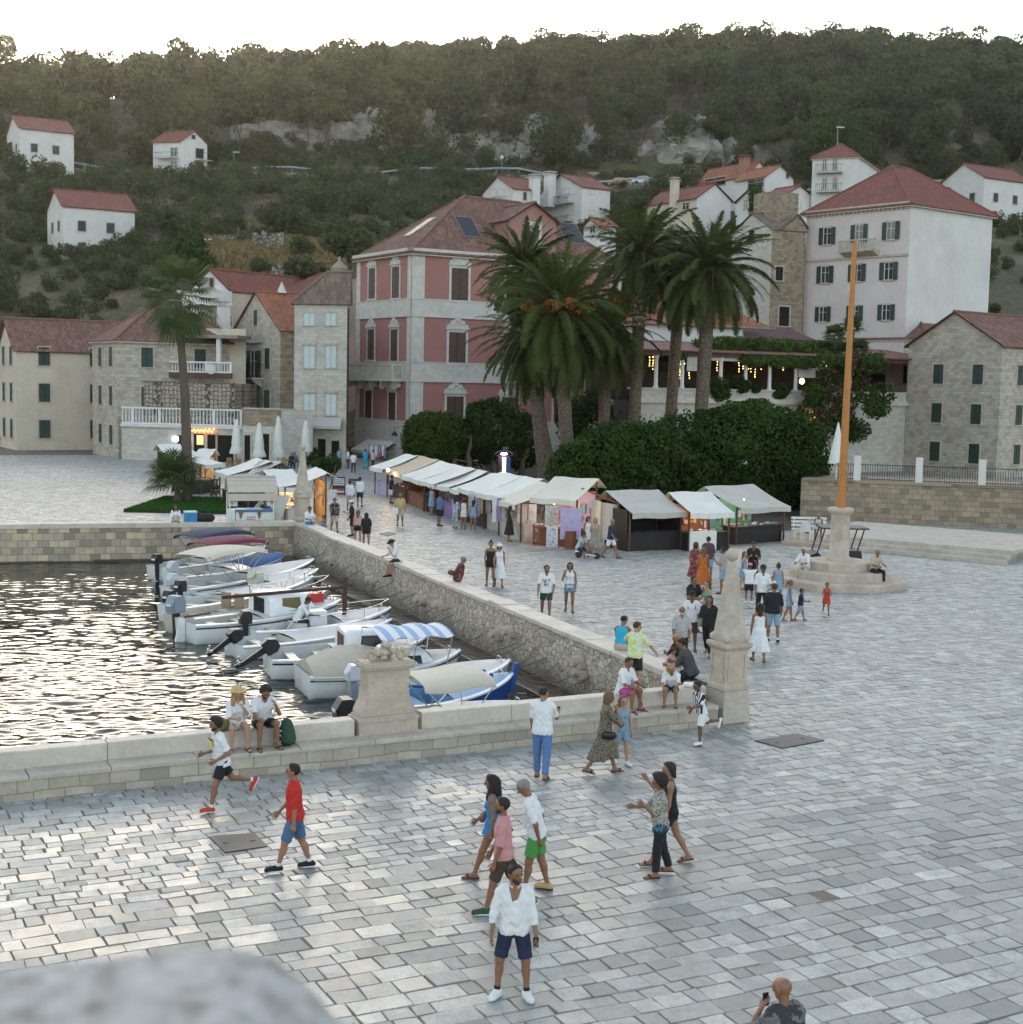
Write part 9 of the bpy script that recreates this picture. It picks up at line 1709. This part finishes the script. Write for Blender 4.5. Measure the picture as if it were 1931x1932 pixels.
leo2 = pattern('mottled blouse print', 'spots', (.32, .31, .27), (.025, .025, .025), 34)
J = person('curly haired woman in a mottled blouse and black trousers gesturing', grd(1243, 1652), 1.64, 184, pose(((8, 3, 6), (-10, 3, 8)), ((30, 14, 104, -4), (28, 12, 62, 2)), 2, (-6, 4)), 'tan', ('afro', 'dark'), ('tee', leo2, 1.0), ('trousers', 'black'), ('sandal', 'dkbrown'), True, hands=(8, 8), belly=.05)
shoulderbag(J, 'teal patterned shoulder bag of the woman in the mottled blouse', pattern('teal bag print', 'blotch', (.02, .03, .05), (.04, .14, .2), 16), 1, -.03, 1.0)
camo = pattern('grey camouflage shirt', 'blotch', (.03, .03, .032), (.14, .135, .13), 7, (.05, .05, .055))
J = person('bald man in a camouflage shirt on the phone at the bottom edge', np.array([4.62*0+P(1474, 2160)[0], P(1474, 2160)[1], 0]), 1.76, 118, pose(((3, 4, 4), (-3, 4, 4)), ((42, 20, 146, 34), (4, 10, 14, 4)), 4, (14, 8)), 'tan', ('bald', 'dark'), ('tee', camo, 1.0), ('shorts', 'black'), ('sneaker', 'white'), belly=.06)
held(J, 0, 'phone', 'black phone at the ear of the bald man', 'phone', M_phone, (.07, .14, .012), .1)
# ---------------------------------------------------------------- around the near obelisk
ruy = lambda x, y: float((P(x, y, WT)[:2]-NC)@N2)
person('man in a turquoise tank top seated on the rubble wall with his back turned', P(1172, 1227, WT-.02), 1.74, 62, pose(((74, 10, 70), (72, 10, 70)), ((38, 12, 60, 26), (36, 12, 62, 26)), 10, (-14, 18)), 'tan', ('buzz', 'dark'), ('tank', 'turq'), ('shorts', 'sand', .8), ('sandal', 'black'), sit=1)
person('small curly child in pink seated on the wall top', P(1264, 1263, WT), .98, 330, pose(((60, 14, 30), (66, 14, 40)), ((20, 12, 40, 14), (30, 12, 40, 16)), 6, (0, 20)), 'fair', ('curly', 'brown'), ('tee', 'palepink', .8), ('hotpants', 'palepink'), (None, ), child=True, sit=1)
person('blond woman feeding the small child on the wall', P(1287, 1256, WT-.04), 1.62, 225, pose(((78, 10, 70), (60, 10, 80)), ((34, 10, 60, 16), (36, 10, 80, 20)), 20, (20, 22)), 'tan', ('bob', 'blond'), ('tee', 'dkbrown', .9), ('shorts', 'black', .8), (None, ), True, sit=1)
person('dark haired man in a charcoal shirt seated on the wall beside the obelisk', P(1306, 1277, WT), 1.8, 150, pose(((66, 10, 100), (76, 12, 96)), ((26, 8, 62, 14), (30, 10, 62, 18)), 24, (24, 12)), 'tan', ('short', 'dark'), ('tee', 'grey', .95), ('shorts', 'black', .8), (None, ), sit=1, belly=.05)
def stand(label, x, y, h, yaw, *a, **k): return person(label, grd(x, y), h, yaw, *a, **k)
plaid = pattern('pale checked shirt', 'check', (.42, .4, .38), (.33, .3, .29), 22)
stand('old man with a white beard in a pale checked shirt behind the seated family', 1284, 1258, 1.7, 268, STAND, 'tan', ('bald', 'white', 'beard'), ('polo', plaid, 1.0), ('trousers', 'dkbrown'), ('sneaker', 'black'), belly=.06)
J = stand('man in a white tee shirt and black cap with a backpack behind the checked shirt', 1303, 1228, 1.76, 262, STAND, 'dark', ('short', 'dark', 'cap', 'black'), ('tee', 'white', .9), ('shorts', 'brown', .9), ('sandal', 'black')); backpack(J, 'dark backpack on the man in the black cap', 'dkbrown')
J = stand('long haired man all in black walking barefoot left of the obelisk', 1336, 1236, 1.78, 250, WALK, 'tan', ('bob', 'brown'), ('tee', 'black', 1.0), ('trousers', 'black'), (None,)); held(J, 0, 'sun_hat', 'black hat carried by the man all in black', 'hat', cloth('black'), (.3, .34, .06))
stand('man in a black tee shirt with a hand on his chin near the wall', 1306, 1192, 1.78, 300, pose(arms=((30, 10, 120, 22), (10, 12, 80, 30))), 'tan', ('short', 'dark'), ('tee', 'black', .8), ('shorts', 'black', .9), ('sandal', 'black'))
stand('red haired woman in a long green strapless dress', 1334, 1196, 1.7, 200, pose(arms=((20, 10, 60, 8), (26, 12, 50, 4))), 'fair', ('long', 'red'), ('strapdress', 'dressgreen', 1.6), None, ('sandal', 'brown'), True)
stand('woman in a bright orange dress left of the obelisk tip', 1326, 1116, 1.68, 95, STAND, 'tan', ('long', 'ltbrown'), ('dress', 'orange', 1.5), None, ('sandal', 'brown'), True)
mult = pattern('bright patchwork dress', 'blotch', (.35, .05, .06), (.02, .02, .03), 12, (.42, .3, .03))
stand('woman in a colourful patchwork dress raising a hand to her mouth', 1311, 1105, 1.7, 80, pose(arms=((10, 8, 20, 4), (40, 10, 120, 20))), 'tan', ('bob', 'brown'), ('dress', mult, 1.3), None, ('sandal', 'black'), True)
stand('man in a dark checked shirt behind the orange dress', 1335, 1095, 1.76, 85, STAND, 'tan', ('short', 'dark'), ('tee', pattern('dark checked shirt', 'check', (.03, .03, .05), (.12, .05, .06), 20), 1.0), ('shorts', 'lightdenim', .9), ('sandal', 'brown'))
stand('bearded man in a grey tee shirt and denim shorts left of the obelisk spire', 1364, 1120, 1.76, 150, pose(arms=((20, 10, 110, 26), (8, 8, 14, 4))), 'tan', ('short', 'dark', 'beard'), ('tee', 'greytee', .9), ('shorts', 'lightdenim', .86), ('sandal', 'brown'))
stand('girl in a blue dress right of the obelisk ball', 1402, 1112, 1.45, 330, STAND, 'fair', ('long', 'ltbrown'), ('dress', 'lightdenim', .8), None, ('sandal', 'brown'), True, child=True)
stand('man in a black tee shirt looking down behind the pink cap', 1420, 1108, 1.8, 262, pose(arms=((24, 10, 90, 28), (24, 10, 90, 28)), head=(0, 26)), 'tan', ('short', 'dark'), ('tee', 'black', .9), ('shorts', 'black', .9), ('sandal', 'black'))
stand('child in a white tee shirt holding a pink cap on its head', 1413, 1138, 1.42, 78, pose(arms=((150, 30, 60, 30), (150, 30, 60, 30))), 'tan', ('short', 'brown', 'cap', mat('pink cap cloth', (.6, .2, .3), .8)), ('tee', 'white', .8), ('shorts', 'black', .85), ('sneaker', 'white'), child=True)
J = stand('man in a white polo and sunglasses carrying a small child', 1437, 1166, 1.8, 272, pose(arms=((14, 14, 84, 10), (4, 10, 14, 2))), 'dark', ('short', 'brown', 'cap', 'dkbrown'), ('polo', 'white', .95), ('trousers', 'black'), ('sneaker', 'black'), belly=.05)
g0 = grd(1437, 1166); person('toddler in white held on the arm of the man in the white polo', g0+np.array([.34, -.05, .98]), .82, 240, pose(((70, 16, 60), (70, 16, 60)), ((30, 14, 50, 10), (30, 14, 50, 10)), 6), 'fair', ('short', 'brown'), ('tee', 'white', .8), ('hotpants', 'lightdenim'), (None, ), child=True, sit=1)
stand('girl with a bun in a pale blue dress behind the black tee shirt', 1467, 1140, 1.45, 80, STAND, 'mid', ('bun', 'brown'), ('dress', 'lightdenim', .7), None, ('sandal', 'brown'), True, child=True)
stand('man in a black tee shirt and pale denim shorts right of the obelisk', 1458, 1212, 1.82, 88, pose(((10, 4, 6), (-8, 4, 10)), ((10, 14, 30, 8), (6, 12, 20, 4)), 3, (30, 2)), 'tan', ('buzz', 'brown'), ('tee', 'black', 1.0), ('shorts', 'lightdenim', .95), ('sneaker', 'black', 'white', 'white'), belly=.06)
J = stand('woman in a long white strappy dress walking away right of the obelisk', 1431, 1248, 1.68, 92, pose(((14, 3, 6), (-10, 3, 14, 10)), ((6, 8, 14, 4), (8, 10, 40, 14)), 2), 'tan', ('long', 'dark'), ('strapdress', 'white', 1.45), None, ('sandal', 'brown'), True)
stand('girl with a ponytail in denim dungarees on the right', 1488, 1172, 1.38, 352, pose(((12, 3, 6), (-10, 3, 12))), 'tan', ('pony', 'ltbrown'), ('tank', 'lightdenim'), ('shorts', 'lightdenim', .6), ('sandal', 'oxred'), True, child=True)
stand('small boy in a navy tee shirt and pale shorts walking right', 1510, 1171, 1.08, 350, pose(((18, 3, 8), (-14, 3, 16)), ((20, 10, 60, 8), (26, 12, 66, 8))), 'tan', ('short', 'brown'), ('tee', 'navy', .9), ('shorts', 'lightdenim', .9), ('sandal', 'brown'), child=True)
stand('little girl in an orange red dress at the far right', 1559, 1160, 1.1, 262, pose(((10, 3, 6), (-18, 3, 40, 30)), ((18, 12, 80, 14), (14, 12, 70, 14))), 'tan', ('short', 'brown'), ('dress', 'oxred', .75), None, ('sandal', 'brown'), True, child=True)
st2 = cc+np.array([-1.45, -.55, .62]); person('white haired man in a white shirt and beige trousers seated on the column steps', st2, 1.76, 232, pose(((72, 12, 62), (66, 12, 60)), ((36, 12, 50, 20), (36, 12, 48, 22)), 16, (10, 8)), 'tan', ('buzz', 'white'), ('polo', 'white', 1.2), ('trousers', 'sand'), ('sandal', 'beige'), sit=1, belly=.06)
person('man in pale shirt and black trousers seated right on the column steps', cc+np.array([1.2, -.9, .62]), 1.76, 290, SITP, 'tan', ('short', 'grey'), ('polo', 'sand', .9), ('trousers', 'black'), ('sneaker', 'black'), sit=1, belly=.05)
person('woman in a sleeveless dress bending forward on the white bench', bF.at(t0+(t1-t0)*.72, bz_+.46, -.2), 1.66, 265, pose(((80, 6, 84), (78, 6, 86)), ((40, 8, 60, 22), (40, 8, 60, 22)), 32, (0, 24)), 'tan', ('bob', 'grey'), ('dress', 'offwhite', .5), None, ('sandal', 'brown'), True, sit=1)
# ---------------------------------------------------------------- on the square and along the stalls
J = stand('man in a printed white tee shirt and green shorts with a backpack walking', 1030, 1167, 1.8, 268, pose(((16, 3, 6), (-16, 4, 16, 14)), ((6, 12, 18, 14), (4, 12, 14, 2)), 2, (14, 0)), 'tan', ('short', 'dark', 'beard'), ('tee', 'white', .8), ('shorts', 'dkgreen', .7), ('sandal', 'black')); backpack(J, 'black backpack on the man in the printed white tee shirt', 'black')
W = J['W']; Hh = J['H']; a = J['Cp']+J['Fw']*.090*Hh; mb = MB(); mb.sheet(lambda u, v: W(a+J['Y']*(u-.5)*.15+J['T']*(-.20+.26*v)-J['Fw']*((u-.5)**2*.10)), 4, 4); o = mb.build('shirt_print', [pattern('grey figure print', 'blotch', (.6, .6, .6), (.05, .05, .05), 15)], J['root']); o.matrix_parent_inverse = Matrix.Rotation(-J['yaw'], 4, 'Z')
J = stand('woman in a white tank top and denim shorts with sunglasses', 1074, 1155, 1.7, 266, pose(((6, 3, 4), (-12, 3, 14, 12)), ((10, 10, 20, 6), (40, 16, 128, 20)), 2), 'tan', ('bob', 'dark'), ('tank', 'white'), ('hotpants', 'lightdenim'), ('sandal', 'black'), True); shoulderbag(J, 'white canvas bag of the woman in denim shorts', M_canv, -1, -.02, 1.25)
J = stand('woman in a short black strapless playsuit', 925, 1106, 1.72, 270, pose(arms=((4, 8, 14, 4), (6, 10, 30, 10))), 'tan', ('bun', 'dark'), ('romper', 'black'), None, ('sandal', 'brown'), True)
stand('woman in a long white dress and white bucket hat beside the black playsuit', 941, 1106, 1.68, 275, WALK, 'mid', ('long', 'brown', 'bucket', 'white'), ('dress', 'white', 1.4), None, ('sandal', 'brown'), True)
flor = pattern('black shirt with red flowers', 'spots', (.02, .018, .02), (.28, .03, .04), 9)
J = person('man in a black flowered shirt bending behind the rubble wall', v3(P(864, 1058, 1.52)[:2]), 1.72, 20, pose(((20, 2, 10), (-14, 2, 20)), ((-26, 12, 30, 24), (-26, 12, 30, 24)), 17, (0, 4)), 'tan', ('buzz', 'grey'), ('tee', flor, .9), ('trousers', 'black'), ('sneaker', 'black'), belly=.06); shoulderbag(J, 'brown leather bag of the man in the flowered shirt', mat('brown leather', (.16, .07, .03), .6), 1, .08, 1.3, fwd=-.09)
person('boy in a black hat seated on the rubble wall over the water', RW(ruy(735, 1060), .22, WT), 1.72, 210, pose(((66, 6, 62), (58, 8, 58)), ((36, 10, 120, 24), (30, 8, 46, 20)), 24, (0, 14)), 'fair', ('short', 'dark', 'brim', 'black'), ('tee', 'white', 1.0), ('shorts', 'black', .8), ('sneaker', 'black', 'white', 'oxred'), sit=1)
J = stand('man in a tan shirt and beige shorts walking with a white carrier bag', 755, 992, 1.74, 272, pose(arms=((4, 14, 12, 2), (4, 12, 14, 2))), 'tan', ('buzz', 'grey'), ('tee', 'beige', 1.1), ('shorts', 'sand', .9), ('sandal', 'brown'), belly=.07); held(J, 1, 'carrier_bag', 'white carrier bag of the man in the tan shirt', 'bag', M_gel, (.28, .34, .08))
stand('woman in a long black dress looking at the scarves', 961, 1021, 1.72, 30, STAND, 'mid', ('long', 'dark'), ('dress', 'black', 1.4), None, ('sandal', 'brown'), True)
J = stand('woman in a short white dress with a blue bag at the white stalls', 875, 1000, 1.68, 60, STAND, 'tan', ('bob', 'brown'), ('dress', 'offwhite', .5), None, ('sandal', 'white'), True); shoulderbag(J, 'blue bag of the woman in the short white dress', cloth('blue'), 1, .08, 1.2)
stand('woman in a blue patterned trouser suit at the white stalls', 859, 998, 1.66, 50, STAND, 'tan', ('long', 'dark'), ('tee', pattern('blue leaf print', 'spots', (.4, .42, .42), (.06, .1, .2), 12), 1.0), ('trousers', pattern('blue leaf print', 'spots', (.4, .42, .42), (.06, .1, .2), 12)), ('sandal', 'white'), True)
stand('man in a blue tee shirt and black shorts facing the stalls', 829, 993, 1.8, 40, STAND, 'tan', ('short', 'dark'), ('tee', 'bluetee', .9), ('shorts', 'black', .9), ('sneaker', 'black'))
stand('woman in a pale blue dress with balloons in front of the dim stalls', 814, 972, 1.66, 40, STAND, 'fair', ('bob', 'ltbrown'), ('dress', 'lightdenim', .9), None, ('sandal', 'brown'), True)
c = grd(820, 972)+np.array([.3, 0, 0]); mb = MB(); mb.ball(c+Z3*.75, .2, 8); mb.ball(c+np.array([.25, 0, .55]), .17, 8, 1); mb.tube([c+Z3*.75, c+Z3*1.1], .008, 4); prop(mb.build('balloons', [M_gel, mat('yellow balloon', (.6, .5, .05), .4)]), 'white and yellow balloons held low by the stalls', 'balloons')
stand('stallholder in a black tee shirt and white shorts by the tan stall', 738, 950, 1.78, 20, STAND, 'tan', ('short', 'dark'), ('tee', 'black', .9), ('shorts', 'white', .9), ('sneaker', 'black'))
stand('woman in denim shorts at the boards of the tallest stalls', 893, 1002, 1.62, 70, STAND, 'tan', ('long', 'dark'), ('tank', 'lightdenim'), ('hotpants', 'lightdenim'), ('sandal', 'white'), True)
stand('woman in a plain white dress beside the corner stall', 1108, 1042, 1.66, 300, STAND, 'tan', ('bob', 'dark'), ('dress', 'white', .7), None, ('sandal', 'brown'), True)
stand('blond woman in a long sand coloured dress beside the corner stall', 1122, 1046, 1.68, 260, pose(arms=((14, 10, 80, 24), (10, 10, 70, 20))), 'fair', ('long', 'blond'), ('dress', pattern('sand dress print', 'spots', (.34, .29, .24), (.2, .16, .13), 14), 1.45), None, ('sandal', 'brown'), True)
sb = grd(1092, 1052); J = person('boy in a striped shirt sitting low on a ride-on board', sb+Z3*.36, 1.62, 330, pose(((70, 8, 60), (62, 8, 52)), ((40, 10, 30, 12), (40, 10, 30, 12)), 22, (0, 12)), 'tan', ('short', 'dark'), ('tee', pattern('pale striped shirt', 'stripe', (.5, .5, .48), (.16, .17, .18), 16), .9), ('shorts', 'navy', .85), ('sneaker', 'white'), sit=1)
r = empty('hover_board', 'white ride-on board with small black wheels under the boy', 'ride-on board', sb); mb = MB(); mb.box(sb+np.array([0, 0, .3]), (.34, .3, .06)); mb.tube([sb+Z3*.28, sb+np.array([.35, -.2, .16]), sb+np.array([.75, -.4, .14])], .035); mb.build('seat_frame', [M_gel], r)
for dx in (.0, .8): mb = MB(); c = sb+np.array([dx, -.42*dx, .14]); mb.cyl(c+np.array([-.04, -.06, 0]), c+np.array([.04, .06, 0]), .14, n=14); mb.build('wheel', [M_black], r)
stand('man in a dark polo and white shorts walking past the corner stall', 1152, 1053, 1.8, 330, WALK, 'tan', ('buzz', 'grey'), ('polo', 'navy', .95), ('shorts', 'white', .8), ('sandal', 'brown'))
# ---------------------------------------------------------------- beside the far obelisk and in the left market
stand('man in a black printed tee shirt and pale patterned shorts', 631, 1004, 1.78, 285, WALK, 'tan', ('short', 'dark'), ('tee', pattern('black tee print', 'blotch', (.015, .015, .016), (.2, .19, .17), 7), .9), ('shorts', pattern('pink leaf shorts', 'spots', (.5, .45, .47), (.32, .12, .16), 16), .95), ('sandal', 'black'))
stand('man in a white shirt standing left of the pair on the promenade', 660, 963, 1.78, 80, STAND, 'tan', ('short', 'dark'), ('rolled', 'white'), ('shorts', 'sand', .9), ('sandal', 'brown')); stand('man in a white shirt and navy shorts standing right of the pair', 679, 956, 1.8, 86, STAND, 'tan', ('short', 'dark'), ('rolled', 'white'), ('shorts', 'navy', .85), ('sneaker', 'black'))
stand('man dressed in black with a white cap by the sea wall', 664, 1012, 1.78, 190, pose(arms=((20, 10, 90, 26), (6, 8, 20, 4))), 'mid', ('short', 'dark', 'cap', 'white'), ('tee', 'black', .9), ('shorts', 'black', .95), ('sneaker', 'black', 'white'))
stand('girl in a pale top and black shorts with an arm round her friend', 675, 1030, 1.68, 88, pose(arms=((6, 8, 14, 4), (20, 30, 30, -10))), 'fair', ('long', 'ltbrown'), ('tank', mat('cloth blush', (.48, .3, .24), .8)), ('hotpants', 'black'), (None,), True); J = stand('girl in black with a small backpack beside her friend', 691, 1036, 1.66, 92, STAND, 'mid', ('long', 'dark'), ('tee', 'black', .9), ('hotpants', 'black'), ('sandal', 'brown'), True); backpack(J, 'small black backpack of the girl in black', 'black', .8)
person('boy in white and blue shorts seated on the wall by the far obelisk', RW(RWL-1.1, .4, WT), 1.66, 300, SITP, 'tan', ('short', 'dark'), ('tee', 'white', .9), ('shorts', 'blue', .85), ('sandal', 'brown'), sit=1); person('child in a striped top leaning beside the boy on the far wall corner', RW(RWL-1.9, .95, 0), 1.3, 210, STAND, 'tan', ('short', 'brown'), ('tee', pattern('dark striped top', 'stripe', (.05, .06, .06), (.25, .26, .26), 18), .9), ('shorts', 'grey', .9), ('sandal', 'red'), child=True)
person('ice cream vendor in a green shirt standing behind the freezer', FW(ku0-1.9, 2.0, 0), 1.74, 270, pose(arms=((30, 10, 110, 24), (14, 10, 40, 10))), 'tan', ('short', 'dark'), ('tee', 'dkgreen', .9), ('trousers', 'black'), ('sneaker', 'black'))
person('dark haired girl in white seated on the end wall beside the cool box', FW(PF(*C('E', 60, 720), FC, N3)[0], .4, WT), 1.62, 285, SITP, 'tan', ('wavy', 'brown'), ('shirt', 'white'), ('shorts', 'sand', .9), (None,), True, sit=1)
person('grey haired man in dark clothes sitting on the ground under the stalls', P(408, 935)+Z3*.1, 1.7, 260, pose(((90, 10, 70), (80, 12, 60)), ((30, 8, 60, 20), (30, 8, 60, 20)), 14), 'mid', ('buzz', 'grey'), ('tee', 'dkbrown', .9), ('trousers', 'grey'), ('sneaker', 'white'), sit=1)
for i, (x, y, yaw, top, hr, lb, s_) in enumerate(((657, 884, 200, 'white', 'dark', 'man in a white tee shirt walking by the palace corner', None), (641, 882, 250, 'lightdenim', 'grey', 'person in a pale shirt standing near the cafe planter', None), (634, 874, 240, 'oxred', 'brown', 'person in a dark red shirt at the cafe', .46), (612, 868, 260, 'white', 'grey', 'grey haired person in white at the cafe', .46), (549, 884, 300, 'dkbrown', 'brown', 'person in brown at the cafe tables', .46), (558, 882, 250, 'bluetee', 'brown', 'person in a blue shirt at the cafe tables', .46), (572, 880, 240, 'sand', 'dark', 'bare armed person in a sand top at the cafe tables', .46), (690, 884, 120, 'turq', 'dark', 'person in turquoise trousers and white by the clothes rail', None), (704, 886, 60, 'palepink', 'brown', 'person in pink bending at the first stall', None), (667, 892, 100, 'white', 'dark', 'man in a white top beside the chalkboard', None))):
 b = P(x, y); person(lb, b+Z3*(s_ or 0), 1.7, yaw, SITP if s_ else STAND, 'tan', ('short', hr), ('tee', top, .9), ('trousers' if i != 7 else 'trousers', 'turq' if i == 7 else 'grey'), ('sneaker', 'black'), sit=s_)
b = P(696, 880); r = empty('clothes_rail', 'rail hung with white and coloured clothes by the palace corner', 'clothes rail', b); mb = MB(); mb.tube([b, b+Z3*1.9, b+np.array([1.5, .2, 1.9]), b+np.array([1.5, .2, 0])], .03); mb.build('frame', [M_iron], r)
for i in range(7): mb = MB(); c = b+np.array([.15+.2*i, .03*i, 0]); mb.par(c+Z3*(.75+.1*(i % 3)), (.14, .02, 0), (-.03, .3, 0), (0, 0, 1.12-.1*(i % 3))); mb.build('garment', [M_cloth[(8, 6, 8, 3, 5, 8, 0)[i]]], r)
person('man in a white tee shirt crouched at the engine in the boat with the mast', b8.world(.33, 0, .62), 1.76, 8, pose(((70, 12, 76), (64, 12, 70)), ((40, 10, 40, 12), (40, 10, 40, 12)), 26, (0, 30)), 'dark', ('short', 'dark'), ('tee', 'white', 1.0), ('shorts', 'navy', .9), (None,), sit=1)
